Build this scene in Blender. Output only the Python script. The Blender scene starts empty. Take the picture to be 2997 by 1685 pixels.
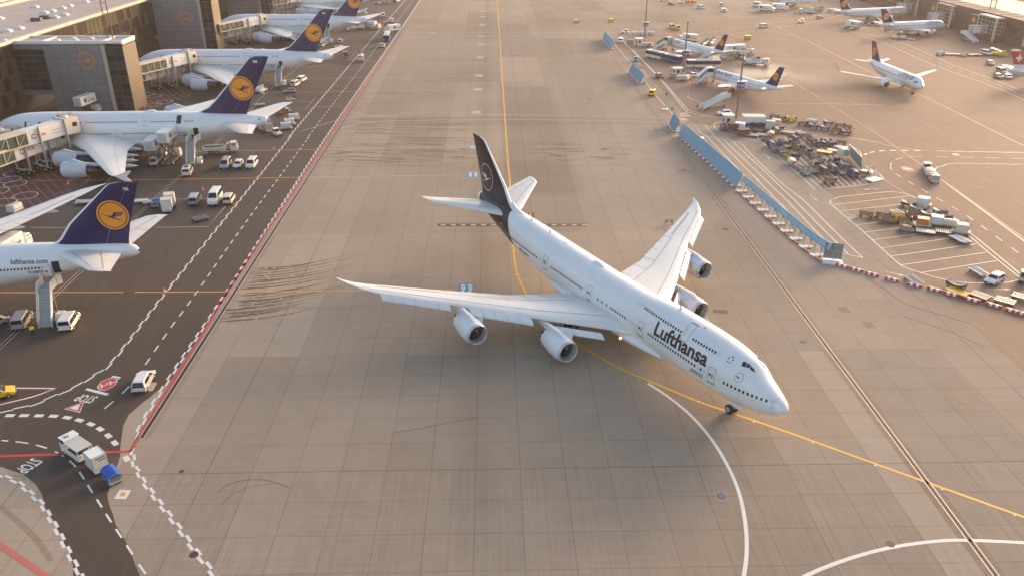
import bpy, bmesh, math, random
from mathutils import Vector, Matrix, Quaternion
random.seed(7)
SC=bpy.context.scene; COL=SC.collection
# ------------------------------------------------------------------ camera, sky, sun, exposure
FPX=2373.994; CX,CY=1498.5,842.5; CAMH=58.235; PITCH=.45359; YAW=.0241; ROLL=.0006
_F=Vector((math.sin(YAW)*math.cos(PITCH),math.cos(YAW)*math.cos(PITCH),-math.sin(PITCH)))
_R0=Vector((math.cos(YAW),-math.sin(YAW),0)); _U0=_R0.cross(_F)
_R=_R0*math.cos(ROLL)+_U0*math.sin(ROLL); _U=_U0*math.cos(ROLL)-_R0*math.sin(ROLL)
cam=bpy.data.cameras.new('camera'); camo=bpy.data.objects.new('camera',cam); COL.objects.link(camo)
cam.sensor_width=36; cam.lens=36*FPX/2997; cam.clip_start=1; cam.clip_end=9000
camo.matrix_world=Matrix(((_R.x,_U.x,-_F.x,0),(_R.y,_U.y,-_F.y,0),(_R.z,_U.z,-_F.z,CAMH),(0,0,0,1)))
SC.camera=camo
HAZE=.00018
SUN_AZ=math.radians(46); SUN_EL=math.radians(13)
w=bpy.data.worlds.new('World'); SC.world=w; w.use_nodes=True
nt=w.node_tree; bg=nt.nodes['Background']; sk=nt.nodes.new('ShaderNodeTexSky'); sk.sky_type='NISHITA'; sk.sun_disc=False
sk.sun_elevation=SUN_EL; sk.sun_rotation=SUN_AZ; sk.air_density=1.0; sk.dust_density=3.0; sk.ozone_density=1.0
tn=nt.nodes.new('ShaderNodeMix'); tn.data_type='RGBA'; tn.blend_type='MULTIPLY'; tn.inputs[0].default_value=1; tn.inputs[7].default_value=(1,.93,.88,1); nt.links.new(sk.outputs[0],tn.inputs[6]); nt.links.new(tn.outputs[2],bg.inputs[0]); bg.inputs[1].default_value=.15
sl=bpy.data.lights.new('sun','SUN'); slo=bpy.data.objects.new('sun',sl); COL.objects.link(slo)
sl.energy=1.0; sl.angle=math.radians(18); sl.color=(1,.69,.51)
_D=Vector((math.cos(SUN_EL)*math.sin(SUN_AZ),math.cos(SUN_EL)*math.cos(SUN_AZ),math.sin(SUN_EL)))
slo.rotation_euler=_D.to_track_quat('Z','Y').to_euler()
SC.view_settings.view_transform='Standard'; SC.view_settings.look='None'; SC.view_settings.gamma=1
SC.view_settings.exposure=1.5
# ------------------------------------------------------------------ survey: photo point -> place on the apron
def G(px,py,z=0.0):
    d=_F+_R*((px-CX)/FPX)-_U*((py-CY)/FPX); t=(z-CAMH)/d.z
    return Vector((d.x*t,d.y*t,z))
def GY(px,py,Y):
    d=_F+_R*((px-CX)/FPX)-_U*((py-CY)/FPX); t=Y/d.y
    return Vector((d.x*t,Y,CAMH+d.z*t))
def GX(px,py,X):
    d=_F+_R*((px-CX)/FPX)-_U*((py-CY)/FPX); t=X/d.x
    return Vector((X,d.y*t,CAMH+d.z*t))
def zoomed(x0,y0,f): return lambda x,y:(x0+x/f,y0+y/f)
# ------------------------------------------------------------------ materials
MATS={}
def mat(name,col,rough=.5,metal=0.0,coat=0.0,var=.06,scale=1.5,emit=0,spec=.5):
    if name in MATS: return MATS[name]
    m=bpy.data.materials.new(name); m.use_nodes=True; n=m.node_tree.nodes; l=m.node_tree.links; b=n['Principled BSDF']
    b.inputs['Roughness'].default_value=rough; b.inputs['Metallic'].default_value=metal
    b.inputs['Coat Weight'].default_value=coat; b.inputs['Coat Roughness'].default_value=.12; b.inputs['Specular IOR Level'].default_value=spec
    if var>0:
        tc=n.new('ShaderNodeTexCoord'); no=n.new('ShaderNodeTexNoise'); no.inputs['Scale'].default_value=scale; no.inputs['Detail'].default_value=5; no.inputs['Roughness'].default_value=.65
        l.new(tc.outputs['Object'],no.inputs['Vector'])
        mx=n.new('ShaderNodeMix'); mx.data_type='RGBA'
        mx.inputs[6].default_value=tuple(c*(1-var*2.2) for c in col)+(1,); mx.inputs[7].default_value=tuple(min(1,c*(1+var*1.6)) for c in col)+(1,)
        l.new(no.outputs[0],mx.inputs[0]); l.new(mx.outputs[2],b.inputs['Base Color'])
    else: b.inputs['Base Color'].default_value=tuple(col)+(1,)
    if emit: b.inputs['Emission Color'].default_value=tuple(col)+(1,); b.inputs['Emission Strength'].default_value=emit
    MATS[name]=m; return m
WHITE=mat('aircraft white paint',(.74,.745,.75),.32,coat=.4,var=.025,scale=.5)
WING=mat('wing grey white paint',(.70,.69,.66),.38,coat=.2,var=.03,scale=.6)
NAVY=mat('deep navy paint',(.012,.010,.022),.3,coat=.12,spec=.3,var=.05)
OLDNAVY=mat('tail navy paint',(.014,.015,.085),.35,coat=.1,spec=.3,var=.05)
INK=mat('dark lettering',(.016,.012,.025),.4,var=0)
INKB=mat('navy lettering',(.02,.02,.09),.4,var=0)
ORANGE=mat('emblem orange',(.80,.30,.018),.4,var=.03)
EWHITE=mat('emblem white',(.8,.8,.8),.4,var=0)
LINEG=mat('panel gap grey',(.22,.22,.23),.6,var=0)
LINEL=mat('panel gap pale',(.42,.42,.43),.6,var=0)
WINDOW=mat('cabin window glass',(.035,.028,.028),.12,var=0)
COCK=mat('cockpit glass',(.03,.035,.035),.06,var=0)
LIP=mat('polished intake lip',(.50,.50,.51),.38,metal=.35,var=.03)
INLET=mat('intake duct',(.42,.41,.40),.5,var=.05)
FAN=mat('fan blade',(.11,.10,.10),.35,metal=.4,var=.1)
NAC=mat('nacelle paint',(.70,.71,.73),.33,coat=.3,var=.03,scale=.7)
NACB=mat('nacelle blue grey paint',(.50,.54,.60),.35,coat=.3,var=.03,scale=.7)
HOT=mat('exhaust metal',(.10,.09,.08),.45,metal=.7,var=.15)
STEEL=mat('bare steel',(.42,.42,.43),.35,metal=.7,var=.08)
TYRE=mat('tyre rubber',(.018,.017,.017),.75,var=.1)
RIM=mat('wheel rim',(.5,.5,.5),.35,metal=.5,var=.05)
RED=mat('signal red',(.55,.025,.02),.45,var=.04)
BLACK=mat('black plastic',(.02,.02,.02),.6,var=.08)
PW=mat('vehicle white paint',(.76,.75,.73),.3,coat=.5,var=.04)
PS=mat('vehicle silver paint',(.38,.37,.36),.3,metal=.35,coat=.5,var=.04)
PD=mat('vehicle dark paint',(.05,.055,.06),.3,coat=.5,var=.04)
PY=mat('vehicle yellow paint',(.78,.48,.02),.35,coat=.4,var=.05)
PO=mat('vehicle orange paint',(.70,.20,.04),.4,coat=.2,var=.06)
PB=mat('vehicle blue paint',(.03,.06,.30),.35,coat=.4,var=.05)
GLASS=mat('vehicle glass',(.018,.02,.022),.07,var=0)
LAMP=mat('headlamp glass',(.75,.75,.72),.15,var=0)
TAILR=mat('tail lamp red',(.5,.02,.015),.25,var=0)
STRIPE=mat('orange stripe',(.82,.26,.04),.45,var=0)
GREY=mat('mid grey paint',(.30,.30,.30),.5,var=.06)
DGREY=mat('dark grey paint',(.09,.09,.09),.55,var=.1)
LGREY=mat('light grey paint',(.52,.51,.49),.5,var=.06)
TAN=mat('worn tan steel',(.36,.23,.13),.65,var=.25,scale=3)
BROWN=mat('rusty brown steel',(.17,.075,.04),.7,var=.25,scale=3)
CREAM=mat('cream panel',(.66,.60,.50),.5,var=.06)
TARP=mat('blue tarpaulin',(.015,.085,.42),.5,var=.12,scale=3)
TARPM=mat('mid blue tarpaulin',(.03,.05,.14),.6,var=.15,scale=3)
TARPD=mat('dark blue tarpaulin',(.03,.034,.075),.6,var=.15,scale=3)
WRAP=mat('white shrink wrap',(.66,.63,.60),.3,var=.18,scale=4)
ALU=mat('container aluminium',(.48,.46,.43),.38,metal=.45,var=.12,scale=3)
FENCEB=mat('blast fence blue sheet',(.25,.47,.60),.45,var=.08,scale=.8)
FENCED=mat('blast fence rib blue',(.15,.33,.45),.5,var=.05)
HIVIS=mat('hi vis yellow cloth',(.62,.80,.05),.7,var=.08,scale=8)
CLOTH=mat('navy work trousers',(.025,.03,.05),.85,var=.1,scale=8)
SKIN=mat('skin',(.55,.33,.24),.5,var=.04,scale=8)
HAIR=mat('dark hair',(.03,.02,.015),.7,var=.1,scale=20)
CONEO=mat('cone red',(.75,.07,.03),.5,var=.04)
# ------------------------------------------------------------------ objects
def tag(o,label=None,cat=None,group=None,kind=None):
    if label: o['label']=label
    if cat: o['category']=cat
    if group: o['group']=group
    if kind: o['kind']=kind
    return o
def thing(name,label,cat,loc=(0,0,0),rz=0,group=None):
    o=bpy.data.objects.new(name,None); COL.objects.link(o); o.location=loc; o.rotation_euler=(0,0,rz); o.empty_display_size=.3
    return tag(o,label,cat,group)
def dup(root,loc,rz,label,group=None,cat=None):
    def cp(o,par):
        c=o.copy(); COL.objects.link(c)
        if par: c.parent=par
        for ch in list(o.children): cp(ch,c)
        return c
    r=cp(root,None); r.location=loc; r.rotation_euler=(0,0,rz)
    return tag(r,label,cat,group)
class MB:
    def __init__(s,mt=None): s.v=[];s.f=[];s.k=[];s.mats=[];s.cur=0; s.use(mt)
    def use(s,mt):
        if mt is None: return s
        if mt not in s.mats: s.mats.append(mt)
        s.cur=s.mats.index(mt); return s
    def add(s,vs,fs):
        n=len(s.v); s.v+=[tuple(v) for v in vs]; s.f+=[tuple(i+n for i in f) for f in fs]; s.k+=[s.cur]*len(fs); return s
    def quad(s,*p): return s.add(p,[tuple(range(len(p)))])
    def box(s,c,d,rz=0,ry=0,top=(1,1)):
        M=Matrix.Rotation(rz,3,'Z')@Matrix.Rotation(ry,3,'Y'); vs=[]
        for z in (-.5,.5):
            tx,ty=(top if z>0 else (1,1))
            for x,y in ((-.5,-.5),(.5,-.5),(.5,.5),(-.5,.5)): vs.append(M@Vector((x*d[0]*tx,y*d[1]*ty,z*d[2]))+Vector(c))
        return s.add(vs,[(3,2,1,0),(4,5,6,7),(0,1,5,4),(1,2,6,5),(2,3,7,6),(3,0,4,7)])
    def bar(s,a,b,w,h=None):
        a,b=Vector(a),Vector(b); h=h or w; d=(b-a).normalized(); u=d.cross(Vector((0,0,1)))
        if u.length<1e-4: u=Vector((1,0,0))
        u.normalize(); q=u.cross(d); vs=[p+u*(x*w/2)+q*(y*h/2) for p in (a,b) for x,y in ((-1,-1),(1,-1),(1,1),(-1,1))]
        return s.add(vs,[(3,2,1,0),(4,5,6,7),(0,1,5,4),(1,2,6,5),(2,3,7,6),(3,0,4,7)])
    def cyl(s,a,b,r,r2=None,n=12,caps=True):
        a,b=Vector(a),Vector(b); r2=r if r2 is None else r2; d=(b-a).normalized(); u=d.cross(Vector((0,0,1)))
        if u.length<1e-4: u=Vector((1,0,0))
        u.normalize(); q=d.cross(u); vs=[]
        for p,R in ((a,r),(b,r2)):
            for i in range(n): t=2*math.pi*i/n; vs.append(p+u*(R*math.cos(t))+q*(R*math.sin(t)))
        fs=[(i,(i+1)%n,n+(i+1)%n,n+i) for i in range(n)]
        if caps: fs+=[tuple(range(n-1,-1,-1)),tuple(range(n,2*n))]
        return s.add(vs,fs)
    def lathe(s,prof,org,n=28,axis='x',ks=None):
        # prof: (along,r) ; axis x pointing to -s (aft)
        vs=[];fs=[]
        for a,r in prof:
            for i in range(n):
                t=2*math.pi*i/n
                vs.append((org[0]-a,org[1]+r*math.cos(t),org[2]+r*math.sin(t)) if axis=='x' else (org[0]+r*math.cos(t),org[1]+r*math.sin(t),org[2]+a))
        for j in range(len(prof)-1):
            for i in range(n): fs.append((j*n+i,j*n+(i+1)%n,(j+1)*n+(i+1)%n,(j+1)*n+i))
        return s.add(vs,fs)
    def loft(s,rings,close=True,cap0=False,cap1=False,kf=None):
        n=len(rings[0]); vs=[p for r in rings for p in r]; fs=[]; m=n if close else n-1; base=len(s.f)
        for j in range(len(rings)-1):
            for i in range(m): fs.append((j*n+i,j*n+(i+1)%n,(j+1)*n+(i+1)%n,(j+1)*n+i))
        if cap0: fs.append(tuple(range(n-1,-1,-1)))
        if cap1: fs.append(tuple(range((len(rings)-1)*n,len(rings)*n)))
        return s.add(vs,fs)
    def build(s,name,parent=None,smooth=False,bevel=0,loc=None,recalc=True):
        me=bpy.data.meshes.new(name); me.from_pydata(s.v,[],s.f)
        for m in s.mats: me.materials.append(m)
        for p,k in zip(me.polygons,s.k): p.material_index=k
        if recalc:
            b=bmesh.new(); b.from_mesh(me); bmesh.ops.recalc_face_normals(b,faces=b.faces); b.to_mesh(me); b.free()
        if smooth:
            for p in me.polygons: p.use_smooth=True
            try: me.set_sharp_from_angle(angle=math.radians(smooth if smooth>1 else 38))
            except Exception: pass
        o=bpy.data.objects.new(name,me); COL.objects.link(o)
        if parent: o.parent=parent
        if loc: o.location=loc
        if bevel:
            mo=o.modifiers.new('bevel','BEVEL'); mo.width=bevel; mo.segments=2; mo.limit_method='ANGLE'; mo.angle_limit=math.radians(35)
        return o
# ------------------------------------------------------------------ lettering
_T={}
def text2d(st,bold=.0,dz=None,du=None):
    key=(st,bold,dz,du)
    if key in _T: return _T[key]
    c=bpy.data.curves.new('t','FONT'); c.body=st; c.size=1; c.offset=bold; c.resolution_u=3
    o=bpy.data.objects.new('t',c); COL.objects.link(o); bpy.context.view_layer.update()
    me=bpy.data.meshes.new_from_object(o.evaluated_get(bpy.context.evaluated_depsgraph_get()))
    bm=bmesh.new(); bm.from_mesh(me); bmesh.ops.remove_doubles(bm,verts=bm.verts,dist=1e-5)
    bm.verts.ensure_lookup_table(); xs=[v.co.x for v in bm.verts]; ys=[v.co.y for v in bm.verts]; x0,x1,y0,y1=min(xs),max(xs),min(ys),max(ys)
    for ax,st_,a,b in ((1,dz,y0,y1),(0,du,x0,x1)):
        if st_:
            k=a+st_
            while k<b:
                bmesh.ops.bisect_plane(bm,geom=bm.verts[:]+bm.edges[:]+bm.faces[:],plane_co=(k,0,0) if ax==0 else (0,k,0),plane_no=(1,0,0) if ax==0 else (0,1,0)); k+=st_
    bm.verts.index_update()
    vs=[(v.co.x-x0,v.co.y) for v in bm.verts]; fs=[tuple(v.index for v in f.verts) for f in bm.faces]
    bm.free(); bpy.data.objects.remove(o); bpy.data.curves.remove(c); bpy.data.meshes.remove(me)
    _T[key]=(vs,fs,x1-x0); return _T[key]
def text_on(mb,st,fn,size=None,width=None,bold=.0,dz=None,du=None,sy=1.0):
    # fn(u,v) -> 3d point ; width stretches the line to a given length, size is the cap scale
    vs,fs,W=text2d(st,bold,dz,du); size=size or (width/W if width else 1); kx=(width/W) if width else size
    mb.add([fn(x*kx,y*size*sy) for x,y in vs],fs); return mb
CRANE=[[(-184,-32),(-147,-24),(-102,-7),(-62,8),(-32,10),(-7,3),(6,-12),(18,-40),(38,-46),(168,-45),(163,-36),(53,-33),(53,-27),(161,-28),(156,-19),(48,-16),(46,-11),(150,-13),(140,-2),(43,1),(40,7),(128,5),(118,14),(48,20),(23,30),(13,40),(60,60),(116,76),(113,85),(78,80),(18,60),(-32,38),(-82,12),(-122,-8),(-152,-18)]]
def emblem(mb,fn,R,ring,disc=None,gap=None,crane=None,thin=.035,grid=6):
    # fn(u,v): u grows aft, v up
    n=48
    def circ(r0,r1,m):
        mb.use(m); k=max(1,int((r1-r0)/R*grid)); pts=[];fs=[]
        for j in range(k+1):
            r=r0+(r1-r0)*j/k
            for i in range(n): t=2*math.pi*i/n; pts.append(fn(r*math.cos(t),r*math.sin(t)))
        for j in range(k):
            for i in range(n): fs.append((j*n+i,j*n+(i+1)%n,(j+1)*n+(i+1)%n,(j+1)*n+i))
        mb.add(pts,fs)
    if disc: circ(R*.03,R*.83,disc); circ(R*.895,R,ring)
    else: circ(R*(1-thin*2),R,ring)
    mb.use(crane); k=R*.83/190
    bm=bmesh.new()
    for poly in CRANE: bm.faces.new([bm.verts.new((x*k,-y*k,0)) for x,y in poly])
    bmesh.ops.triangulate(bm,faces=bm.faces)
    for ax in (0,1):
        q=-R
        while q<R:
            bmesh.ops.bisect_plane(bm,geom=bm.verts[:]+bm.edges[:]+bm.faces[:],plane_co=(q,0,0) if ax==0 else (0,q,0),plane_no=(1,0,0) if ax==0 else (0,1,0)); q+=R*.33
    bm.verts.index_update()
    mb.add([fn(v.co.x,v.co.y,1) for v in bm.verts],[tuple(v.index for v in f.verts) for f in bm.faces]); bm.free()
    return mb
# ------------------------------------------------------------------ apron surfaces
class NT:
    def __init__(s,name):
        s.m=bpy.data.materials.new(name); s.m.use_nodes=True; s.n=s.m.node_tree.nodes; s.l=s.m.node_tree.links; s.b=s.n['Principled BSDF']
        g=s.n.new('ShaderNodeNewGeometry'); sp=s.n.new('ShaderNodeSeparateXYZ'); s.l.new(g.outputs['Position'],sp.inputs[0]); s.x,s.y=sp.outputs[0],sp.outputs[1]
    def put(s,v,i):
        if hasattr(v,'is_linked') or hasattr(v,'node'): s.l.new(v,i)
        else: i.default_value=v
    def M(s,op,a,b=0.0,c=0.0):
        n=s.n.new('ShaderNodeMath'); n.operation=op; s.put(a,n.inputs[0]); s.put(b,n.inputs[1]); s.put(c,n.inputs[2]); return n.outputs[0]
    def vec(s,x,y,z=0.0):
        n=s.n.new('ShaderNodeCombineXYZ'); s.put(x,n.inputs[0]); s.put(y,n.inputs[1]); s.put(z,n.inputs[2]); return n.outputs[0]
    def noise(s,sx,sy,sc=1.0,det=4,ro=.6,dist=0.0,x=None,y=None):
        n=s.n.new('ShaderNodeTexNoise'); s.l.new(s.vec(s.M('MULTIPLY',x or s.x,sx),s.M('MULTIPLY',y or s.y,sy)),n.inputs['Vector'])
        n.inputs['Scale'].default_value=sc; n.inputs['Detail'].default_value=det; n.inputs['Roughness'].default_value=ro; n.inputs['Distortion'].default_value=dist; return n.outputs[0]
    def white(s,a,b):
        n=s.n.new('ShaderNodeTexWhiteNoise'); n.noise_dimensions='2D'; s.l.new(s.vec(a,b),n.inputs['Vector']); return n.outputs['Value']
    def ramp(s,v,a,b):
        n=s.n.new('ShaderNodeMapRange'); n.interpolation_type='SMOOTHSTEP'; s.put(v,n.inputs[0]); n.inputs[1].default_value=a; n.inputs[2].default_value=b; return n.outputs[0]
    def boxm(s,x0,x1,y0,y1,f=4.0):
        a=s.M('MULTIPLY',s.ramp(s.x,x0-f,x0+f),s.ramp(s.x,x1+f,x1-f)); b=s.M('MULTIPLY',s.ramp(s.y,y0-f,y0+f),s.ramp(s.y,y1+f,y1-f)); return s.M('MULTIPLY',a,b)
    def mix(s,f,a,b):
        n=s.n.new('ShaderNodeMix'); n.data_type='RGBA'; s.put(f,n.inputs[0])
        for v,i in ((a,n.inputs[6]),(b,n.inputs[7])):
            if isinstance(v,tuple): i.default_value=v+(1,)
            else: s.l.new(v,i)
        return n.outputs[2]
    def scale(s,col,f):
        n=s.n.new('ShaderNodeVectorMath'); n.operation='SCALE'; 
        if isinstance(col,tuple): n.inputs[0].default_value=col
        else: s.l.new(col,n.inputs[0])
        s.put(f,n.inputs['Scale']); return n.outputs[0]
    def lines(s,v,per,off,w_):
        f=s.M('FRACT',s.M('DIVIDE',s.M('SUBTRACT',v,off),per)); d=s.M('ABSOLUTE',s.M('SUBTRACT',f,.5)); return s.ramp(d,.5-w_*1.5/per,.5-w_*.5/per)
def slabs(name,base,dark,joint=.4,tone=.10,wet=None,streak=True,px=5.0,py=5.05,rough=.86):
    t=NT(name); cx=t.M('FLOOR',t.M('DIVIDE',t.M('SUBTRACT',t.x,2.7),px)); cy=t.M('FLOOR',t.M('DIVIDE',t.M('SUBTRACT',t.y,98.3),py))
    per=t.white(cx,cy); lane=t.white(t.M('FLOOR',t.M('DIVIDE',cx,3.0)),t.M('FLOOR',t.M('DIVIDE',cy,9.0))); lane2=t.white(t.M('ADD',t.M('FLOOR',t.M('DIVIDE',cx,4.0)),31.0),t.M('FLOOR',t.M('DIVIDE',cy,23.0)))
    f=t.M('ADD',t.M('MULTIPLY',t.M('SUBTRACT',per,.5),tone*.45),t.M('MULTIPLY',t.M('SUBTRACT',lane,.5),tone*2.2)); f=t.M('ADD',f,t.M('MULTIPLY',t.M('SUBTRACT',lane2,.5),tone*2.0))
    f=t.M('ADD',f,t.M('MULTIPLY',t.M('SUBTRACT',t.noise(.03,.03,1,5),.5),.42))
    f=t.M('ADD',f,t.M('MULTIPLY',t.M('SUBTRACT',t.noise(.35,.35,1,6,.7),.5),.26))
    near=t.ramp(t.y,73.2,73.0)
    tr=t.noise(.05,2.2,1,4,.7,.3); lo=t.noise(2.4,.06,1,4,.7)
    st=t.M('ADD',t.M('MULTIPLY',t.M('SUBTRACT',tr,.5),.26),t.M('MULTIPLY',t.M('MULTIPLY',t.M('SUBTRACT',lo,.5),.30),t.M('ADD',.25,near)))
    f=t.M('ADD',f,st)
    fine=t.noise(6,6,1,3,.8); f=t.M('ADD',f,t.M('MULTIPLY',t.M('SUBTRACT',fine,.5),.20))
    f=t.M('ADD',f,1.0)
    col=t.mix(t.noise(.02,.05,1,4),base,tuple(c*k for c,k in zip(base,(1.08,.97,.88))))
    col=t.scale(col,f)
    # rubber and traffic film along the centreline and the wheel tracks, older patches
    rub=t.M('ADD',t.M('MULTIPLY',t.boxm(3,19,165,272,2.5),.30),t.M('MULTIPLY',t.boxm(-4.5,-.5,60,520,1.5),.16))
    rub=t.M('ADD',rub,t.M('MULTIPLY',t.boxm(-60,62,222,233,1.2),.16)); rub=t.M('ADD',rub,t.M('MULTIPLY',t.boxm(-60,150,392,432,4),.10))
    rub=t.M('MULTIPLY',rub,t.M('ADD',.35,t.M('MULTIPLY',t.noise(.25,.05,1,5,.7),1.3)))
    col=t.mix(t.M('MINIMUM',rub,.5),col,dark)
    if wet:
        acc=None
        for (x0,x1,y0,y1,fe,sx,sy,th,slope) in wet:
            yy=t.M('SUBTRACT',t.y,t.M('ADD',t.M('MULTIPLY',t.x,slope[0]),t.M('MULTIPLY',t.M('MULTIPLY',t.x,t.x),slope[1])))
            nz=t.noise(sx,sy,1,5,.62,.35,y=yy); q=t.M('MULTIPLY',t.ramp(nz,th,th+.035),t.boxm(x0,x1,y0,y1,fe)); acc=q if acc is None else t.M('MAXIMUM',acc,q)
        col=t.mix(t.M('MULTIPLY',acc,.6),col,tuple(c*.38 for c in base))
    j=t.M('MAXIMUM',t.lines(t.x,px,2.7,.05),t.lines(t.y,py,98.3,.04)); j=t.M('MAXIMUM',j,t.M('MULTIPLY',t.lines(t.x,px*4,7.7,.085),t.ramp(t.noise(.02,.004,1,2),.4,.6))); 
    bigj=t.M('MULTIPLY',t.ramp(t.y,72.98,73.03),t.ramp(t.y,73.22,73.17)); j=t.M('MAXIMUM',j,bigj)
    gr=t.M('MULTIPLY',t.M('MULTIPLY',t.lines(t.x,1.25,.2,.05),near),t.M('MULTIPLY',t.noise(.25,.05,1,3),.55)); j=t.M('MAXIMUM',j,gr)
    j=t.M('MULTIPLY',j,t.M('ADD',.35,t.M('MULTIPLY',t.noise(.6,.6,1,3),1.1)))
    col=t.mix(t.M('MULTIPLY',j,joint),col,tuple(c*.22 for c in base))
    t.l.new(col,t.b.inputs['Base Color'])
    gloss=t.M('MULTIPLY',t.boxm(66,112,276,338,12),t.ramp(t.noise(.05,.12,1,4,.6,.4),.44,.62))
    t.l.new(t.M('SUBTRACT',t.M('ADD',rough,t.M('MULTIPLY',t.noise(1.2,1.2),.16)),t.M('MULTIPLY',gloss,.46)),t.b.inputs['Roughness'])
    t.b.inputs['Specular IOR Level'].default_value=.14
    bp=t.n.new('ShaderNodeBump'); bp.inputs['Strength'].default_value=.25; bp.inputs['Distance'].default_value=.02; t.l.new(fine,bp.inputs['Height']); t.l.new(bp.outputs[0],t.b.inputs['Normal'])
    return t.m
def asphalt(name,base,rough=.78,wetbox=(-130,-62,150,260)):
    t=NT(name); f=t.M('ADD',1.0,t.M('MULTIPLY',t.M('SUBTRACT',t.noise(.05,.05,1,5),.5),.55)); f=t.M('ADD',f,t.M('MULTIPLY',t.M('SUBTRACT',t.noise(.9,.25,1,5,.7),.5),.30)); fn=t.noise(9,9,1,2,.8); f=t.M('ADD',f,t.M('MULTIPLY',t.M('SUBTRACT',fn,.5),.3))
    f=t.M('ADD',f,t.M('MULTIPLY',t.M('SUBTRACT',t.noise(.03,1.4,1,4,.7,.2),.5),.26))
    col=t.scale(t.mix(t.noise(.03,.03),base,tuple(c*k for c,k in zip(base,(1.18,.98,.86)))),f)
    film=t.ramp(t.noise(.5,.08,1,4,.7),.52,.72); col=t.mix(t.M('MULTIPLY',film,.35),col,tuple(min(1,c*1.9) for c in base))
    wet=t.M('MULTIPLY',t.boxm(*wetbox,18),t.ramp(t.noise(.05,.05,1,4,.6,.3),.38,.6))
    col=t.scale(col,t.M('SUBTRACT',1.0,t.M('MULTIPLY',wet,.42)))
    t.l.new(col,t.b.inputs['Base Color'])
    t.l.new(t.M('SUBTRACT',rough,t.M('MULTIPLY',wet,.44)),t.b.inputs['Roughness']); t.b.inputs['Specular IOR Level'].default_value=.45
    bp=t.n.new('ShaderNodeBump'); bp.inputs['Strength'].default_value=.2; bp.inputs['Distance'].default_value=.01; t.l.new(fn,bp.inputs['Height']); t.l.new(bp.outputs[0],t.b.inputs['Normal'])
    return t.m
def paint(name,col,under=(.12,.1,.085),wear=.5):
    t=NT(name); k=t.M('MAXIMUM',t.ramp(t.noise(.9,.9,1,5,.75),wear+.12,wear+.3),t.M('MULTIPLY',t.ramp(t.noise(7,7,1,3,.8),.5,.75),.35))
    f=t.M('ADD',.86,t.M('MULTIPLY',t.noise(.4,.4),.28)); t.l.new(t.mix(k,t.scale(col,f),under),t.b.inputs['Base Color']); t.b.inputs['Roughness'].default_value=.6; return t.m
CONC=slabs('apron concrete',(.305,.259,.208),(.13,.10,.08),wet=[(-40,-6,186,232,5,.04,.9,.53,(.06,.004)),(-40,-2,188,206,3,.09,.5,.55,(.0,.0)),(6,33,186,204,4,.09,.45,.565,(0,0)),(-22,40,320,345,6,.07,.25,.62,(0,0)),(-42,-28,242,268,4,.03,.6,.55,(0,0))])
CONCW=slabs('pale concrete lane',(.335,.272,.22),(.2,.16,.12),tone=.05)
CONCD=slabs('drain kerb concrete',(.30,.24,.195),(.2,.16,.12),tone=.05,py=2.5,px=50)
ASPH=asphalt('left stand asphalt',(.064,.050,.038)); ASPR=asphalt('right stand asphalt',(.178,.122,.089),wetbox=(68,112,278,338))
PWHT=paint('white road paint',(.70,.68,.64)); PYEL=paint('yellow road paint',(.70,.36,.02)); PRED=paint('red road paint',(.50,.055,.045)); PWORN=paint('worn white road paint',(.52,.47,.40),(.24,.19,.15),.42); PYW=paint('worn yellow road paint',(.58,.36,.12),(.24,.19,.15),.45); PREDW=paint('worn red road paint',(.50,.14,.11),(.22,.15,.11),.45); PBLU=paint('blue sign paint',(.05,.20,.34)); PBLK=paint('black road paint',(.045,.04,.035))
PPBLU=paint('pale blue sign paint',(.22,.33,.44))
def sheet(name,pts,z,mt,jag=0.0,kind='structure'):
    P=[Vector(p) for p in pts]
    if jag:
        o=[]
        for a,b in zip(P,P[1:]+P[:1]):
            n=max(1,int((b-a).length/1.5))
            for i in range(n):
                p=a+(b-a)*i/n; o.append(p+Vector((random.uniform(-jag,jag),random.uniform(-jag,jag),0)))
        P=o
    bm=bmesh.new(); f=bm.faces.new([bm.verts.new((p.x,p.y,z)) for p in P]); bmesh.ops.triangulate(bm,faces=[f])
    for q in bm.faces:
        q.normal_update()
        if q.normal.z<0: q.normal_flip()
    me=bpy.data.meshes.new(name); bm.to_mesh(me); bm.free(); me.materials.append(mt); o=bpy.data.objects.new(name,me); COL.objects.link(o); return tag(o,kind=kind)
def smooth(P,k=6):
    if len(P)<3: return P
    o=[]
    for i in range(len(P)-1):
        a=P[max(0,i-1)];b=P[i];c=P[i+1];d=P[min(len(P)-1,i+2)]
        for j in range(k):
            t=j/k; o.append(.5*((2*b)+(c-a)*t+(2*a-5*b+4*c-d)*t*t+(3*b-a-3*c+d)*t**3))
    o.append(P[-1]); return o
class Path:
    def __init__(s,px,sm=True,world=False):
        P=[Vector(p) for p in px] if world else [G(*p) for p in px]; s.P=smooth(P) if sm else P
        s.d=[0]
        for a,b in zip(s.P,s.P[1:]): s.d.append(s.d[-1]+(b-a).length)
        s.L=s.d[-1]
    def at(s,t):
        t=min(max(t,0),s.L)
        for i in range(len(s.P)-1):
            if t<=s.d[i+1] or i==len(s.P)-2:
                k=(t-s.d[i])/max(1e-6,s.d[i+1]-s.d[i]); p=s.P[i]+(s.P[i+1]-s.P[i])*k; T=(s.P[i+1]-s.P[i]).normalized(); return p,T,Vector((-T.y,T.x,0))
ZP=.012
def mark(mb,name): return tag(mb.build(name,recalc=False),kind='structure')
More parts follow.
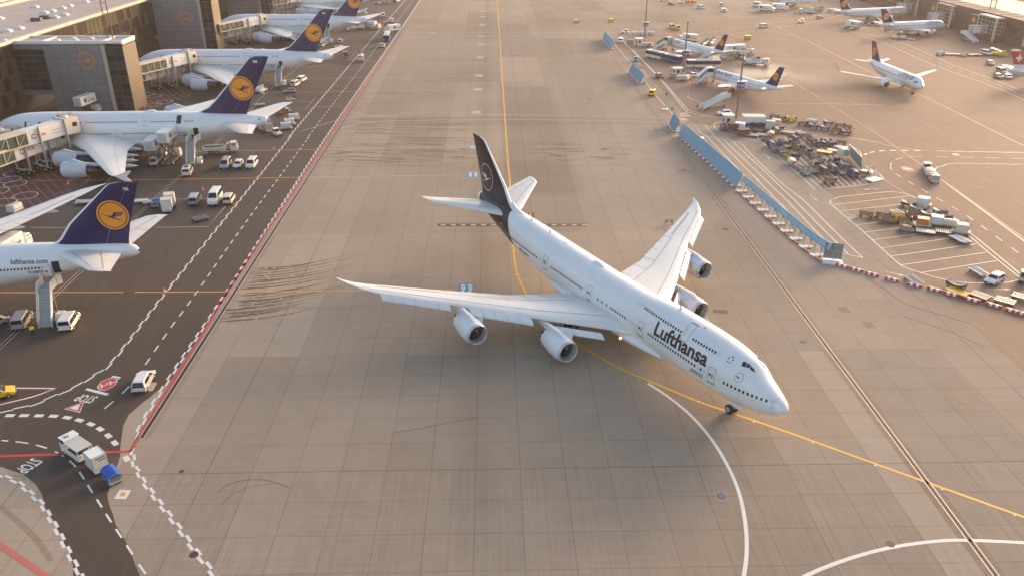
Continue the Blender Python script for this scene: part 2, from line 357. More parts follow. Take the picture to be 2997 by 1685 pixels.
def rib(mb,path,wd,z=ZP,off=0.0,t0=0,t1=None):
    t1=path.L if t1 is None else t1; ts=[t0]+[d for d in path.d if t0<d<t1]+[t1]; pv=None
    for t in ts:
        p,T,N=path.at(t); a=p+N*(off-wd/2); b=p+N*(off+wd/2); a.z=b.z=z
        if pv: mb.quad(pv[0],a,b,pv[1])
        pv=(a,b)
def line(px,wd,mt,z=ZP,sm=True,name='painted_line',off=0.0,world=False):
    mb=MB(mt); rib(mb,Path(px,sm,world),wd,z,off); return mark(mb,name)
def dashes(px,wd,mt,on,per,z=ZP,sm=True,name='dashed_line',ph=0.0):
    mb=MB(mt); p=Path(px,sm); t=ph
    while t<p.L: rib(mb,p,wd,z,0,t,min(p.L,t+on)); t+=per
    return mark(mb,name)
def zigzag(px,wd,mt,on,z=ZP,sm=True,name='block_line'):
    mb=MB(mt); p=Path(px,sm); t=0;k=0
    while t<p.L: rib(mb,p,wd,z,(wd*.5 if k%2 else -wd*.5),t,min(p.L,t+on)); t+=on; k+=1
    return mark(mb,name)
def patch(pts,mt,z=ZP,name='painted_marking'):
    mb=MB(mt)
    for q in pts: P=[G(*p) for p in q]; mb.quad(*[(p.x,p.y,z) for p in P])
    o=mark(mb,name)
    for f in o.data.polygons:
        if f.normal.z<0: f.flip()
    return o
def ground_text(st,a,b,h,mt,z=ZP,name='painted_lettering',bold=.02,wd=None):
    """a->b baseline (photo points), letters h metres tall"""
    A,B=G(*a),G(*b); u=(B-A); L=u.length; u.normalize(); v=Vector((-u.y,u.x,0)); vs,fs,W=text2d(st,bold); mb=MB(mt); k=L/W
    H=max(y for x,y in vs); mb.add([tuple(A+u*(x*k)+v*(y*h/H))[:2]+(z,) for x,y in vs],fs); return mark(mb,name)
sheet('ground',[(-2500,-300,0),(2500,-300,0),(2500,5000,0),(-2500,5000,0)],0,CONC)
a1,b1=zoomed(0,1345,4.258),zoomed(0,1050,4.258)
L=[(-43.4,520,0),(-43.4,330,0),(-43.45,210,0),(-43.4,150,0),(-43.5,118,0)]+[tuple(G(*p)) for p in [b1(2180,260),b1(1960,400),b1(1760,560),b1(1590,700),b1(1530,830),b1(1500,1000),b1(1495,1200),a1(1340,420),a1(1360,560),a1(1440,800),a1(1580,1010),a1(1690,1300),a1(1740,1480)]]+[tuple(G(*p)) for p in [a1(930,1480),a1(900,1300),a1(790,1010),a1(690,760),a1(560,600),a1(520,430),a1(440,300),a1(300,170),a1(0,90)]]+[(-90,70,0),(-600,70,0),(-600,520,0)]
sheet('asphalt_apron',L,.004,ASPH,jag=.12)
q=zoomed(2397,680,4.258); q2=zoomed(2397,400,4.258)
sheet('asphalt_apron',[tuple(G(*p)) for p in [(3050,1130),q(2220,1450),q(1850,1080),q(1550,770),q(1250,560),q(1070,390),q(900,170),q(690,0),q2(600,1080),q2(540,1000),q2(380,950),(2475,600),(2420,560),(2330,470),(2260,430),(2190,380),(2030,362),(1996,330),(1835,150),(1800,118),(1880,105)]]+[(120,430,0),(260,470,0),(260,200,0),(150,80,0)],.004,ASPR,jag=.08)
sheet('concrete_lane',[tuple(G(*p)) for p in [q(600,545),q(350,310),q(180,120),q(60,-20),(2380,650),(2330,590),(2345,590),q(300,-20),q(430,0),q(690,0),q(900,170),q(1070,390),q(1250,560),q(1550,770),q(1850,1080),q(2220,1450),(3020,1110),(3020,1330),q(1420,1450),q(1040,1050)]],.006,CONCW,jag=.04)
# slot drains on both sides of the taxiway, kerb concrete and dark slot
SLOT=mat('drain slot iron',(.016,.013,.011),.7,var=.2,scale=4); KERBL=mat('drain edge angle',(.46,.38,.30),.5,metal=.2,var=.1)
for x0,y0,y1 in ((-42.1,79.9,560),(47.35,30,560)):
    for k,(o,wd,m,z) in enumerate(((0,2.0,CONCD,.006),(-.27,.14,KERBL,.014),(.27,.14,KERBL,.014),(0,.36,SLOT,.012))):
        mb=MB(m); mb.quad((x0+o-wd/2,y0,z),(x0+o+wd/2,y0,z),(x0+o+wd/2,y1,z),(x0+o-wd/2,y1,z)); tag(mb.build('slot_drain'),kind='structure')
SL2=[(-20,1035),(17.5,999.5),(250,780),(400,633),(534,508.7),(652,400),(690,365)]
line(SL2,.32,SLOT,.010,name='slot_drain'); line(SL2,.14,KERBL,.011,name='slot_drain',off=-.3); line(SL2,.14,KERBL,.011,name='slot_drain',off=.3)
S3=[(690,390),(755,303),(804,256),(879.5,195),(960,130)]; line(S3,.4,SLOT,.010,name='slot_drain'); line(S3,.2,KERBL,.011,name='slot_drain',off=.42)
# --- left service road and stands
m6=zoomed(600,0,4.258); z3=zoomed(300,650,3.2175); z4=zoomed(400,400,5.152)
line([(380,1320),(439,1223),(547,1050),(673,843),(800,650),(1004,338),(1208,45),(1245,-15)],.42,PRED,off=0,sm=False)
line([(-10,1334),(150,1329),(305,1322.5),(380,1320)],.42,PRED,sm=False)
zigzag([(393,1284),(439,1196),(532,1050),(667,849),(794,650),(999,336),(1201,45),(1240,-15)],.30,PWHT,1.45)
dashes([(305,1195.6),(347.6,1160),(383,1124),(410,1089),(497,962),(565,870),(718,653),(897,411.6),(952,335),(1200,14),(1215,-8)],.22,PWHT,1.75,3.55)
zigzag([(-8,1207),(23.5,1200),(96,1184),(164,1155.7),(223,1130),(279.5,1094.6),(333.5,1052),(492.7,845.8),(648,653),(848,404),(899,338),(1173,16),(1190,-5)],.26,PWHT,1.75)
line([(0,855.9),(361,855)],.24,PYEL,sm=False); line([(395,855),(900,852.6),(1042.8,850.5),(1333.6,847)],.26,PYEL,sm=False)
line([(97,529),(400,527),(900,519.4),(1361,512.3)],.24,PYEL,sm=False); line([(560,445),(691,441.7),(900,438.8),(1200,433),(1365,430.8)],.24,PYEL,sm=False)
line([(880,385),(930,370),(1000,349.7),(1077.7,343.4),(1171,334),(1376,330)],.24,PYW); line([(760,273),(1000,268.8),(1383.8,262.6)],.24,PYW,sm=False); line([(780,236),(1000,229.4),(1382,222)],.24,PYW,sm=False)
line([(870,200),(1000,188),(1124,178.7),(1398,169)],.24,PYW); line([(1000,139),(1155,135),(1401,131)],.24,PYW,sm=False); line([(870,318),(1000,310)],.2,PYW,sm=False)
line([(1453,-10),(1454,0),(1462,105.7),(1472.4,264),(1484.9,447.6),(1493,539),(1498,640),(1502.4,722.3),(1507.3,770.8),(1517,809.6),(1543,866),(1580,925),(1622,962),(1673.7,993.5),(1720,1022.6),(1780.4,1059.5),(1850,1093.6),(1937,1129.5),(2039,1172.7),(2124.7,1202),(2221.7,1234.9),(2349.8,1279.5),(2585,1364.6),(2997,1512),(3060,1535)],.40,PYEL)
line([(1460,60),(1470,53),(1500,45),(1560,37)],.25,PYW)
line([(1896,1121.5),(1957.9,1161.8),(2023.7,1216.7),(2080.7,1282.5),(2124.6,1352.6),(2155,1418),(2172.8,1479.8),(2183.8,1554),(2185,1620),(2177,1683.8),(2168,1725)],.40,PWHT)
line([(2300,1718),(2358.6,1683.8),(2439.4,1649.5),(2540.4,1617),(2641.4,1595),(2762.7,1580.8),(2863.7,1580.8),(2997,1587),(3060,1592)],.42,PWHT)
# blue stand number panels beside the centreline
for i,(x,y,s_) in enumerate([(1415.6,11.8,2.9),(1413.4,34.2,2.9),(1412.8,49.7,2.9),(1411,74.3,2.9),(1408.7,107.2,2.9),(1407.2,130.8,2.9),(1405,169.4,2.9),(1402,222.2,2.8),(1399,262.6,2.8),(1394.7,329.5,2.8),(1387,430.5,2.5),(1383.4,511.7,2.5),(1364.7,844.5,2.45)]):
    c=G(x,y); w_,h_=s_*.5,s_*.62
    if i==12: w_,h_=1.22,1.9
    if i==11: w_,h_=1.3,1.9
    mb=MB(PBLU if i>10 else PPBLU); mb.quad((c.x-w_,c.y-h_,ZP),(c.x+w_,c.y-h_,ZP),(c.x+w_,c.y+h_,ZP),(c.x-w_,c.y+h_,ZP)); mark(mb,'painted_stand_panel')
    mb=MB(PWHT if i>10 else PWORN)
    st={12:'A69',11:'A66B'}.get(i)
    if st:
        vs,fs,W=text2d(st,.02); H=max(v for u,v in vs); k=(2*h_*.86)/W
        for cx_ in (c.x-w_*.16,c.x+w_*.80): mb.add([(cx_-v*(w_*.6)/H,c.y-h_*.9+u*k,ZP+.006) for u,v in vs],fs)
    else:
        for r in (-.55,.15):
            for j in range(3): mb.quad(*[(c.x+w_*(r+a),c.y+h_*(-.8+.56*j+b),ZP+.006) for a,b in ((0,0),(.42,0),(.42,.4),(0,.4))])
    mark(mb,'painted_stand_number')
patch([[(1281,655),(1717,655),(1717,663),(1281,663)],[(1545,623),(1564,623),(1565,642),(1546,642)]],PBLK,name='painted_band')
mb=MB(PYW)
for i in range(15):
    x=1290+i*29.5; P=[G(x,657),G(x+14,657),G(x+14,660.5),G(x,660.5)]; mb.quad(*[(p.x,p.y,.018) for p in P])
mark(mb,'dashed_line')
line([(1552,624),(1554,640)],.3,PYEL,z=.018,sm=False)
# --- crossing service roads
for pts,mt in (([(1029.5,327),(1084,340),(1124,342),(1475.5,337),(1800,342),(1900,344.4),(2060,343)],PWORN),([(1000,374.5),(1062,360.5),(1124,355),(1475,350.6),(1800,354.3),(1900,357.3),(2030,357)],PWORN)): zigzag(pts,.26,mt,2.2)
for pts in ([(1180,91.7),(1236,95.7),(1420,96),(1746,96.3),(1800,97)],[(1149,122.8),(1217.6,109.4),(1310.8,106),(1550,107),(1758,110),(1850,113)]): line(pts,.26,PWORN)
dashes([(1700,95),(1760,95)],.4,PWORN,1.5,3); dashes([(1700,108),(1760,108)],.4,PWORN,1.5,3); line([(1255,98.2),(1280,98.2)],1.2,PWORN,sm=False)
dashes([(2018.8,100.6),(2067.7,97.4),(2156,82.7),(2272.7,67.6),(2389,45.4),(2426,23)],.5,PWORN,3,5); dashes([(2039.8,111.8),(2098,109.5),(2179.5,95.5),(2356.6,69.9),(2477.7,39.6)],.5,PWORN,3,5)
line([(1800,97),(1950,100),(2018,100.6)],.22,PWORN); line([(1800,111),(1900,114),(2040,112)],.22,PWORN)
# --- right side
line([(1751.7,92.8),(1801,152.7),(1841,204),(1883,253.6),(1951,338),(1966,355.7)],.3,PRED,sm=False)
line([(1796,127),(1852.7,195),(1883,232.5),(1923,284),(1974,340.5)],.24,PWHT,sm=False)
line([(1826.8,124.5),(1925.5,225.5),(2001,318),(2022,331),(2050,339),(2081,343.5),(2120,345)],.22,PWHT); line([(1850,145.6),(1932.5,230),(2005.7,313.4),(2031.5,327.5),(2081,340.4),(2170,345)],.22,PWHT)
for pts in ([(1960,355.5),(2024.5,356.9),(2052.7,391),(2069,400),(2177,513),(2247.6,588),(2330,660)],[(2062,366),(2095,402.7),(2275.8,588),(2397,717)],[(2118,409.7),(2304,588),(2397,687),(2441.6,732.8)],[(2146.6,415.6),(2327,588),(2418,680),(2482.7,743.4)]): line(pts,.2,PWHT,sm=False)
line([(2052.7,391),(2076,400),(2106.7,407),(2156,416.7),(2174.8,426),(2191,445),(2280,530),(2353,588),(2446,680),(2525,754.7)],.2,PWHT); line([(2397,722.3),(2441.6,732.8),(2470,742),(2526,755)],.2,PWHT,sm=False)
lots=[((2403.8,553),(2238,403)),((2420,551),(2258,404)),((2437.8,549.4),(2275,402)),((2455.4,547.8),(2295,402)),((2471.9,546),(2310,400)),((2488,544.7),(2330,400)),((2505,542),(2345,396)),((2521,540),(2370,402)),((2539,538.6),(2390,404)),((2554,536.5),(2410,406)),((2315.7,492),(2214,402))]
for a,b in lots: line([a,b],.17,PWHT,sm=False)
line([(2315.7,492),(2386,555),(2440,551),(2500,545),(2561,537),(2582.5,531.5),(2588,525.6),(2582,517),(2571,508),(2519,477.5)],.2,PWHT,sm=False); line([(2521.5,463),(2519,447),(2500,433),(2470,418)],.2,PWHT)
line([(2089,365),(2098,360),(2120,358),(2150,357.5)],.2,PWHT); line([(2089,365),(2093,375),(2110,386),(2150,398),(2200,410),(2225,418)],.2,PWHT)
line([(2240.5,352),(2300,364),(2400,384),(2500,405),(2615,429),(2679,438.7),(2749,443),(2997,448)],.2,PWORN); line([(2292,377),(2397,400),(2474.5,412)],.2,PWORN); line([(2474,403),(2538,410),(2578,418)],.18,PWORN)
dashes([(2529.7,454),(2547,447),(2585,441.8),(2632,441),(2709,441.8)],.55,PWHT,1.6,3.0); dashes([(2606,487),(2609.5,477.5),(2622,468),(2655,460.6),(2690.6,458.7),(2997,464.6)],.2,PWHT,3,6); dashes([(2606,489),(2610.7,498.6),(2622.5,510),(2702,557),(2812.7,620.8),(2897,679.5),(2977,738),(3010,765)],.2,PWHT,2.4,5.4)
zigzag([(2715,441.8),(2800,443.5),(2997,447)],.22,PWHT,2.2); zigzag([(2734,497.5),(2742,491.6),(2772.8,482),(2808,478.7),(2997,482)],.24,PWHT,1.8)
line([(2240,190),(2336.8,250),(2400,289),(2480,338),(2577.8,400),(2744.6,517.4),(2997,698),(3030,722)],.3,PREDW,sm=False); line([(2736,512),(2997,706),(3030,730)],.3,PWHT,sm=False)
line([(2434.6,585.5),(2455.7,577),(2520,570),(2589.6,562.5),(2620,562.5),(2655,569),(2690.6,585.5),(2796,656),(2892.5,738.7),(2984,811.5)],.2,PWHT); line([(2455.7,577),(2434.6,585.5),(2430,592.6),(2439,604),(2528.5,680),(2606,750.5),(2634,774),(2646,781),(2688,796),(2749,814),(2796,823),(2843,827.5),(2902,828),(2949,826),(2984,817)],.2,PWHT)
for a,b in (((2439,599.6),(2662,574)),((2459,618.4),(2648,597)),((2481.6,638.4),(2725.8,609)),((2505,659),(2745,628)),((2528.5,680),(2775,650)),((2554,702),(2787,672)),((2581,726),(2800,695)),((2606,750.5),(2858.5,714)),((2637.7,775.6),(2888,738.7)),((2696.4,798),(2918,763))): line([a,b],.17,PWHT,sm=False)
line([(2664.7,573.8),(2690,584),(2852.6,692),(2984,800)],.32,PWORN,sm=False); line([(2590,528),(2664,574)],.14,PWORN,sm=False)
def arrow(a,b,mt=PWORN,wd=.22):
    A,B=G(*a),G(*b); u=(B-A).normalized(); v=Vector((-u.y,u.x,0)); L_=(B-A).length; mb=MB(mt); z=Vector((0,0,ZP)); s=A+u*(L_*.68)
    mb.quad(A-v*wd/2+z,s-v*wd/2+z,s+v*wd/2+z,A+v*wd/2+z); mb.quad(s-v*wd*1.7+z,B+z,s+v*wd*1.7+z); mark(mb,'painted_arrow')
for a,b in (((2888,847),(2963,846.6)),((2237,450),(2255,467)),((2370,569),(2394,590)),((2204,511),(2224,531)),((2574,553),(2524,555)),((2590.8,794),(2653,809))): arrow(a,b)
line([(2834,869.8),(2979,870)],.2,PWHT,sm=False)
line([(2230,87),(2342.6,112),(2379.8,130),(2400,138.5),(2545.6,211),(2611,242),(2670,267.6),(2815.5,338),(2939.5,400),(2997,427),(3040,448)],.3,PYW); line([(2242,63),(2282,81.5),(2342.6,112)],.26,PYW); line([(2190,72),(2242,62),(2262,59),(2330,52)],.26,PYW); line([(2400,304),(2592.5,307.5)],.26,PYW,sm=False); line([(2150,275),(2250,302),(2400,304.5)],.24,PYW)
line([(2470,87),(2595,131.5),(2742.7,195),(2893,249),(2997,293.5),(3040,312)],.3,PWORN); line([(2480,90),(2564,105.6),(2670,138.5),(2799,195),(2905,232.4),(2997,270),(3040,286)],.3,PWORN); dashes([(2560,112),(2690,160),(2800,205),(2900,240),(2997,281)],.24,PWORN,4,8)
line([(2024,242),(2013.5,286),(2016,287),(2062,303)],.3,PWORN,sm=False); line([(2026,237),(2015,283)],.22,PREDW,sm=False)
for c,mt in (((2000.5,334),PREDW),((2000,350.3),PREDW),((2655,494.7),PREDW)):
    p=G(*c); mb=MB(mt); mb.quad(*[(p.x+1.35*math.cos(a),p.y+1.9*math.sin(a),ZP) for a in [2*math.pi*i/24 for i in range(24)]]); mark(mb,'painted_sign_disc')
    mb=MB(PWHT); mb.quad(*[(p.x+a,p.y+b,ZP+.006) for a,b in ((-.8,-.3),(.8,-.3),(.8,.3),(-.8,.3))]); mark(mb,'painted_sign_bar')
line([(1990,338.7),(2021,339.3)],1.3,PWORN,sm=False); line([(2788,452.5),(2807,453)],1.6,PWORN,sm=False)
# --- near left markings: STOP, give way, no aircraft, priority diamond
patch([[b1(800,622),b1(1050,527),b1(995,668)]],PWHT,.012,'painted_give_way'); patch([[b1(820,621),b1(1040,537),b1(989,658)]],PRED,.016,'painted_give_way'); patch([[b1(868,612),b1(998,560),b1(966,638)]],PWHT,.020,'painted_give_way')
c=G(*b1(1337,313)); R8=1.18
for k,(r,mt,z) in enumerate(((1.0,PWHT,.012),(.92,PRED,.016))):
    mb=MB(mt); mb.quad(*[(c.x+R8*r*math.cos(a),c.y+R8*1.35*r*math.sin(a),z) for a in [math.pi/8+2*math.pi*i/8 for i in range(8)]]); mark(mb,'painted_sign_octagon')
mb=MB(PWHT)
for ox,oy,s in ((.42,.33,.62),(-.42,-.42,.62)):
    for poly in ([(-.1,-1),(.1,-1),(.12,.6),(0,1),(-.12,.6)],[(.1,.1),(1,-.35),(1,-.5),(.1,-.25)],[(-.1,.1),(-1,-.35),(-1,-.5),(-.1,-.25)],[(.08,-.75),(.4,-.95),(.4,-1.05),(.08,-.95)],[(-.08,-.75),(-.4,-.95),(-.4,-1.05),(-.08,-.95)]):
        an=-1.1; mb.quad(*[(c.x+ox+s*(x*math.cos(an)-y*math.sin(an)),c.y+oy+s*(x*math.sin(an)+y*math.cos(an)),.020) for x,y in poly])
mark(mb,'painted_aircraft_symbol')
patch([[b1(1365,250),b1(1405,205),b1(1510,225),b1(1470,260)]],PWHT,.012,'painted_plate'); patch([[b1(1400,225),b1(1408,216),b1(1415,236),b1(1407,240)],[b1(1405,234),b1(1450,243),b1(1448,248),b1(1402,240)],[b1(1440,252),b1(1450,234),b1(1487,247)]],PBLK,.016,'painted_arrow')
patch([[b1(1060,385),b1(1090,362),b1(1360,430),b1(1330,455)]],PWHT,.012,'painted_stop_line')
ground_text('STOP',b1(1228,470),b1(1010,437),1.55,PWHT); ground_text('STOP',b1(405,1232),b1(180,1385),1.75,PWHT)
mb=MB(PWHT); pth=Path([b1(*p) for p in [(20,703),(120,703),(305,703),(490,705),(667,710),(833,728),(990,762),(1135,812),(1250,872),(1348,953),(1430,1043),(1493,1124),(1580,1240),(1620,1300)]])
for p in [(120,703),(305,703),(490,705),(667,710),(833,728),(990,762),(1135,812),(1250,872),(1348,953),(1430,1043),(1580,1240)]:
    g=G(*b1(*p)); t=min(range(200),key=lambda i:(pth.at(pth.L*i/200)[0]-g).length); rib(mb,pth,.62,ZP,0,pth.L*t/200-.56,pth.L*t/200+.56)
mark(mb,'dashed_line')
mb=MB(PWHT); pp=[b1(20,1013),b1(275,1037),b1(515,1087),b1(740,1178),b1(905,1300),a1(1020,195),a1(1125,362),a1(1240,542),a1(1355,725),a1(1480,912),a1(1615,1118),a1(1770,1355),a1(1950,1600)]; pth=Path(pp)
for p in pp[:-1]:
    g=G(*p); t=min(range(400),key=lambda i:(pth.at(pth.L*i/400)[0]-g).length); rib(mb,pth,.2,ZP,0,max(0,pth.L*t/400-.85),pth.L*t/400+.85)
mark(mb,'dashed_line')
zigzag([a1(*p) for p in [(-40,165),(95,222),(220,275),(340,375),(430,460),(530,560),(600,680),(680,810),(750,940),(825,1090),(900,1240),(960,1350),(1020,1460)]],.30,PWHT,1.18)
zigzag([b1(1680,1110),b1(1650,1190),b1(1668,1280),b1(1690,1370)]+[a1(*p) for p in [(1720,140),(1770,240),(1840,340),(1940,470),(2040,600),(2150,740),(2270,900),(2360,1030),(2450,1150),(2560,1290),(2660,1420),(2740,1530)]],.32,PWHT,1.22)
patch([[a1(1420,482),a1(1490,370),a1(1635,375),a1(1570,487)]],PWHT,.012,'painted_priority_sign'); patch([[a1(1490,450),a1(1507,403),a1(1572,405),a1(1553,452)]],PYEL,.016,'painted_priority_sign')
line([b1(180,362),b1(690,365)],.26,PWHT,sm=False); line([b1(690,365),b1(450,455),b1(200,520),b1(0,567),b1(-40,575)],.26,PWHT); line([b1(700,362),b1(455,462),b1(200,528),b1(0,574)],.12,PRED,z=.016); line([b1(200,352),b1(710,358)],.10,PRED,z=.016,sm=False)
line([(-20,1581),(0,1594),(134,1685),(190,1722)],.62,PREDW,sm=False)
patch([[b1(1800,395),b1(1845,292),b1(1960,294),b1(1900,398)]],PWORN,.010,'concrete_patch')
for pts in ([(145.6,585),(483,584),(609.6,582)],[(89,667),(209,667)],[(455,666),(609.6,664),(660,604)],[(830,297),(913,299)],[(833,337),(880,337),(922,287)],[(1000,176),(1020,178),(1041,152)]): line(pts,.16,PWORN,sm=False)
# red hatched no parking fields and white turning circles on the stands
def hatch(poly,dirp,step,mt,wd):
    P=[G(*p).to_2d() for p in poly]; d=(G(*dirp[1])-G(*dirp[0])).to_2d().normalized(); n=Vector((-d.y,d.x)); a,b=min(p.dot(n) for p in P),max(p.dot(n) for p in P); mb=MB(mt); k=a+step/2
    while k<b:
        ts=[]
        for u,v in zip(P,P[1:]+P[:1]):
            du,dv=u.dot(n)-k,v.dot(n)-k
            if du*dv<0: ts.append((u+(v-u)*(du/(du-dv))).dot(d))
        ts.sort()
        for t0,t1 in zip(ts[::2],ts[1::2]):
            A=d*t0+n*k;B=d*t1+n*k; mb.quad(*[(q.x,q.y,ZP) for q in (A-n*wd/2,B-n*wd/2,B+n*wd/2,A+n*wd/2)])
        k+=step
    return mark(mb,'painted_hatching')
hatch([(-40,470),(60,450),(150,470),(200,500),(222,542),(215,575),(120,605),(-40,608)],((0,515),(78,607)),1.7,PRED,.22)
hatch([(395,270),(470,250),(560,262),(545,280),(500,300),(420,330),(395,345)],((400,265),(455,312)),1.9,PREDW,.22)
for x,y,r in ((43.7,507.7,2.3),(28,526,2.3),(44.6,537.8,2.3),(73.8,573,2.4),(11.6,592,2.4),(133,474,2.2),(-8,560,2.3),(430,277,2.3),(452,282,2.3),(482,299,2.3),(446,308,2.3),(648,135,2.0)):
    p=G(x,y); line([(p.x+r*math.cos(a),p.y+r*math.sin(a),0) for a in [2*math.pi*i/30 for i in range(31)]],.24,PWHT,world=True,sm=False,name='painted_circle')
for a,b in (((220,518),(190,540)),((262,520),(248,538)),((327,517),(308,540)),((560,272),(545,285))): line([a,b],.2,PYEL,sm=False)
# drain grates, pit covers, taxi light rims
IRON=mat('cast iron',(.09,.055,.04),.65,metal=.3,var=.2,scale=5); PITB=mat('blue pit lid',(.03,.16,.33),.5,var=.1)
def grate(c,hx,hy,ax=0):
    p=G(*c); mb=MB(CONCW); M=Matrix.Rotation(ax,2); 
    def Q(s,z): return [tuple(M@Vector((x*s[0],y*s[1]))+p.to_2d())+(z,) for x,y in ((-1,-1),(1,-1),(1,1),(-1,1))]
    mb.quad(*Q((hx+.2,hy+.2),.010)); mb.use(IRON); mb.quad(*Q((hx,hy),.015)); tag(mb.build('drain_grate'),kind='structure')
for c,hx,hy,a in (((2108,911),1.15,.6,-.12),((2471,905.5),.72,.95,0),((2543.8,949),.72,.95,0),((2818,1168.7),.72,.75,0)): grate(c,hx,hy,a)
def pit(c,r,sq,lid=IRON):
    p=G(*c); 
    if sq: mb=MB(CONCW); mb.quad(*[(p.x+x*sq,p.y+y*sq,.010) for x,y in ((-1,-1),(1,-1),(1,1),(-1,1))]); tag(mb.build('pit_cover'),kind='structure')
    mb=MB(IRON); mb.quad(*[(p.x+r*math.cos(a),p.y+r*math.sin(a),.014) for a in [2*math.pi*i/24 for i in range(24)]]); mb.use(lid); mb.quad(*[(p.x+r*.78*math.cos(a),p.y+r*.78*math.sin(a),.018) for a in [2*math.pi*i/24 for i in range(24)]]); tag(mb.build('pit_cover'),kind='structure')
pit((2111,1451),.44,.85,PITB); pit((2605,1591),.45,.85); pit((567,1622),.45,.8); pit((531.6,1378),.26,0); pit((2123,671),.62,0); pit((2350,999.5),.45,0); pit((387,968),.42,0); pit((2000,499),.6,0); pit((1920,381),.6,0); pit((1724,292),.7,0); pit((2893,492),.7,0); pit((445,968),.3,0)
sheet('concrete_patch',[tuple(G(*p)) for p in ((1975,495),(2030,496),(2052,509),(1990,509))],.005,CONCD); sheet('concrete_patch',[tuple(G(*p)) for p in ((2076,649),(2160,650),(2162,677),(2092,677))],.005,CONCD)
mb=MB(LAMP)
for x,y in ((2044,1174),(2206,1233.5),(2377.5,1295.5),(2561,1361.5),(2756,1431.5),(2969.5,1506.5),(1503,751),(1510,804)): p=G(x,y); mb.cyl((p.x,p.y,.0),(p.x,p.y,.05),.16,.11,n=10)
tag(mb.build('taxiway_light_studs'),kind='structure')

TYM=slabs('tyre marked concrete',(.245,.198,.150),(.13,.1,.08),joint=.2)
z9=zoomed(400,1050,2.28)
for pts,wd in (([z9(540,890),z9(620,832),z9(800,800),z9(950,830),z9(1025,862)],.28),([z9(560,980),z9(640,900),z9(760,850),z9(900,832)],.2),([z9(1720,490),z9(1900,462),z9(2050,430),z9(2280,390)],.3),([q(640,590),q(830,720),q(1080,890),q(1600,1050),q(1880,1130)],.45),([q(1050,1040),q(1330,1130),q(1620,1230),q(2050,1420)],.4),([(0,1480),(60,1530),(110,1580),(150,1640)],.5)): line(pts,wd,TYM,z=.009,name='tyre_mark')

# a fan of wet wheel streaks leaving the service road
WETC=slabs('wet streaked concrete',(.135,.108,.080),(.07,.055,.04),joint=.2); rr=random.Random(11)
for k,(x,y) in enumerate([(1430,440),(1385,468),(1370,488),(1410,508),(1360,530),(1400,552),(1340,572),(1310,600),(1290,628),(1340,668),(1280,690),(1330,712),(1290,738),(1262,762),(1275,780),(1290,802),(1110,828),(1150,850),(1180,882),(1050,905),(1105,932),(1160,860),(1240,745),(1440,452),(1350,618)]):
    n=rr.randint(620,1080); pts=[z3(x+n*u,y-n*(.02*u+.13*u*u)+rr.uniform(-1.5,1.5)) for u in (0,.2,.4,.6,.8,1)]; P=Path(pts); w0=rr.uniform(.3,.85); mb=MB(WETC); pv=None; m_=36
    for i in range(m_+1):
        u=i/m_; p,T,N=P.at(P.L*u); wd=w0*min(1,u*9+.15)*max(0.02,(1-u)**.7)*rr.uniform(.7,1.2); c=N*rr.uniform(-.05,.05); a=p+c-N*wd/2; b=p+c+N*wd/2; a.z=b.z=.0075+.0001*k
        if pv and rr.random()>.05: mb.quad(pv[0],a,b,pv[1])
        pv=(a,b)
    mark(mb,'wet_streak')
import math
def interp(tab,s):
    # monotone cubic through rows (s,a,b,c,..)
    n=len(tab)
    if s<=tab[0][0]: return tab[0][1:]
    if s>=tab[-1][0]: return tab[-1][1:]
    i=0
    while tab[i+1][0]<s: i+=1
    h=tab[i+1][0]-tab[i][0]; t=(s-tab[i][0])/h; out=[]
    for k in range(1,len(tab[0])):
        d=(tab[i+1][k]-tab[i][k])/h
        def m(j):
            if j<=0: return (tab[1][k]-tab[0][k])/(tab[1][0]-tab[0][0])
            if j>=n-1: return (tab[-1][k]-tab[-2][k])/(tab[-1][0]-tab[-2][0])
            a=(tab[j][k]-tab[j-1][k])/(tab[j][0]-tab[j-1][0]); b=(tab[j+1][k]-tab[j][k])/(tab[j+1][0]-tab[j][0])
            return 0 if a*b<=0 else 2*a*b/(a+b)
        m0,m1=m(i)*h,m(i+1)*h
        t2,t3=t*t,t*t*t
        out.append((2*t3-3*t2+1)*tab[i][k]+(t3-2*t2+t)*m0+(-2*t3+3*t2)*tab[i+1][k]+(t3-t2)*m1)
    return out
# stations: s, z bottom, z of greatest width, z top, half width
B747=[(0,4.85,4.9,4.95,.03),(.15,4.5,4.9,5.25,.42),(.5,4.12,4.95,5.62,.78),(1,3.78,5.0,5.9,1.06),(2,3.32,5.1,6.35,1.5),(3,2.98,5.2,6.82,1.86),(4,2.72,5.25,7.4,2.17),(4.6,2.6,5.27,7.95,2.35),(5.3,2.5,5.28,8.5,2.52),(6.2,2.38,5.3,8.78,2.7),(7.5,2.22,5.3,9.05,2.95),(10,2.12,5.3,9.4,3.17),(14,2.07,5.3,9.58,3.25),(19,2.05,5.3,9.58,3.25),(22,2.05,5.3,9.4,3.25),(25,2.05,5.3,9.1,3.25),(28,2.05,5.3,8.92,3.25),(33,2.05,5.32,8.88,3.25),(40,2.08,5.35,9.05,3.25),(47,2.12,5.42,9.22,3.25),(51,2.45,5.55,9.35,3.17),(55,3.15,5.8,9.48,2.97),(59,4.0,6.2,9.58,2.65),(63,4.95,6.7,9.62,2.22),(67,5.95,7.2,9.64,1.75),(70,6.65,7.65,9.6,1.38),(72.5,7.2,8.05,9.45,1.02),(73.6,7.45,8.2,9.2,.75),(74.2,7.9,8.25,8.7,.3)]
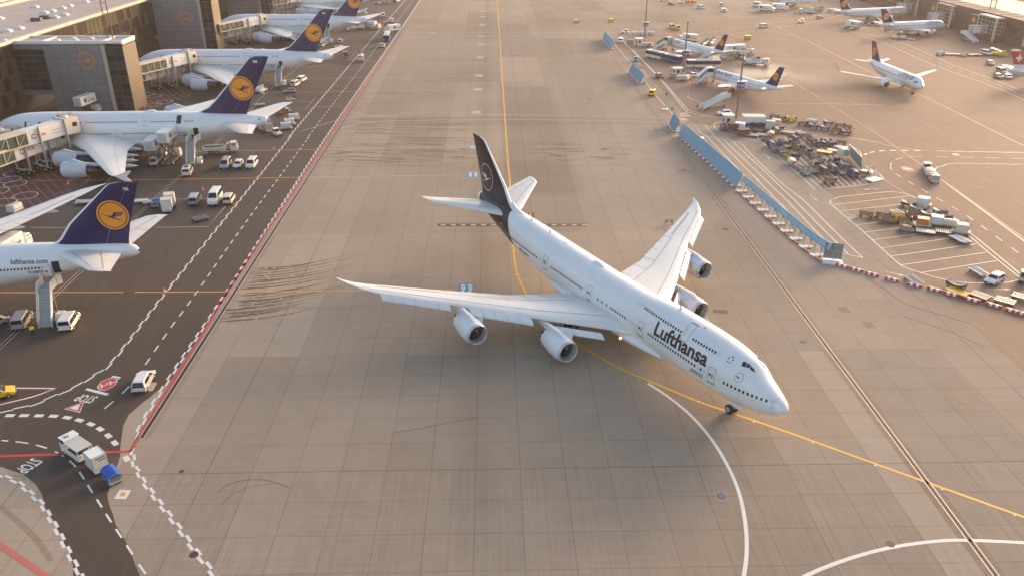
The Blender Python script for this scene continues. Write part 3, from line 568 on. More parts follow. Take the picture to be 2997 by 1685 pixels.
B380=[(0,4.4,4.5,4.6,.03),(.2,3.95,4.5,5.0,.55),(.7,3.55,4.55,5.55,1.05),(1.6,3.1,4.7,6.25,1.7),(3,2.7,4.9,7.15,2.35),(5,2.42,5.2,8.2,2.95),(7,2.3,5.5,8.95,3.3),(9.5,2.22,5.75,9.55,3.5),(13,2.2,5.9,9.9,3.57),(17,2.2,6.0,10.05,3.57),(30,2.3,6.2,10.3,3.57),(44,2.45,6.4,10.6,3.57),(48,2.8,6.5,10.62,3.5),(52,3.5,6.8,10.6,3.3),(56,4.4,7.2,10.52,2.95),(60,5.4,7.7,10.42,2.5),(64,6.35,8.2,10.3,1.98),(67,7.0,8.5,10.15,1.55),(69,7.5,8.7,9.95,1.2),(70.2,7.9,8.8,9.7,.9),(70.5,8.1,8.8,9.5,.65)]
def narrow(L,w,zb,zt,nz,tz,nose=5.0,tail=11.0):
    zm=(zb+zt)/2; T=L-tail; N=nose
    return [(0,nz-.05,nz,nz+.05,.03),(.03*N,nz-.35,nz,nz+.35,.35),(.12*N,nz-.62,nz+.03,nz+.7,.72),(.3*N,nz-.9,nz+.1,nz+1.15,w*.62),(.55*N,zb+.18,zm-.05,zt-.55,w*.84),(.8*N,zb+.04,zm,zt-.12,w*.96),(N,zb,zm,zt,w),(T,zb,zm,zt,w),(T+.2*tail,zb+.28,zm+.1,zt,w*.96),(T+.45*tail,zb+1.0,zm+.42,zt-.03,w*.78),(T+.7*tail,zb+1.85,zm+.85,zt-.12,w*.5),(T+.9*tail,tz-.5,tz-.05,tz+.42,w*.27),(L,tz-.22,tz,tz+.2,.16)]
B320=narrow(37.2,1.98,1.75,5.9,3.25,5.1,5.2,12.0)
B321=narrow(44.2,1.98,1.75,5.9,3.25,5.1,5.2,12.0)
B190=narrow(35.6,1.51,1.35,4.75,2.6,4.1,4.4,10.5)
def side(tab,s,z,sg):
    zb,zm,zt,w=interp(tab,s)
    h=(zt-zm) if z>zm else (zm-zb)
    q=max(0.0,1-((z-zm)/h)**2)
    return sg*w*math.sqrt(q)
# ------------------------------------------------------------------ aircraft
def fus_pt(tab,s,z,sg,eps=.015):
    zb,zm,zt,wd=interp(tab,s); h=(zt-zm) if z>zm else (zm-zb); q=max(0.0,1-((z-zm)/h)**2); y=wd*math.sqrt(q)
    ny=y/(wd*wd); nz=(z-zm)/(h*h); L=math.hypot(ny,nz) or 1
    return Vector((-s,sg*(y+eps*ny/L),z+eps*nz/L)),Vector((0,sg*ny/L,nz/L))
def fuselage(tab,parent,mt,split=None,mt2=None,tipsplit=None,nseg=48,step=1.0,name='fuselage'):
    mb=MB(mt); L=tab[-1][0]; us=[0,.05,.15,.3,.5,.75,1.0,1.4,1.8,2.3,2.8,3.4,4.0,4.6,5.3,6.2,7.2]
    x=8.2
    while x<L-2.5: us.append(x); x+=step
    us+=[L-2.2,L-1.5,L-1.0,L-.6,L-.3,L-.1,L]
    if split: us=sorted([u for u in us if min(abs(u-60),abs(u-72.2))>.35]+[60.0,72.2])
    def ring(u):
        r=[]
        for i in range(nseg):
            a=2*math.pi*i/nseg; s=u
            zb,zm,zt,wd=interp(tab,u)
            for it in range(3 if split else 1):
                z=zm+(zt-zm if math.sin(a)>0 else zm-zb)*math.sin(a)
                if split and 50<u<66: s=u+(split(z)-60)*max(0,1-abs(u-60)/(10 if u<60 else 6))
                elif split and u>69 and u<74: s=u+((z-8.5)*.75)*max(0,1-abs(u-72.2)/1.8)
                zb,zm,zt,wd=interp(tab,s)
            r.append((-s,wd*math.cos(a),z))
        return r
    rs=[ring(u) for u in us]
    mb.loft(rs,cap0=True,cap1=True)
    if split:
        mb.use(mt2); k=mb.cur
        for j in range(len(us)-1):
            if us[j]>=59.99 and us[j]<72.1:
                for i in range(nseg): mb.k[j*nseg+i]=k
    return mb.build(name,parent,smooth=60)
AX=[0,.006,.02,.05,.1,.18,.3,.45,.6,.75,.88,1]
def naca(c): return 5*(.2969*math.sqrt(c)-.126*c-.3516*c*c+.2843*c**3-.1036*c**4)
def interp_sec(secs,q):
    # secs rows: (q,s_le,s_te,off,tc,twist)
    if q<=secs[0][0]: return secs[0][1:]
    for a,b in zip(secs,secs[1:]):
        if q<=b[0]:
            t=(q-a[0])/(b[0]-a[0]); return [a[k]+(b[k]-a[k])*t for k in range(1,6)]
    return secs[-1][1:]
def wing_pt(secs,sg,q,c,up,eps=0):
    le,te,off,tc,tw=interp_sec(secs,q); ch=te-le; t=naca(c)*tc*ch
    cam_=.018*ch*(1-(2*c-1)**2); z=off+tw*(.5-c)*ch+cam_+(t*1.0 if up else -t*.8)
    return Vector((-(le+c*ch),sg*q,z+(eps if up else -eps)))
def fin_pt(secs,q,c,sg,eps=0):
    le,te,off,tc,tw=interp_sec(secs,q); ch=te-le; return Vector((-(le+c*ch),sg*(naca(c)*tc*ch+eps),q))
def fin_at(secs,s,z,sg,eps=.02):
    le,te,off,tc,tw=interp_sec(secs,z); c=min(1,max(0,(s-le)/(te-le))); return fin_pt(secs,z,c,sg,eps)+Vector((-(s-(le+c*(te-le))),0,0))
def refine(secs,n):
    qs=sorted(set([r[0] for r in secs]+[secs[0][0]+(secs[-1][0]-secs[0][0])*i/n for i in range(n+1)])); return qs
def wing(secs,sg,parent,mt,name='wing',lines=(),spans=(),lw=.09,n=16,mlines=LINEG):
    mb=MB(mt); rs=[]
    for q in refine(secs,n):
        rs.append([wing_pt(secs,sg,q,c,True) for c in AX]+[wing_pt(secs,sg,q,c,False) for c in AX[-1:0:-1]])
    mb.loft(rs,cap0=True,cap1=True)
    mb.use(mlines)
    for q0,q1,c0,c1 in lines:      # gaps along the span
        k=14; pa=[]
        for i in range(k+1):
            q=q0+(q1-q0)*i/k; c=c0+(c1-c0)*i/k; le,te=interp_sec(secs,q)[:2]; d=lw/(te-le)
            pa.append((wing_pt(secs,sg,q,c,True,.02),wing_pt(secs,sg,q,c+d,True,.02)))
        for a,b in zip(pa,pa[1:]): mb.quad(a[0],a[1],b[1],b[0])
    for q,c0,c1 in spans:          # gaps along the chord
        pa=[(wing_pt(secs,sg,q,c0+(c1-c0)*i/4,True,.02),wing_pt(secs,sg,q+lw*.8,c0+(c1-c0)*i/4,True,.02)) for i in range(5)]
        for a,b in zip(pa,pa[1:]): mb.quad(a[0],a[1],b[1],b[0])
    return mb.build(name,parent,smooth=50)
def fin(secs,parent,mt,le_mt=None,name='tail_fin'):
    mb=MB(mt); rs=[]
    for q in refine(secs,10):
        rs.append([fin_pt(secs,q,c,1) for c in AX]+[fin_pt(secs,q,c,-1) for c in AX[-1:0:-1]])
    mb.loft(rs,cap0=True,cap1=True)
    if le_mt:
        mb.use(le_mt); n=len(rs[0]); 
        for j in range(len(rs)-1):
            for i in list(range(0,3))+list(range(n-3,n)): mb.k[j*n+i]=mb.cur
    mb.use(LINEG)
    for sg in (1,-1):
        pa=[(fin_pt(secs,q,.70,sg,.015),fin_pt(secs,q,.708,sg,.015)) for q in refine(secs,10)]
        for a,b in zip(pa[1:],pa[2:]): mb.quad(a[0],a[1],b[1],b[0])
    return mb.build(name,parent,smooth=50)
def engine(parent,y,z,s,R,L,wz,mt=None,core=True,chev=True,strake=0,lip=LIP,wings=None,fan=FAN,n=36):
    """nacelle whose intake lip stands at s; wz = wing underside the pylon meets"""
    mt=mt or NAC; o=(-s,y,z)
    mb=MB(mt); mb.lathe([(.22*R,.955*R*.98),(.45*R,R*.99),(1.0*R,R*1.04),(1.7*R,R*1.03),(L*.75,R*.93)],o,n)
    k=n; rim=[];rin=[]
    for i in range(n):
        t=2*math.pi*i/n; a=L+(.16*R if (i%3==0 and chev) else 0); rr=R*.80
        rim.append((o[0]-a,o[1]+rr*math.cos(t),o[2]+rr*math.sin(t)))
        rin.append((o[0]-L*.75,o[1]+R*.93*math.cos(t),o[2]+R*.93*math.sin(t)))
    mb.loft([rin,rim])
    e=mb.build('engine',parent,smooth=45)
    m=MB(lip); m.lathe([(.24*R,.96*R*.98),(.10*R,R*.93),(.03*R,R*.89),(0,R*.85),(.02*R,R*.81),(.09*R,R*.785)],o,n); m.build('intake_lip',e,smooth=60)
    m=MB(INLET); m.lathe([(.09*R,R*.785),(.3*R,R*.77),(.75*R,R*.79)],o,n); m.build('intake_duct',e,smooth=60)
    m=MB(BLACK); m.cyl((o[0]-.80*R,y,z),(o[0]-.82*R,y,z),R*.79,n=n)
    m.use(fan)
    for i in range(22):
        t=2*math.pi*i/22; c_,s_=math.cos(t),math.sin(t); c2,s2=math.cos(t+.2),math.sin(t+.2)
        m.quad((o[0]-.62*R,y+.2*R*c_,z+.2*R*s_),(o[0]-.62*R,y+.77*R*c_,z+.77*R*s_),(o[0]-.78*R,y+.77*R*c2,z+.77*R*s2),(o[0]-.78*R,y+.2*R*c2,z+.2*R*s2))
    m.build('fan',e)
    m=MB(BLACK); m.lathe([(.34*R,.01),(.42*R,.10*R),(.6*R,.22*R),(.7*R,.25*R)],o,16); m.use(EWHITE); m.box((o[0]-.5*R,y+.13*R,z+.12*R),(.06*R,.05*R,.16*R)); m.build('spinner',e,smooth=60)
    if core:
        m=MB(HOT); m.lathe([(L*.8,R*.62),(L*1.0,R*.58),(L*1.22,R*.42),(L*1.22,R*.36),(L*1.42,R*.1),(L*1.45,.02)],o,20); m.lathe([(L-.02,R*.79),(L*.9,R*.5)],o,24); m.build('exhaust_cone',e,smooth=40)
    # pylon: from nacelle crown back to the wing
    m=MB(mt); wd=.16*R; ps=[(.55*R,z+R*1.0),(L*.45,z+R*1.3),(L*.85,wz+.25),(L*1.55,wz+.1),(L*1.5,wz-.45),(L*1.0,z+R*.55),(.8*R,z+R*.9)]
    n_=len(ps); m.add([(o[0]-a,y-wd,b) for a,b in ps]+[(o[0]-a,y+wd,b) for a,b in ps],[tuple(range(n_)),tuple(range(2*n_-1,n_-1,-1))]+[(i,(i+1)%n_,n_+(i+1)%n_,n_+i) for i in range(n_)])
    m.build('pylon',e,bevel=.08)
    if strake:
        m=MB(mt); a0,a1=.7*R,1.75*R; t=math.radians(90-48*strake); c_,s_=math.cos(t),math.sin(t)
        q=[(o[0]-a0,y+R*1.0*c_,z+R*1.0*s_),(o[0]-a0-.35*R,y+R*1.42*c_,z+R*1.42*s_),(o[0]-a1,y+R*1.46*c_,z+R*1.46*s_),(o[0]-a1,y+R*1.0*c_,z+R*1.0*s_)]
        q2=[(a,b+.05,c+.03) for a,b,c in q]; m.add(q+q2,[(0,1,2,3),(7,6,5,4)]+[(i,(i+1)%4,4+(i+1)%4,4+i) for i in range(4)]); m.build('strake',e)
    return e
def wheel(parent,x,y,r,wd,name='wheel'):
    m=MB(TYRE); m.lathe([(0,0)],(0,0,0),3) if 0 else None
    prof=[(-wd/2,r*.55),(-wd/2,r*.85),(-wd*.36,r*.97),(0,r),(wd*.36,r*.97),(wd/2,r*.85),(wd/2,r*.55)]
    vs=[];fs=[];n=20
    for a,rr in prof:
        for i in range(n): t=2*math.pi*i/n; vs.append((x+rr*math.cos(t),y+a,r+rr*math.sin(t)))
    for j in range(len(prof)-1):
        for i in range(n): fs.append((j*n+i,j*n+(i+1)%n,(j+1)*n+(i+1)%n,(j+1)*n+i))
    m.add(vs,fs); m.use(RIM)
    for sg in (-1,1): m.cyl((x,y+sg*wd*.5,r),(x,y+sg*wd*.30,r),r*.56,r*.4,n=16); m.cyl((x,y+sg*wd*.5,r),(x,y+sg*wd*.2,r),r*.2,n=10)
    return m.build(name,parent,smooth=40)
def gear(parent,name,s,y,zt,r,wd,track,axles,base):
    m=MB(STEEL); m.cyl((-s,y,r),(-s-.1,y,zt),r*.28,r*.34,n=10); m.cyl((-s,y,r*1.6),(-s+1.1*r*1.4,y,zt*.97),r*.12,n=8)
    for i in range(axles):
        x=-s+base*((axles-1)/2-i); m.cyl((x,y-track/2,r),(x,y+track/2,r),r*.16,n=8)
    if axles>1: m.cyl((-s-base*(axles-1)/2,y,r),(-s+base*(axles-1)/2,y,r),r*.2,n=8)
    g=m.build(name,parent,smooth=40)
    for i in range(axles):
        for sg in (-1,1): wheel(g,-s+base*((axles-1)/2-i),y+sg*track/2,r,wd)
    return g
def gear_doors(g,s,y,z0,z1,l,gap):
    m=MB(WHITE)
    for sg in (-1,1): m.box((-s+.2,y+sg*gap,(z0+z1)/2),(l,.05,z1-z0),rz=0)
    m.build('gear_door',g)
_WM={}
def window_mesh(w_,h_,mt):
    k=(w_,h_,mt.name)
    if k not in _WM:
        me=bpy.data.meshes.new('cabin_window'); n=12; vs=[];
        for i in range(n):
            t=2*math.pi*i/n; c_,s_=math.cos(t),math.sin(t); e=.6
            vs.append((math.copysign(abs(c_)**e,c_)*w_/2,math.copysign(abs(s_)**e,s_)*h_/2,0))
        me.from_pydata(vs,[],[tuple(range(n))]); me.materials.append(mt); _WM[k]=me
    return _WM[k]
def frame_at(tab,s,z,sg,eps=.015):
    p,nn=fus_pt(tab,s,z,sg,eps); p2,_=fus_pt(tab,s+.3,z,sg,eps); xa=(p-p2).normalized(); nn=(nn-xa*nn.dot(xa)).normalized(); ya=nn.cross(xa)
    return p,Matrix(((xa.x,ya.x,nn.x),(xa.y,ya.y,nn.y),(xa.z,ya.z,nn.z)))
def window_row(tab,parent,sg,s0,s1,zf,pitch=.508,w_=.27,h_=.38,mt=WINDOW,skip=()):
    n=max(1,int(round(abs(s1-s0)/pitch)))
    for i in range(n+1):
        if i in skip: continue
        s=s0+(s1-s0)*i/n; p,M=frame_at(tab,s,zf(s),sg,.02)
        o=bpy.data.objects.new('cabin_window',window_mesh(w_,h_,mt)); COL.objects.link(o); o.parent=parent; o.matrix_local=Matrix.Translation(p)@M.to_4x4()
def window_line(tab,parent,sg,s0,s1,zf,pitch=.508,w_=.27,h_=.38,mt=WINDOW):
    mb=MB(mt); n=max(1,int(round(abs(s1-s0)/pitch)))
    for i in range(n+1):
        s=s0+(s1-s0)*i/n; z=zf(s)
        mb.quad(*[fus_pt(tab,s+a*w_/2,z+b*h_/2,sg,.02)[0] for a,b in ((-1,-.6),(-1,.6),(-.5,1),(.5,1),(1,.6),(1,-.6),(.5,-1),(-.5,-1))])
    return mb.build('cabin_window_row',parent)
def door(tab,parent,sg,s,z,w_=1.07,h_=1.93,lw=.055,mt=LINEG,handle=True,name='cabin_door',open_=False,dark=None):
    mb=MB(mt); P=lambda a,b,e=.02: fus_pt(tab,s+a,z+b,sg,e)[0]
    if open_:
        mb.use(BLACK); k=6
        for i in range(k): b0=-h_/2+h_*i/k; b1=-h_/2+h_*(i+1)/k; mb.quad(P(-w_/2,b0),P(w_/2,b0),P(w_/2,b1),P(-w_/2,b1))
        return mb.build(name,parent)
    k=8
    for a in (-w_/2,w_/2):
        for i in range(k): b0=-h_/2+h_*i/k; b1=-h_/2+h_*(i+1)/k; mb.quad(P(a-lw/2,b0),P(a+lw/2,b0),P(a+lw/2,b1),P(a-lw/2,b1))
    for b in (-h_/2,h_/2): mb.quad(P(-w_/2,b-lw/2),P(w_/2,b-lw/2),P(w_/2,b+lw/2),P(-w_/2,b+lw/2))
    mb.use(dark or INK); mb.quad(P(-w_/2-.1,-h_/2-.14),P(w_/2+.1,-h_/2-.14),P(w_/2+.1,-h_/2-.05),P(-w_/2-.1,-h_/2-.05))
    d=mb.build(name,parent)
    if handle:
        m=MB(dark or WINDOW); m.quad(P(.08,-.12),P(.36,-.12),P(.36,.22),P(.08,.22)); m.quad(P(-.22,-.3),P(-.08,-.3),P(-.08,.25),P(-.22,.25)); m.build('door_handle',d)
    return d
def lettering(tab,parent,sg,st,s0,s1,z,sy,mt,name='airline_lettering',bold=.03,dv=.1,zs=0.0):
    """line of text from station s0 (left end as read) to s1"""
    mb=MB(mt); L=abs(s1-s0); d=1 if s1>s0 else -1
    vs,fs,W=text2d(st,bold,dv,.25); k=L/W
    mb.add([fus_pt(tab,s0+d*x*k,z+y*k*sy+zs*x*k,sg,.02)[0] for x,y in vs],fs); return mb.build(name,parent,recalc=False)
def fin_emblem(parent,secs,sides,s,z,R,ring,disc,crane,name='tail_emblem',thin=.035):
    for sg in sides:
        mb=MB(ring); emblem(mb,lambda u,v,l=0: fin_at(secs,s+u,z+v,sg,.025+.03*l),R,ring,disc,None,crane,thin); mb.build(name,parent,recalc=False)
def fin_text(parent,secs,sg,st,s,z,wd,mt,name='tail_code'):
    mb=MB(mt); vs,fs,W=text2d(st,.03,.2,.2); k=wd/W; d=1 if sg>0 else -1
    mb.add([fin_at(secs,s+d*(x*k-wd/2),z+y*k,sg,.03) for x,y in vs],fs); mb.build(name,parent,recalc=False)
FIN747=[(8.6,60.6,73.2,0,.09,0),(9.6,61.6,72.9,0,.09,0),(10.3,62.5,73.05,0,.095,0),(12.8,64.45,73.75,0,.095,0),(18.7,71.2,75.9,0,.09,0),(19.15,71.9,76.1,0,.09,0),(19.4,73.4,76.3,0,.07,0)]
STAB747=[(1.0,61.8,72.0,8.35,.10,0),(10.7,71.4,74.6,9.8,.085,0),(11.2,73.0,74.95,9.87,.06,0)]
W747=[(0,20.5,40.5,3.5,.12,.03),(3.2,24.6,40.2,3.75,.135,.03),(5.0,27.0,40.6,3.95,.13,.025),(12.2,33.1,42.2,4.72,.11,.01),(21.8,41.7,47.3,5.72,.10,-.01),(30.5,48.5,51.9,6.85,.09,-.02),(32.2,50.4,52.9,7.15,.085,-.02),(33.4,52.4,53.8,7.45,.07,-.02),(34.2,54.3,54.75,7.7,.05,0)]
def jumbo(name,label,pose,new,half=False):
    t=thing(name,label,'airliner',(pose[0],pose[1],0),pose[2],'wide body airliners in old navy tail colours' if not new else None)
    fu=fuselage(B747,t,WHITE,split=(lambda z:56.4+(z-4.54)*1.0) if new else None,mt2=NAVY,nseg=56,step=.8)
    sec=W747
    m=MB(WHITE); rs=[]
    for s,wd,zb,zt in ((19.5,2.3,2.05,3.2),(22,3.1,1.8,4.1),(25,3.62,1.62,4.5),(34,3.72,1.6,4.5),(40,3.6,1.62,4.3),(44,3.1,1.85,3.9),(47.5,2.3,2.15,3.4)):
        rs.append([(-s,wd*math.cos(a),(zb+zt)/2+(zt-zb)/2*math.sin(a)) for a in [2*math.pi*i/28 for i in range(28)]])
    m.loft(rs,cap0=True,cap1=True); m.build('belly_fairing',t,smooth=60)
    for sg in (1,-1):
        wg=wing(sec,sg,t,WING,lines=[(4.5,31,.20,.26),(5,20.8,.66,.66),(21.5,29.5,.70,.70),(21.8,29.3,.76,.76),(30.9,31.5,.26,.45)],spans=[(10.6,.66,1),(20.9,.66,1),(29.4,.70,1),(13.4,.66,1),(7.6,.80,1),(16.5,.82,1),(18.8,.82,1)],lw=.10)
        # leading edge slats stand off ahead of and below the nose
        def slat(q0,q1,n,fw=1.15,drop=.45,gap=.18):
            for i in range(n):
                a=q0+(q1-q0)*i/n+.03; b=q0+(q1-q0)*(i+1)/n-.03; m=MB(WHITE); rs=[]
                for q in (a,b):
                    le,te,off,tc,tw=interp_sec(sec,q); x=-le; z=off+tw*.5*(te-le)
                    rs.append([(x+fw,sg*q,z-drop-.25),(x+fw+.02,sg*q,z-drop),(x+fw*.75,sg*q,z-drop*.3+.12),(x+gap,sg*q,z+.22),(x+gap,sg*q,z+.12),(x+fw*.7,sg*q,z-drop*.3-.1)])
                m.loft(rs,cap0=True,cap1=True); m.build('slat',wg,smooth=50)
        if new:
            slat(22.3,30.2,6,.95,.4); slat(13.6,20.2,5,1.25,.5)
            m=MB(WHITE); rs=[]
            for q in (6.2,11.2):
                le,te,off,tc,tw=interp_sec(sec,q); x=-le; z=off-.35
                rs.append([(x+1.55,sg*q,z-.75),(x+1.6,sg*q,z-.6),(x+.65,sg*q,z-.02),(x+.6,sg*q,z-.14)])
            m.loft(rs,cap0=True,cap1=True); m.build('leading_edge_flap',wg)
        for q in (6.8,14.6,18.6,24.6):
            m=MB(WING); le,te,off,tc,tw=interp_sec(sec,q); rs=[]
            for d,r in ((-3.2,.02),(-2.2,.28),(-.8,.36),(.3,.22),(.95,.03)):
                rs.append([(-(te+d),sg*(q+r*.6*math.cos(a)),off-.42+d*.05+r*math.sin(a)) for a in [2*math.pi*i/10 for i in range(10)]])
            m.loft(rs,cap0=True,cap1=True); m.build('flap_track_fairing',wg,smooth=50)
        for (y,z,s,wz,f) in ((11.8,2.45,26.95,4.3,1),(20.8,3.3,36.0,5.3,1)):
            engine(t,sg*y,z,s,1.66,5.0,wz,strake=-sg if new else 0)
        wing(STAB747,sg,t,WING,name='horizontal_stabilizer',lines=[(2.0,10.2,.22,.24),(2.0,10.4,.68,.68)],spans=[(6.2,.68,1),(10.3,.25,.68)],lw=.09)
    f=fin(FIN747,t,NAVY if new else OLDNAVY,le_mt=WHITE)
    if new:
        fin_emblem(f,FIN747,(1,-1),70.7,12.75,2.42,EWHITE,None,EWHITE,thin=.022)
        m=MB(WHITE); rs=[]
        for s,h,wd in ((57.6,9.45,.05),(59.2,9.75,.28),(60.8,10.15,.42),(62.1,10.8,.40)): rs.append([(-s,-wd,9.2),(-s,-wd*.5,h-.12),(-s,0,h),(-s,wd*.5,h-.12),(-s,wd,9.2)])
        m.loft(rs,close=False); m.build('dorsal_fillet',t,smooth=60)
    else:
        fin_emblem(f,FIN747,(1,-1),71.5,14.2,2.36,ORANGE,ORANGE,INKB); fin_text(f,FIN747,1,'YK',74.25,18.05,.95,EWHITE)
        fin_text(f,FIN747,-1,'YK',74.25,18.05,.95,EWHITE)
    m=MB(BLACK); m.cyl((-74.24,0,8.3),(-74.35,0,8.3),.28,n=14); m.build('exhaust_outlet',t)
    m=MB(mat('landing lamp',(1,.55,.2),.3,var=0,emit=1.5)); m.cyl((-25.2,-4.55,3.55),(-25.1,-4.6,3.52),.2,n=10); m.build('landing_light',t)
    g=gear(t,'nose_gear',8.1,0,2.6,.61,.42,.95,1,0); gear_doors(g,7.6,0,1.5,2.45,1.9,.62)
    [MB(LAMP).box((-7.6,y_,1.5),(.1,.2,.2)).build('taxi_lamp',g) for y_ in (.2,-.2)]
    for y,s,zt in ((5.5,36.0,3.6),(-5.5,36.0,3.6),(1.9,39.2,2.4),(-1.9,39.2,2.4)):
        gear(t,'main_gear',s,y,zt,.62,.46,1.12,2,1.47)
    zl=lambda s:5.66+max(0,s-12)*.0125
    side=-1 if new else 1
    if new:
        for a,b,sk in ((2.0,7.3,()),(12.1,21.1,()),(26.2,29.4,()),(36.5,44.8,()),(49.1,58.3,())): window_row(B747,t,side,a,b,zl)
        for s in (30.4,31.5,32.5,11.0): window_row(B747,t,side,s,s,zl)
        window_row(B747,t,side,58.9,60.5,zl,mt=GREY)
        window_row(B747,t,side,9.95,13.7,lambda s:8.3,pitch=.47); window_row(B747,t,side,16.0,23.3,lambda s:8.3,pitch=.50)
        pl=MB(LINEL)
        for s,z in [(1.4,zl(1.4)),(7.95,zl(8)),(10.45,zl(10)),(11.5,zl(11)),(9.4,8.3),(23.8,8.3),(24.35,8.3),(24.9,8.3)]+[(23.8+.52*i,zl(24)) for i in range(5)]+[(47.4+.52*i,zl(48)) for i in range(3)]:
            k=14; r0=[fus_pt(B747,s+.15*math.cos(2*math.pi*i/k),z+.2*math.sin(2*math.pi*i/k),side,.02)[0] for i in range(k)]; r1=[fus_pt(B747,s+.115*math.cos(2*math.pi*i/k),z+.165*math.sin(2*math.pi*i/k),side,.02)[0] for i in range(k)]
            pl.loft([r0,r1])
        pl.build('window_plug',t)
        for s,z in ((9.25,5.68),(22.75,5.75),(34.75,5.93),(46.6,6.15)): door(B747,t,side,s,z,1.1,2.0)
        door(B747,t,side,62.1,6.45,.9,1.5,mt=EWHITE,dark=GREY)
        d=door(B747,t,side,15.05,8.5,1.15,1.85,handle=False,dark=LINEL); m=MB(LINEG)
        m.quad(*[fus_pt(B747,15.3+a,8.3+b,side,.02)[0] for a,b in ((0,-.1),(.07,-.1),(.07,.55),(0,.55))]); m.build('door_handle',d)
        lettering(B747,t,side,'Lufthansa',20.15,10.35,6.24,.94,INK,bold=.03,zs=.012)
        lettering(B747,t,side,'D-ABYA',54.0,51.5,5.15,.85,INK,'registration',.04)
        lettering(B747,t,side,'Boeing 747-8',12.5,10.6,4.85,.95,INK,'small_lettering',.03); lettering(B747,t,side,'#ExploreTheNew',12.9,10.6,4.52,.95,INK,'small_lettering',.03)
        m=MB(INK); zz=(5.45,5.22,4.98)
        for mt_,z0,z1 in ((INK,5.42,5.6),(RED,5.24,5.42),(ORANGE,5.06,5.24)):
            m.use(mt_); m.quad(*[fus_pt(B747,54.9-a,b,side,.02)[0] for a,b in ((0,z0),(.65,z0),(.65,z1),(0,z1))])
        m.build('flag',t)
        m=MB(INK); emblem(m,lambda u,v,l=0: fus_pt(B747,5.75+u,7.05+v,side,.02+.01*l)[0],.55,INK,None,None,INK,thin=.03); m.build('nose_emblem',t,recalc=False)
        m=MB(INK)
        for i in range(5):
            a=math.radians(90+72*i); P=lambda r,t_: fus_pt(B747,7.75-r*math.cos(t_),8.3+r*math.sin(t_),side,.02)[0]
            m.quad(P(.42,a),P(.2,a+.35),P(.22,a-.1)); m.quad(P(.42,a),P(.22,a),P(.3,a-.42))
        m.build('alliance_star',t,recalc=False)
        m=MB(LINEL); k=40
        r0=[];r1=[]
        for i in range(k):
            a=2*math.pi*i/k
            for r,s in ((r0,1.25),(r1,1.30)):
                zb,zm,zt,wd=interp(B747,s); r.append((-s,(wd+.012)*math.cos(a),zm+((zt-zm) if math.sin(a)>0 else zm-zb)*math.sin(a)*1.005))
        m.loft([r0,r1]); m.build('radome_seam',t)
        for s,dy,l,wd,h in ((37.0,0,2.9,.55,.45),(45.7,0,1.3,.18,.18)):
            m=MB(WHITE); zt=interp(B747,s)[2]; rs=[]
            for d,r in ((-1,.02),(-.8,.55),(-.3,1),(.3,1),(.8,.6),(1,.02)):
                rs.append([(-(s+d*l/2),wd*r*math.cos(a),zt-.12+h*r*math.sin(a)) for a in [math.pi*i/8 for i in range(9)]])
            m.loft(rs,close=False); m.build('antenna_dome',t,smooth=60)
        for s in (49.9,18.6,55.5):
            m=MB(WHITE); zt=interp(B747,s)[2]; m.add([(-s,-.03,zt-.1),(-s-.5,-.03,zt-.1),(-s-.55,-.03,zt+.5),(-s-.3,-.03,zt+.5),(-s,.03,zt-.1),(-s-.5,.03,zt-.1),(-s-.55,.03,zt+.5),(-s-.3,.03,zt+.5)],[(0,1,2,3),(7,6,5,4),(0,4,5,1),(1,5,6,2),(2,6,7,3),(3,7,4,0)]); m.build('blade_antenna',t)
        m=MB(RED); m.cyl((-13.6,-.6,9.45),(-13.6,-.6,9.62),.12,.06,n=10); m.build('beacon',t)
    else:
        window_row(B747,t,side,44,60.2,lambda s:6.45+max(0,s-54)*.03); lettering(B747,t,side,'lufthansa.com',55.7,61.1,7.3,1.0,INKB,bold=.02)
        lettering(B747,t,side,'D-ABYK',58.0,60.3,5.78,.9,INKB,'registration',.02)
        door(B747,t,side,62.15,6.55,1.1,1.95,open_=True,name='cabin_doorway')
        m=MB(WHITE); p,M=frame_at(B747,60.95,6.25,1,.32); m.box((0,0,0),(1.1,1.9,.12)); m.use(WINDOW); m.box((.1,.1,.07),(.26,.34,.03)); o=m.build('cabin_door',t,bevel=.04); o.matrix_local=Matrix.Translation(p)@M.to_4x4()
    # cockpit glazing, both sides
    for sg in (1,-1):
        for q in ([(6.2,8.17),(5.74,8.19),(5.98,8.52),(6.42,8.56)],[(5.66,8.2),(5.34,8.2),(5.62,8.46),(5.9,8.5)],[(5.25,8.16),(4.66,7.84),(5.0,8.16),(5.54,8.46)]):
            m=MB(COCK); n=5
            for i in range(n):
                for k in range(n):
                    pt=lambda u,v: fus_pt(B747,*[(q[0][d]*(1-u)+q[1][d]*u)*(1-v)+(q[3][d]*(1-u)+q[2][d]*u)*v for d in (0,1)],sg,.025)[0]
                    m.quad(pt(i/n,k/n),pt((i+1)/n,k/n),pt((i+1)/n,(k+1)/n),pt(i/n,(k+1)/n))
            m.build('cockpit_window',t,recalc=False)
    return t
FIN380=[(9.8,53.0,65.6,0,.10,0),(10.7,54.0,65.7,0,.10,0),(11.7,56.2,66.2,0,.10,0),(13.45,58.2,67.0,0,.10,0),(22.9,67.4,72.2,0,.09,0),(23.4,68.0,72.4,0,.085,0),(23.8,69.4,72.55,0,.06,0)]
STAB380=[(1.0,58.5,68.2,8.1,.11,0),(13.8,68.2,71.6,9.45,.09,0),(14.7,69.3,72.0,9.55,.08,0),(15.2,71.0,72.3,9.6,.05,0)]
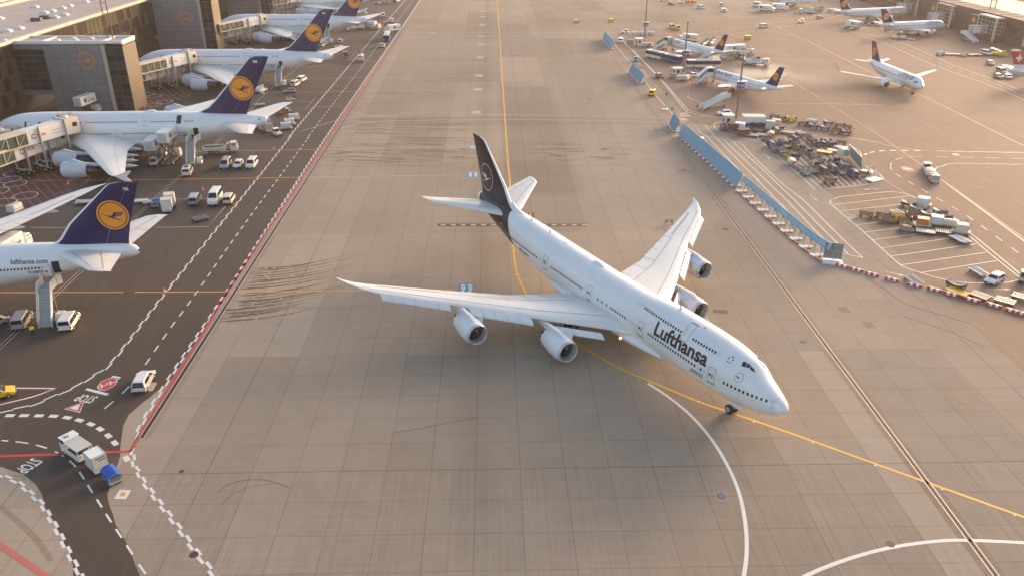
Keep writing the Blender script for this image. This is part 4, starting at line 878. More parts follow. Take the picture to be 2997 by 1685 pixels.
W380=[(0,18.0,40.0,3.6,.12,.03),(3.4,20.6,39.6,4.0,.14,.03),(6.0,23.4,39.6,4.25,.13,.02),(14.6,32.0,42.2,5.0,.11,.0),(28.0,42.6,48.6,6.05,.10,-.01),(38.0,50.2,53.6,7.15,.09,-.02),(39.3,51.6,54.0,7.3,.07,-.02),(39.8,52.6,54.3,7.35,.05,0)]
def superjumbo(label,pose,code,reg,near=True,closeup=False,title=True):
    t=thing('airliner',label,'airliner',(pose[0],pose[1],0),pose[2],'wide body airliners in old navy tail colours')
    fuselage(B380,t,WHITE,nseg=48,step=1.2)
    m=MB(WHITE); rs=[]
    for s,wd,zb,zt in ((17.5,2.6,2.15,3.4),(20,3.5,1.95,4.6),(24,4.1,1.8,5.0),(36,4.2,1.8,5.0),(42,3.7,2.0,4.6),(47,2.6,2.7,4.2)):
        rs.append([(-s,wd*math.cos(a),(zb+zt)/2+(zt-zb)/2*math.sin(a)) for a in [2*math.pi*i/24 for i in range(24)]])
    m.loft(rs,cap0=True,cap1=True); m.build('belly_fairing',t,smooth=60)
    for sg in (1,-1):
        wg=wing(W380,sg,t,WING,lines=[(6,38,.16,.2),(7,30,.72,.70),(31,37.6,.70,.70)],spans=[(14.8,.72,1),(30.4,.70,1),(37.7,.7,1)],lw=.11,mlines=LINEL)
        m=MB(WHITE)                                   # wing tip fence, above and below
        for d in (1,-1):
            q=[(-52.4,sg*39.75,7.4),(-54.9,sg*39.85,7.35),(-56.2,sg*(39.9+.1),7.35+d*1.25),(-55.6,sg*(39.9+.1),7.35+d*1.35)]
            q2=[(a,b+sg*.09,c) for a,b,c in q]; m.add(q+q2,[(0,1,2,3),(7,6,5,4)]+[(i,(i+1)%4,4+(i+1)%4,4+i) for i in range(4)])
        m.build('wingtip_fence',wg)
        for q in (9.5,16.5,21.5,26.5):
            m=MB(WING); le,te,off,tc,tw=interp_sec(W380,q); rs=[]
            for d,r in ((-3.5,.02),(-2.2,.4),(-.5,.5),(1.2,.34),(2.6,.03)): rs.append([(-(te+d),sg*(q+r*.6*math.cos(a)),off-.6+d*.02+r*math.sin(a)) for a in [2*math.pi*i/10 for i in range(10)]])
            m.loft(rs,cap0=True,cap1=True); m.build('flap_track_fairing',wg,smooth=50)
        for (y,z,s,wz) in ((14.9,2.95,25.0,4.5),(25.7,4.0,33.3,5.4)): engine(t,sg*y,z,s,1.82,5.6,wz,mt=NACB,chev=False,lip=NACB if 1 else LIP)
        wing(STAB380,sg,t,WING,name='horizontal_stabilizer',lines=[(3,14,.24,.26),(3,14,.7,.7)],lw=.09,mlines=LINEL)
    f=fin(FIN380,t,OLDNAVY,le_mt=WHITE)
    fin_emblem(f,FIN380,(1,-1),65.25,16.4,2.86,ORANGE,ORANGE,INKB)
    if code:
        for sg in (1,-1): fin_text(f,FIN380,sg,code,69.4,22.35,1.05,EWHITE)
    m=MB(STEEL); m.cyl((-70.4,0,8.8),(-71.0,0,8.75),.62,.5,n=14); m.use(BLACK); m.cyl((-71.0,0,8.75),(-71.03,0,8.75),.4,n=14); m.quad(*[fus_pt(B380,68.8+.2*math.cos(a),9.25+.2*math.sin(a),1,.02)[0] for a in [2*math.pi*i/10 for i in range(10)]]); m.build('exhaust_outlet',t)
    g=gear(t,'nose_gear',5.2,0,2.7,.62,.45,1.0,1,0); gear_doors(g,4.6,0,1.5,2.4,2.0,.65)
    for y,s,zt,ax in ((6.2,33.5,3.8,2),(-6.2,33.5,3.8,2),(2.6,36.5,2.4,3),(-2.6,36.5,2.4,3)): gear(t,'main_gear',s,y,zt,.7,.5,1.35,ax,1.7)
    zu=lambda s:8.05+(s-16)*.025; zl=lambda s:5.35+(s-16)*.028
    rows=[(16.2,24.8,zu),(25.6,25.6,zu),(26.8,39.4,zu),(42.9,48.6,zu),(51.2,53,zu),(22.4,32.8,zl),(35.7,47.2,zl),(48.4,51.7,zl)]
    fn=window_row if near else window_line
    left=96
    for a,b,z in rows:
        fn(B380,t,1,a,b,z,pitch=.56,w_=.27,h_=.37)
    for s,z in ((41.5,zu(41.5)+.1),(34.2,zl(34)-.05),(17.5,zl(17)),(9.2,zl(12))): door(B380,t,1,s,z,1.1,1.95,mt=LINEL,dark=LINEL)
    if closeup:
        door(B380,t,1,49.75,9.25,1.15,1.7,open_=True,name='cabin_doorway'); door(B380,t,1,53.75,6.5,1.15,1.95,open_=True,name='cabin_doorway')
        m=MB(WHITE); p,M=frame_at(B380,52.45,6.35,1,.4); m.box((0,0,0),(1.1,1.9,.12)); m.use(WINDOW); m.box((.25,.25,.07),(.2,.26,.03)); o=m.build('cabin_door',t,bevel=.04); o.matrix_local=Matrix.Translation(p)@M.to_4x4()
    else: door(B380,t,1,53.75,6.5,1.15,1.95,open_=True,name='cabin_doorway')
    if title: lettering(B380,t,1,'Lufthansa',11.6,24.0,6.2,.9,INKB,bold=.025)
    if reg: lettering(B380,t,1,reg,49.3,51.6,5.45,.9,INKB,'registration',.02)
    if reg:
        m=MB(INK)
        for mt_,z0,z1 in ((INK,5.85,6.02),(RED,5.68,5.85),(ORANGE,5.51,5.68)):
            m.use(mt_); m.quad(*[fus_pt(B380,51.95+a,b,1,.02)[0] for a,b in ((0,z0),(.75,z0),(.75,z1),(0,z1))])
        m.build('flag',t)
    m=MB(COCK)
    for sg in (1,-1):
        for q in ([(1.75,6.05),(2.5,6.1),(2.6,6.55),(2.05,6.5)],[(2.58,6.1),(3.2,6.15),(3.15,6.55),(2.68,6.55)],[(3.28,6.15),(3.8,6.2),(3.7,6.5),(3.22,6.55)]): m.quad(*[fus_pt(B380,s,z,sg,.02)[0] for s,z in q])
        p0,p1=fus_pt(B380,1.72,6.05,sg,.02)[0],fus_pt(B380,2.0,6.48,sg,.02)[0]; m.quad(p0,p1,Vector((-1.86,sg*.05,6.53)),Vector((-1.45,sg*.05,6.2)))
    m.build('cockpit_window',t,recalc=False)
    for s,l,wd,h in ((42.0,3.0,.6,.5),):
        m=MB(WHITE); zt=interp(B380,s)[2]; rs=[]
        for d,r in ((-1,.02),(-.7,.6),(-.2,1),(.4,1),(.85,.6),(1,.02)): rs.append([(-(s+d*l/2),wd*r*math.cos(a),zt-.12+h*r*math.sin(a)) for a in [math.pi*i/8 for i in range(9)]])
        m.loft(rs,close=False); m.build('antenna_dome',t,smooth=60)
    return t
def twinjet(label,pose,kind,tail='old',sharklet=True,see=1,title='Lufthansa',cat='airliner',group='single aisle airliners',title2=None,sea=(3.9,12.5)):
    t=thing('airliner',label,cat,(pose[0],pose[1],0),pose[2],group)
    if kind=='regional':
        tab=B190; L=35.6
        Wg=[(0,12.8,20.6,1.9,.13,.03),(1.4,13.6,20.4,2.0,.13,.03),(4.6,16.0,20.0,2.35,.12,.01),(12.6,20.4,22.2,3.35,.11,-.01),(13.2,20.9,22.5,3.5,.10,0),(13.9,22.2,23.3,4.4,.09,0),(14.3,23.2,23.8,5.2,.07,0)]
        St=[(.5,30.2,33.4,3.9,.11,0),(5.8,33.3,34.8,4.4,.09,0),(6.04,33.9,34.9,4.42,.06,0)]
        Fn=[(4.0,26.6,34.0,0,.1,0),(4.6,28.4,34.1,0,.1,0),(5.3,29.6,34.3,0,.1,0),(10.2,33.6,36.0,0,.09,0),(10.57,34.0,36.15,0,.07,0)]
        eng=[(4.3,1.45,12.4,.78,3.1,2.1)]; main=(17.0,2.97,2.0,.5,.34,.8,1,0); nose=(3.1,.34)
        emb=(33.0,7.5,1.25); zw=lambda s:3.55; ws=(5.2,30.2); pitch=.81; doors=((4.2,3.05),(31.2,3.1))
    else:
        tab=B321 if kind=='long' else B320; L=tab[-1][0]; d=(L-37.2)
        a=d*.55
        Wg=[(0,10.8+a,19.6+a,2.0,.13,.03),(1.9,12.3+a,19.4+a,2.2,.13,.03),(6.3,15.6+a,19.6+a,2.75,.115,.01),(16.4,21.5+a,23.2+a,4.0,.105,-.01),(16.9,21.9+a,23.4+a,4.15,.1,0)]
        Wg+=[(17.4,22.6+a,23.9+a,4.75,.09,0),(17.8,23.5+a,24.5+a,5.9,.08,0),(17.92,24.2+a,24.9+a,6.7,.07,0)] if sharklet else [(17.05,22.3+a,23.5+a,4.2,.08,0)]
        St=[(.6,30.2+d,34.6+d,5.0,.11,0),(5.9,33.9+d,35.7+d,5.6,.09,0),(6.22,34.6+d,35.9+d,5.63,.06,0)]
        Fn=[(5.2,26.0+d,34.8+d,0,.1,0),(5.9,28.2+d,34.9+d,0,.1,0),(6.6,29.5+d,35.1+d,0,.1,0),(11.3,34.0+d,37.1+d,0,.09,0),(11.76,34.6+d,37.35+d,0,.07,0)]
        eng=[(5.75,1.75,11.2+a,1.08,3.6,2.6)]; main=(17.7+a,3.8,2.2,.58,.4,.93,1,0); nose=(5.1,.38)
        emb=(33.8+d,8.5,1.5); zw=lambda s:4.35; ws=(6.6,31.5+d); pitch=.53; doors=((5.3,3.8),(31.9+d,3.9))
    fuselage(tab,t,WHITE,nseg=36,step=1.2)
    m=MB(WHITE); zb=interp(tab,L*.45)[0]; wd=interp(tab,L*.45)[3]; c0=(Wg[0][1]+Wg[0][2])/2; rs=[]
    for dd,k in ((-6,.6),(-4,.95),(0,1.06),(4,1.0),(6.5,.55)): rs.append([(-(c0+dd),wd*1.1*k*math.cos(x),zb+.55+(.75*k)*math.sin(x)) for x in [2*math.pi*i/20 for i in range(20)]])
    m.loft(rs,cap0=True,cap1=True); m.build('belly_fairing',t,smooth=60)
    for sg in (1,-1):
        wing(Wg,sg,t,WING,lines=[(3,Wg[-3][0],.7,.7)],lw=.08,n=10,mlines=LINEL)
        for (y,z,s,R,Ln,wz) in eng: engine(t,sg*y,z,s,R,Ln,wz,chev=False,n=24)
        wing(St,sg,t,WING,name='horizontal_stabilizer',lines=[(1.5,5.6,.7,.7)],lw=.06,n=6,mlines=LINEL)
        gear(t,'main_gear',main[0],sg*main[1],main[2],main[3],main[4],main[5],1,0)
    g=gear(t,'nose_gear',nose[0],0,zb+.3,nose[1],.2,.42,1,0)
    if tail=='old':
        f=fin(Fn,t,OLDNAVY,le_mt=None); fin_emblem(f,Fn,(see,),emb[0],emb[1],emb[2],ORANGE,ORANGE,INKB)
        fin_emblem(f,Fn,(-see,),emb[0],emb[1],emb[2],ORANGE,ORANGE,INKB)
    else:
        f=fin(Fn,t,WHITE)
        for sg in (1,-1):
            m=MB(RED); z0,z1=6.9,11.2; pa=[]
            for i in range(9):
                z=z0+(z1-z0)*i/8; pa.append([fin_pt(Fn,z,c,sg,.02) for c in AX])
            for r0,r1 in zip(pa,pa[1:]):
                for i in range(len(AX)-1): m.quad(r0[i],r0[i+1],r1[i+1],r1[i])
            m.build('tail_colour',f,recalc=False)
            m=MB(EWHITE); c=(34.0,9.0)
            for hw,hh in ((1.05,.32),(.32,1.05)):
                m.quad(*[fin_at(Fn,c[0]+a*hw,c[1]+b*hh,sg,.05) for a,b in ((-1,-1),(1,-1),(1,1),(-1,1))])
            m.build('tail_cross',f,recalc=False)
    window_line(tab,t,see,ws[0],ws[1],zw,pitch=pitch,w_=.26,h_=.36)
    for s,z in doors: door(tab,t,see,s,z,.85,1.75,mt=LINEL,dark=LINEL,handle=False)
    if title:
        d=1 if see>0 else -1; a,b=sea
        lettering(tab,t,see,title,a if d>0 else b,b if d>0 else a,zw(5)+.33,.9,INKB,bold=.012,dv=.15)
    m=MB(COCK); nz=interp(tab,1.6)
    for sg in (1,-1):
        k=.88 if kind=='regional' else 1; zz=interp(tab,2.2*k)[2]-.55
        for q in ([(1.75*k,zz-.28),(2.5*k,zz-.2),(2.55*k,zz+.28),(2.1*k,zz+.22)],[(2.58*k,zz-.2),(3.2*k,zz-.1),(3.0*k,zz+.28),(2.62*k,zz+.28)]): m.quad(*[fus_pt(tab,s,z,sg,.02)[0] for s,z in q])
        p0,p1=fus_pt(tab,1.7*k,zz-.28,sg,.02)[0],fus_pt(tab,2.05*k,zz+.22,sg,.02)[0]; zt=interp(tab,1.65*k)[2]
        m.quad(p0,p1,Vector((-2.0*k,sg*.05,interp(tab,2.0*k)[2]+.03)),Vector((-1.5*k,sg*.05,interp(tab,1.5*k)[2]+.03)))
    m.build('cockpit_window',t,recalc=False)
    m=MB(DGREY); s=L; m.lathe([(0,.2),(.25,.16)],(-L+.05,0,interp(tab,L)[1]),12); m.build('exhaust_outlet',t)
    return t
# ------------------------------------------------------------------ terminal buildings
PANEL=NT('grey facade panel')
def _panel():
    t=PANEL; sp=[n for n in t.n if n.type=='SEPXYZ'][0]; z=sp.outputs[2]
    j=t.M('MAXIMUM',t.lines(t.x,3.3,0,.09),t.lines(z,1.85,.3,.09)); f=t.M('ADD',.93,t.M('MULTIPLY',t.white(t.M('FLOOR',t.M('DIVIDE',t.x,3.3)),t.M('FLOOR',t.M('DIVIDE',t.M('SUBTRACT',z,.3),1.85))),.12))
    t.l.new(t.mix(t.M('MULTIPLY',j,.6),t.scale((.195,.195,.208),f),(.07,.07,.07)),t.b.inputs['Base Color']); t.b.inputs['Roughness'].default_value=.45; return t.m
PANEL=_panel()
ROOF=mat('roof gravel',(.42,.35,.31),.8,var=.14,scale=.12); PARA=mat('roof parapet metal',(.55,.47,.40),.5,var=.08); SKYL=mat('skylight dome',(.72,.70,.68),.3,var=.03)
CG=[mat('curtain glass %s'%n,c,.2,var=.08,scale=.3,spec=.18) for n,c in (('dark',(.022,.027,.03)),('grey',(.035,.04,.043)),('deep',(.014,.017,.02)))]
BG=[mat('pier glass %s'%n,c,.3,var=.2,scale=.4,spec=.2) for n,c in (('brown',(.036,.028,.021)),('black',(.018,.015,.013)),('amber',(.085,.07,.045)))]
STONE=mat('light column stone',(.42,.37,.32),.6,var=.08,scale=.5); BRONZE=mat('tower side cladding',(.22,.17,.115),.35,var=.15,scale=.15); MULL=mat('mullion grey',(.11,.11,.11),.5,var=.05); UNDER=mat('dark undercroft',(.03,.025,.022),.8,var=.2)
EMO=mat('wall emblem orange',(.72,.26,.02),.4,var=.04)
def grid(parent,name,o,u,v,nu,nv,mts,mull=MULL,seed=1,mw=.12):
    """window grid: origin o, full edge vectors u and v"""
    r=random.Random(seed); o,u,v=Vector(o),Vector(u),Vector(v); n=u.cross(v).normalized(); mb=MB(mts[0])
    for i in range(nu):
        for j in range(nv):
            mb.use(r.choice(mts)); p=o+u*(i/nu)+v*(j/nv); mb.quad(p,p+u/nu,p+u/nu+v/nv,p+v/nv)
    mb.use(mull)
    for i in range(nu+1): mb.bar(o+u*(i/nu),o+u*(i/nu)+v,mw,.14)
    for j in range(nv+1): mb.bar(o+v*(j/nv),o+v*(j/nv)+u,mw,.14)
    return mb.build(name,parent,recalc=False)
def skylight(parent,x,y,z,s=1.0):
    m=MB(SKYL); m.box((x,y,z+.35*s),(2.4*s,2.0*s,.5*s)); m.box((x,y,z+.85*s),(2.2*s,1.8*s,.5*s),top=(.1,.1)); m.build('skylight',parent)
pier=thing('terminal_pier','long flat roofed terminal pier with banded windows behind the parked wide body jets','building',(-168,380,0))
PX0,PX1,PY0,PY1,PH=-232,-136.6,180,640,20.0
def rel(p,o): return (p[0]-o[0],p[1]-o[1],p[2])
po=(-168,380)
m=MB(UNDER); m.box(((PX0+PX1)/2+168,(PY0+PY1)/2-380,PH/2-.3),(PX1-PX0-.5,PY1-PY0,PH-.6)); m.build('wall',pier)
m=MB(ROOF); m.box(((PX0+PX1)/2+168,(PY0+PY1)/2-380,PH-.1),(PX1-PX0+.4,PY1-PY0+.6,.4)); roof=m.build('roof',pier)
m=MB(PARA); m.box((PX1+168,(PY0+PY1)/2-380,PH+.15),(1.6,PY1-PY0+1,.9)); m.build('roof_edge',pier)
m=MB(PARA); m.box((-181.5+168,(PY0+PY1)/2-380,PH+.5),(1.8,PY1-PY0,1.2)); m.use(UNDER); m.box((-184.5+168,(PY0+PY1)/2-380,PH+.2),(3.5,PY1-PY0,.5)); m.use(PARA); m.box((-187.5+168,(PY0+PY1)/2-380,PH+.6),(2.2,PY1-PY0,1.4)); m.build('roof_gutter',pier)
grid(pier,'window_band',rel((PX1+.05,PY0,3.2),po),(0,PY1-PY0,0),(0,0,PH-3.9),150,4,BG,mull=mat('bronze spandrel',(.12,.09,.058),.5,var=.1),seed=3,mw=.32)
for x,y in ((23,95),(58,87),(103,24),(153,36),(131,41),(183,27),(204,21),(190,47),(162,55),(251,9),(276,2),(14,126),(0,58)):
    p=G(x,y,PH); skylight(pier,p.x+168,p.y-380,PH)
for x,y in ((108,64),(133,57)): p=G(x,y,PH); m=MB(DGREY); m.box((p.x+168,p.y-380,PH+.6),(3.2,1.4,1.2)); m.build('roof_vent',pier)
def head(label,Y,xl,xg,xc,xt,xr,H,emb,dep=9.5,low=6.3,H2=None,masts=()):
    """gate head: xl..xg elevated dark glass link, xg..xc grey panels, xc..xt column and glass tower, xr right wall"""
    t=thing('gate_building',label,'building',(xr,Y,0),0,'gate buildings of the terminal pier'); o=(xr,Y)
    m=MB(PANEL); m.box(((xg+xc)/2-xr,dep/2,H/2),(xc-xg,dep,H)); m.box(((xl+xg)/2-xr,dep/2,H-.9),(xg-xl-.02,dep,1.8)); m.box(((xl+xg)/2-xr,dep/2,low-.7),(xg-xl-.02,dep,1.4)); m.build('wall',t)
    m=MB(UNDER); m.box(((xl+xg)/2-xr,dep/2+.15,(low+H)/2-.4),(xg-xl-.05,dep-.5,H-low-1.2)); m.build('link_core',t)
    grid(t,'window_wall',rel((xl,Y-.06,low),o),(xg-xl,0,0),(0,0,H-1.8-low),7,7,CG,seed=int(Y))
    m=MB(STONE); m.box((xc+.45-xr,dep/2-.4,H/2-.3),(.9,dep+.4,H-.6)); m.build('column',t)
    m=MB(UNDER); m.box(((xc+.9+xr)/2-xr,dep/2+.1,H/2-.2),(xr-xc-1.0,dep-.6,H-.4)); m.build('tower_core',t)
    grid(t,'tower_glass',rel((xc+.9,Y-.05,.2),o),(xr-xc-.9,0,0),(0,0,H-1.6),2,9,CG+[BG[0]],seed=int(Y)+1)
    m=MB(BRONZE); m.box((-.06,dep/2,H/2-.5),(.14,dep-.4,H-1)); m.build('side_cladding',t)
    m=MB(ROOF); m.box(((xl+xr)/2-xr,dep/2,H+.02),(xr-xl-.6,dep-.6,.1)); r=m.build('roof',t)
    m=MB(SKYL)
    for c,d in ((((xl+xr)/2-xr,0.1,H+.15),(xr-xl+.1,.5,.8)),(((xl+xr)/2-xr,dep-.1,H+.15),(xr-xl+.1,.5,.8)),((-.1,dep/2,H+.0),(.5,dep-.6,1.2)),((xg-xr,dep/2,H+.2),(.6,dep-.9,.6)),((xc-xr+.4,dep/2,H+.2),(.6,dep-.9,.6))): m.box(c,d)
    m.build('parapet',t)
    for k in range(4): skylight(t,xg-xr+3+k*2.6+(k%2)*.6,dep*(.35+.3*(k%2)),H,.6)
    if emb:
        c=GY(emb[0],emb[1],Y-.1); R=(GY(emb[0]+emb[2],emb[1],Y-.1)-c).length; m=MB(EMO); emblem(m,lambda u,v,l=0: (c.x+u-xr,-.15-.03*l,c.z+v),R,EMO,None,None,EMO,thin=.06); m.build('wall_emblem',t,recalc=False)
    for mx,my in masts:
        b=MB(mat('mast steel',(.13,.10,.085),.5,metal=.4,var=.1))
        for dx in (-.75,.75): b.cyl((mx-xr+dx,my-Y,H),(mx-xr+dx,my-Y,H+26),.16,.13,n=8)
        for k in range(9): b.bar((mx-xr-.75,my-Y,H+1.5+k*2.9),(mx-xr+.75,my-Y,H+1.5+k*2.9),.12)
        mo=b.build('lighting_mast',t)
    return t
def gx(px,py,Y): return GY(px,py,Y).x
Yb=241.0; head('grey gate building with an orange crane emblem nearest the camera',Yb,PX1-14,gx(147,230,Yb),gx(317,232,Yb),0,gx(371,232,Yb)+.6,19.6,(253,177,23.5),masts=((gx(303,118,Yb)-.2,Yb+5),))
Yb=342.5; head('grey gate building with an orange crane emblem second from the camera',Yb,PX1-6,gx(459,90,Yb),gx(590,85,Yb),0,gx(627,85,Yb)+.3,20.4,(543,55,18),masts=((gx(580,14,Yb),Yb+4),))
p=G(793.7,49); Yb=p.y; head('grey gate building without emblem farthest along the pier',Yb,PX1-6,gx(653,26,Yb),gx(760,26,Yb),0,p.x,20.4,None)
# ------------------------------------------------------------------ passenger boarding bridges
BRG=mat('bridge cream steel',(.62,.53,.42),.5,var=.06); BRW=mat('bridge white panel',(.72,.68,.63),.45,var=.05); BGL=mat('bridge green glass',(.10,.13,.09),.12,var=.2,scale=.6); BRK=mat('bridge grey hood',(.36,.34,.32),.6,var=.1); BRL=mat('bridge lettering red',(.62,.03,.03),.5,var=0); BRN=mat('bridge lettering blue',(.08,.16,.40),.5,var=0)
def bridge(label,A,B,frac=.45,w_=3.0,h_=3.0,legs=(.62,.9),signs=True,hood=3.6,turn=.9,small='COMMITTED TO|BETTER ENERGY'):
    A,B=Vector(A),Vector(B); d=B-A; L=d.length; ang=math.atan2(d.y,d.x); t=thing('boarding_bridge',label,'boarding bridge',(B.x,B.y,0),ang,'boarding bridges at the wide body jets')
    z0,z1=A.z,B.z; X=lambda f:-L*(1-f); Zf=lambda f:z0+(z1-z0)*f
    def sec(f0,f1,m,nm,ww,hh,dz=0):
        b=MB(m); vs=[]
        for f in (f0,f1):
            for y,z in ((-1,0),(1,0),(1,1),(-1,1)): vs.append((X(f),y*ww/2,Zf(f)+z*hh+dz))
        b.add(vs,[(3,2,1,0),(4,5,6,7),(0,1,5,4),(1,2,6,5),(2,3,7,6),(3,0,4,7)]); return b
    b=sec(0,frac,BGL,'g',w_-.1,h_*.8,h_*.1); b.build('glass_tunnel',t)
    b=MB(BRG); n=max(3,int(L*frac/2.2))
    for y in (-w_/2,w_/2):
        for k in range(n+1):
            f=frac*k/n; b.bar((X(f),y,Zf(f)),(X(f),y,Zf(f)+h_),.16)
            if k<n and k%2==0: g=frac*(k+1)/n; b.bar((X(f),y,Zf(f)),(X(g),y,Zf(g)+h_),.08)
        for z in (.12,h_-.08): b.bar((X(0),y,Zf(0)+z),(X(frac),y,Zf(frac)+z),.3)
    b.build('tunnel_frame',t)
    b=sec(0,frac,BRG,'r',w_+.2,.18,h_); b.build('tunnel_roof',t)
    pn=sec(frac,.93,BRW,'p',w_+.25,h_+.25,-.1).build('panel_tunnel',t,bevel=.05)
    if signs:
        for sg in (-1,1):
            y=sg*((w_+.25)/2+.03); Lp=L*(.93-frac); x0=X(frac)+(Lp*.18 if sg<0 else Lp*.82); dr=1 if sg<0 else -1; zc=Zf(frac+.15)+h_*.42
            m=MB(BRL); vs,fs,W=text2d('TOTAL',.03); k=Lp*.24/W; sl=(z1-z0)/L
            m.add([(x0+dr*(Lp*.04+x*k),y,zc+v*k+sl*dr*(x*k)) for x,v in vs],fs)
            m.build('bridge_lettering',t,recalc=False)
            m=MB(BRL)
            for mt_,a0,a1 in ((BRL,20,150),(BRN,160,330)):
                m.use(mt_); q=[]
                for i in range(9): a=math.radians(a0+(a1-a0)*i/8); q.append((x0-dr*Lp*.03+dr*.62*math.cos(a),y,zc+.3+.62*math.sin(a),x0-dr*Lp*.03+dr*.34*math.cos(a+.3),zc+.3+.34*math.sin(a+.3)))
                for a,b2 in zip(q,q[1:]): m.quad((a[0],y,a[2]),(b2[0],y,b2[2]),(b2[3],y,b2[4]),(a[3],y,a[4]))
            m.build('bridge_emblem',t,recalc=False)
            m=MB(BRN)
            for r,st in enumerate(small.split('|')):
                vs,fs,W=text2d(st,.0); k=Lp*.26/W; xx=X(frac)+(Lp*.6 if sg<0 else Lp*.4); m.add([(xx+dr*x*k,y,zc+.55-r*.75+v*k) for x,v in vs],fs)
            m.build('bridge_lettering',t,recalc=False)
    # rotunda cab and the hood that meets the fuselage
    c=MB(BRG); c.box((-.4,0,z1+h_/2),(3.4,w_+.7,h_+.7)); c.use(GLASS); c.box((.1,-(w_+.7)/2-.02,z1+h_*.6),(1.2,.06,1.0)); cab=c.build('cab',t,bevel=.06)
    c=MB(BRK); M=Matrix.Rotation(turn,3,'Z'); rs=[]
    for k in range(4):
        q=1.0+k*hood/4
        rs.append([tuple(M@Vector((q,y,z))+Vector((0,0,z1))) for y,z in ((-2,-.2),(2,-.2),(2.05,h_*.8),(1.5,h_+.55),(-1.5,h_+.55),(-2.05,h_*.8))])
    c.loft(rs,cap0=True,cap1=True); c.build('hood',cab)
    c=MB(SKYL); c.lathe([(0,.55),(.3,.5),(.5,.3),(.58,.02)],(-.6,0,z1+h_+.35),14,axis='z'); c.build('beacon_dome',cab,smooth=60)
    for f in legs:
        b=MB(BRK)
        for y in (-w_*.62,w_*.62): b.cyl((X(f),y,.9),(X(f),y,Zf(f)+h_+.6),.22,n=10)
        b.bar((X(f),-w_*.62,1.0),(X(f),w_*.62,1.0),.5); b.bar((X(f),-w_*.62,Zf(f)-.2),(X(f),w_*.62,Zf(f)-.2),.4); lg=b.build('support_leg',t)
        for y in (-1.5,1.5):
            for x in (-.7,.7):
                b=MB(TYRE); b.cyl((X(f)+x,y-.35,.6),(X(f)+x,y+.35,.6),.6,n=14); b.use(PY); b.cyl((X(f)+x,y-.38,.6),(X(f)+x,y+.38,.6),.22,n=10); b.build('wheel',lg)
    return t
g=G
ME=(-124.51,200.34,3.064)
def loc(pose,s,y): c,sn=math.cos(pose[2]),math.sin(pose[2]); return (pose[0]-c*s-sn*y,pose[1]-sn*s+c*y)
def bb(label,a,za,pose,s,zb,**k):
    A=G(a[0],a[1],za); x,y=loc(pose,s,6.6); bridge(label,(A.x,A.y,za),(x,y,zb),**k)
MC=(-123.54,289.21,3.0); T3=(-122.27,379.13,2.93); T4=(-124.95,454.43,3.1161)
bb('upper deck boarding bridge at the nearest four engine jet',(-75,468),6.4,ME,25.0,7.3,frac=.5,turn=1.15)
bb('lower boarding bridge under the upper one at the nearest four engine jet',(-60,505),3.9,ME,21.0,4.2,frac=.38,turn=1.0,legs=(.5,.8),hood=3.0)
bb('boarding bridge at the nose door of the nearest four engine jet',(-70,432),4.0,ME,8.6,4.0,frac=.3,signs=False,legs=(),hood=2.6)
bb('upper deck boarding bridge at the second four engine jet',(388,222),7.0,MC,24.0,7.4,frac=.52,turn=1.0)
bb('lower boarding bridge under the upper one at the second four engine jet',(390,243),3.8,MC,19.2,4.2,frac=.2,turn=1.0,legs=(.45,.75),hood=3.0)
bb('upper deck boarding bridge at the third four engine jet',(638,95),6.8,T3,25.0,7.4,frac=.52,turn=.9)
bb('lower boarding bridge under the upper one at the third four engine jet',(640,113),3.6,T3,20.0,4.2,frac=.2,turn=.9,legs=(.4,.7),hood=3.0)
bb('upper deck boarding bridge at the farthest four engine jet',(794,17),6.8,T4,24.5,7.4,frac=.52,turn=.9)
bb('lower boarding bridge under the upper one at the farthest four engine jet',(796,30),3.6,T4,19.0,4.2,frac=.2,turn=.9,legs=(.4,.7),hood=3.0)
# ------------------------------------------------------------------ right hand terminal, hazy, far
RW=mat('far pier wall',(.085,.066,.05),.5,var=.15,scale=.2); RGL=[mat('far glass %s'%n,c,.3,var=.1,scale=.3,spec=.2) for n,c in (('a',(.05,.052,.044)),('b',(.035,.033,.028)),('c',(.07,.075,.064)))]; RFR=mat('far light frame',(.58,.53,.47),.5,var=.05); RRF=mat('pale roof sheet',(.42,.35,.31),.9,spec=.05,var=.05); RBK=mat('tan roof',(.27,.18,.115),.95,spec=.03,var=.1,scale=.2)
t=thing('terminal_pier','long hazy terminal pier with pale roof strip along the far right','building',(226,400,0)); o=(226,400)
RX,RY0,RY1,RH=219.3,150,640,10.2
m=MB(RW); m.box((RX+20-226,(RY0+RY1)/2-400,RH/2),(40,RY1-RY0,RH)); m.build('wall',t)
m=MB(RRF); m.box((RX+5-226,(RY0+RY1)/2-400,RH+.2),(10.4,RY1-RY0,.5)); m.use(RW)
for k in range(60): m.box((RX+5-226,RY0+k*8.2-400,RH+.5),(10.2,.4,.25))
m.build('roof',t)
m=MB(RW); m.box((RX-.1-226,(RY0+RY1)/2-400,RH-.6),(.5,RY1-RY0+.2,2.4)); m.build('fascia',t)
m=MB(RBK); m.box((RX+150-226,(RY0+RY1)/2-400,RH-2),(278,RY1-RY0+300,3)); m.build('rear_roof',t)
grid(t,'window_band',(RX-.06-226,RY1-400,3.0),(0,RY0-RY1,0),(0,0,RH-5),170,6,RGL+[RW],mull=RW,seed=9,mw=.14)
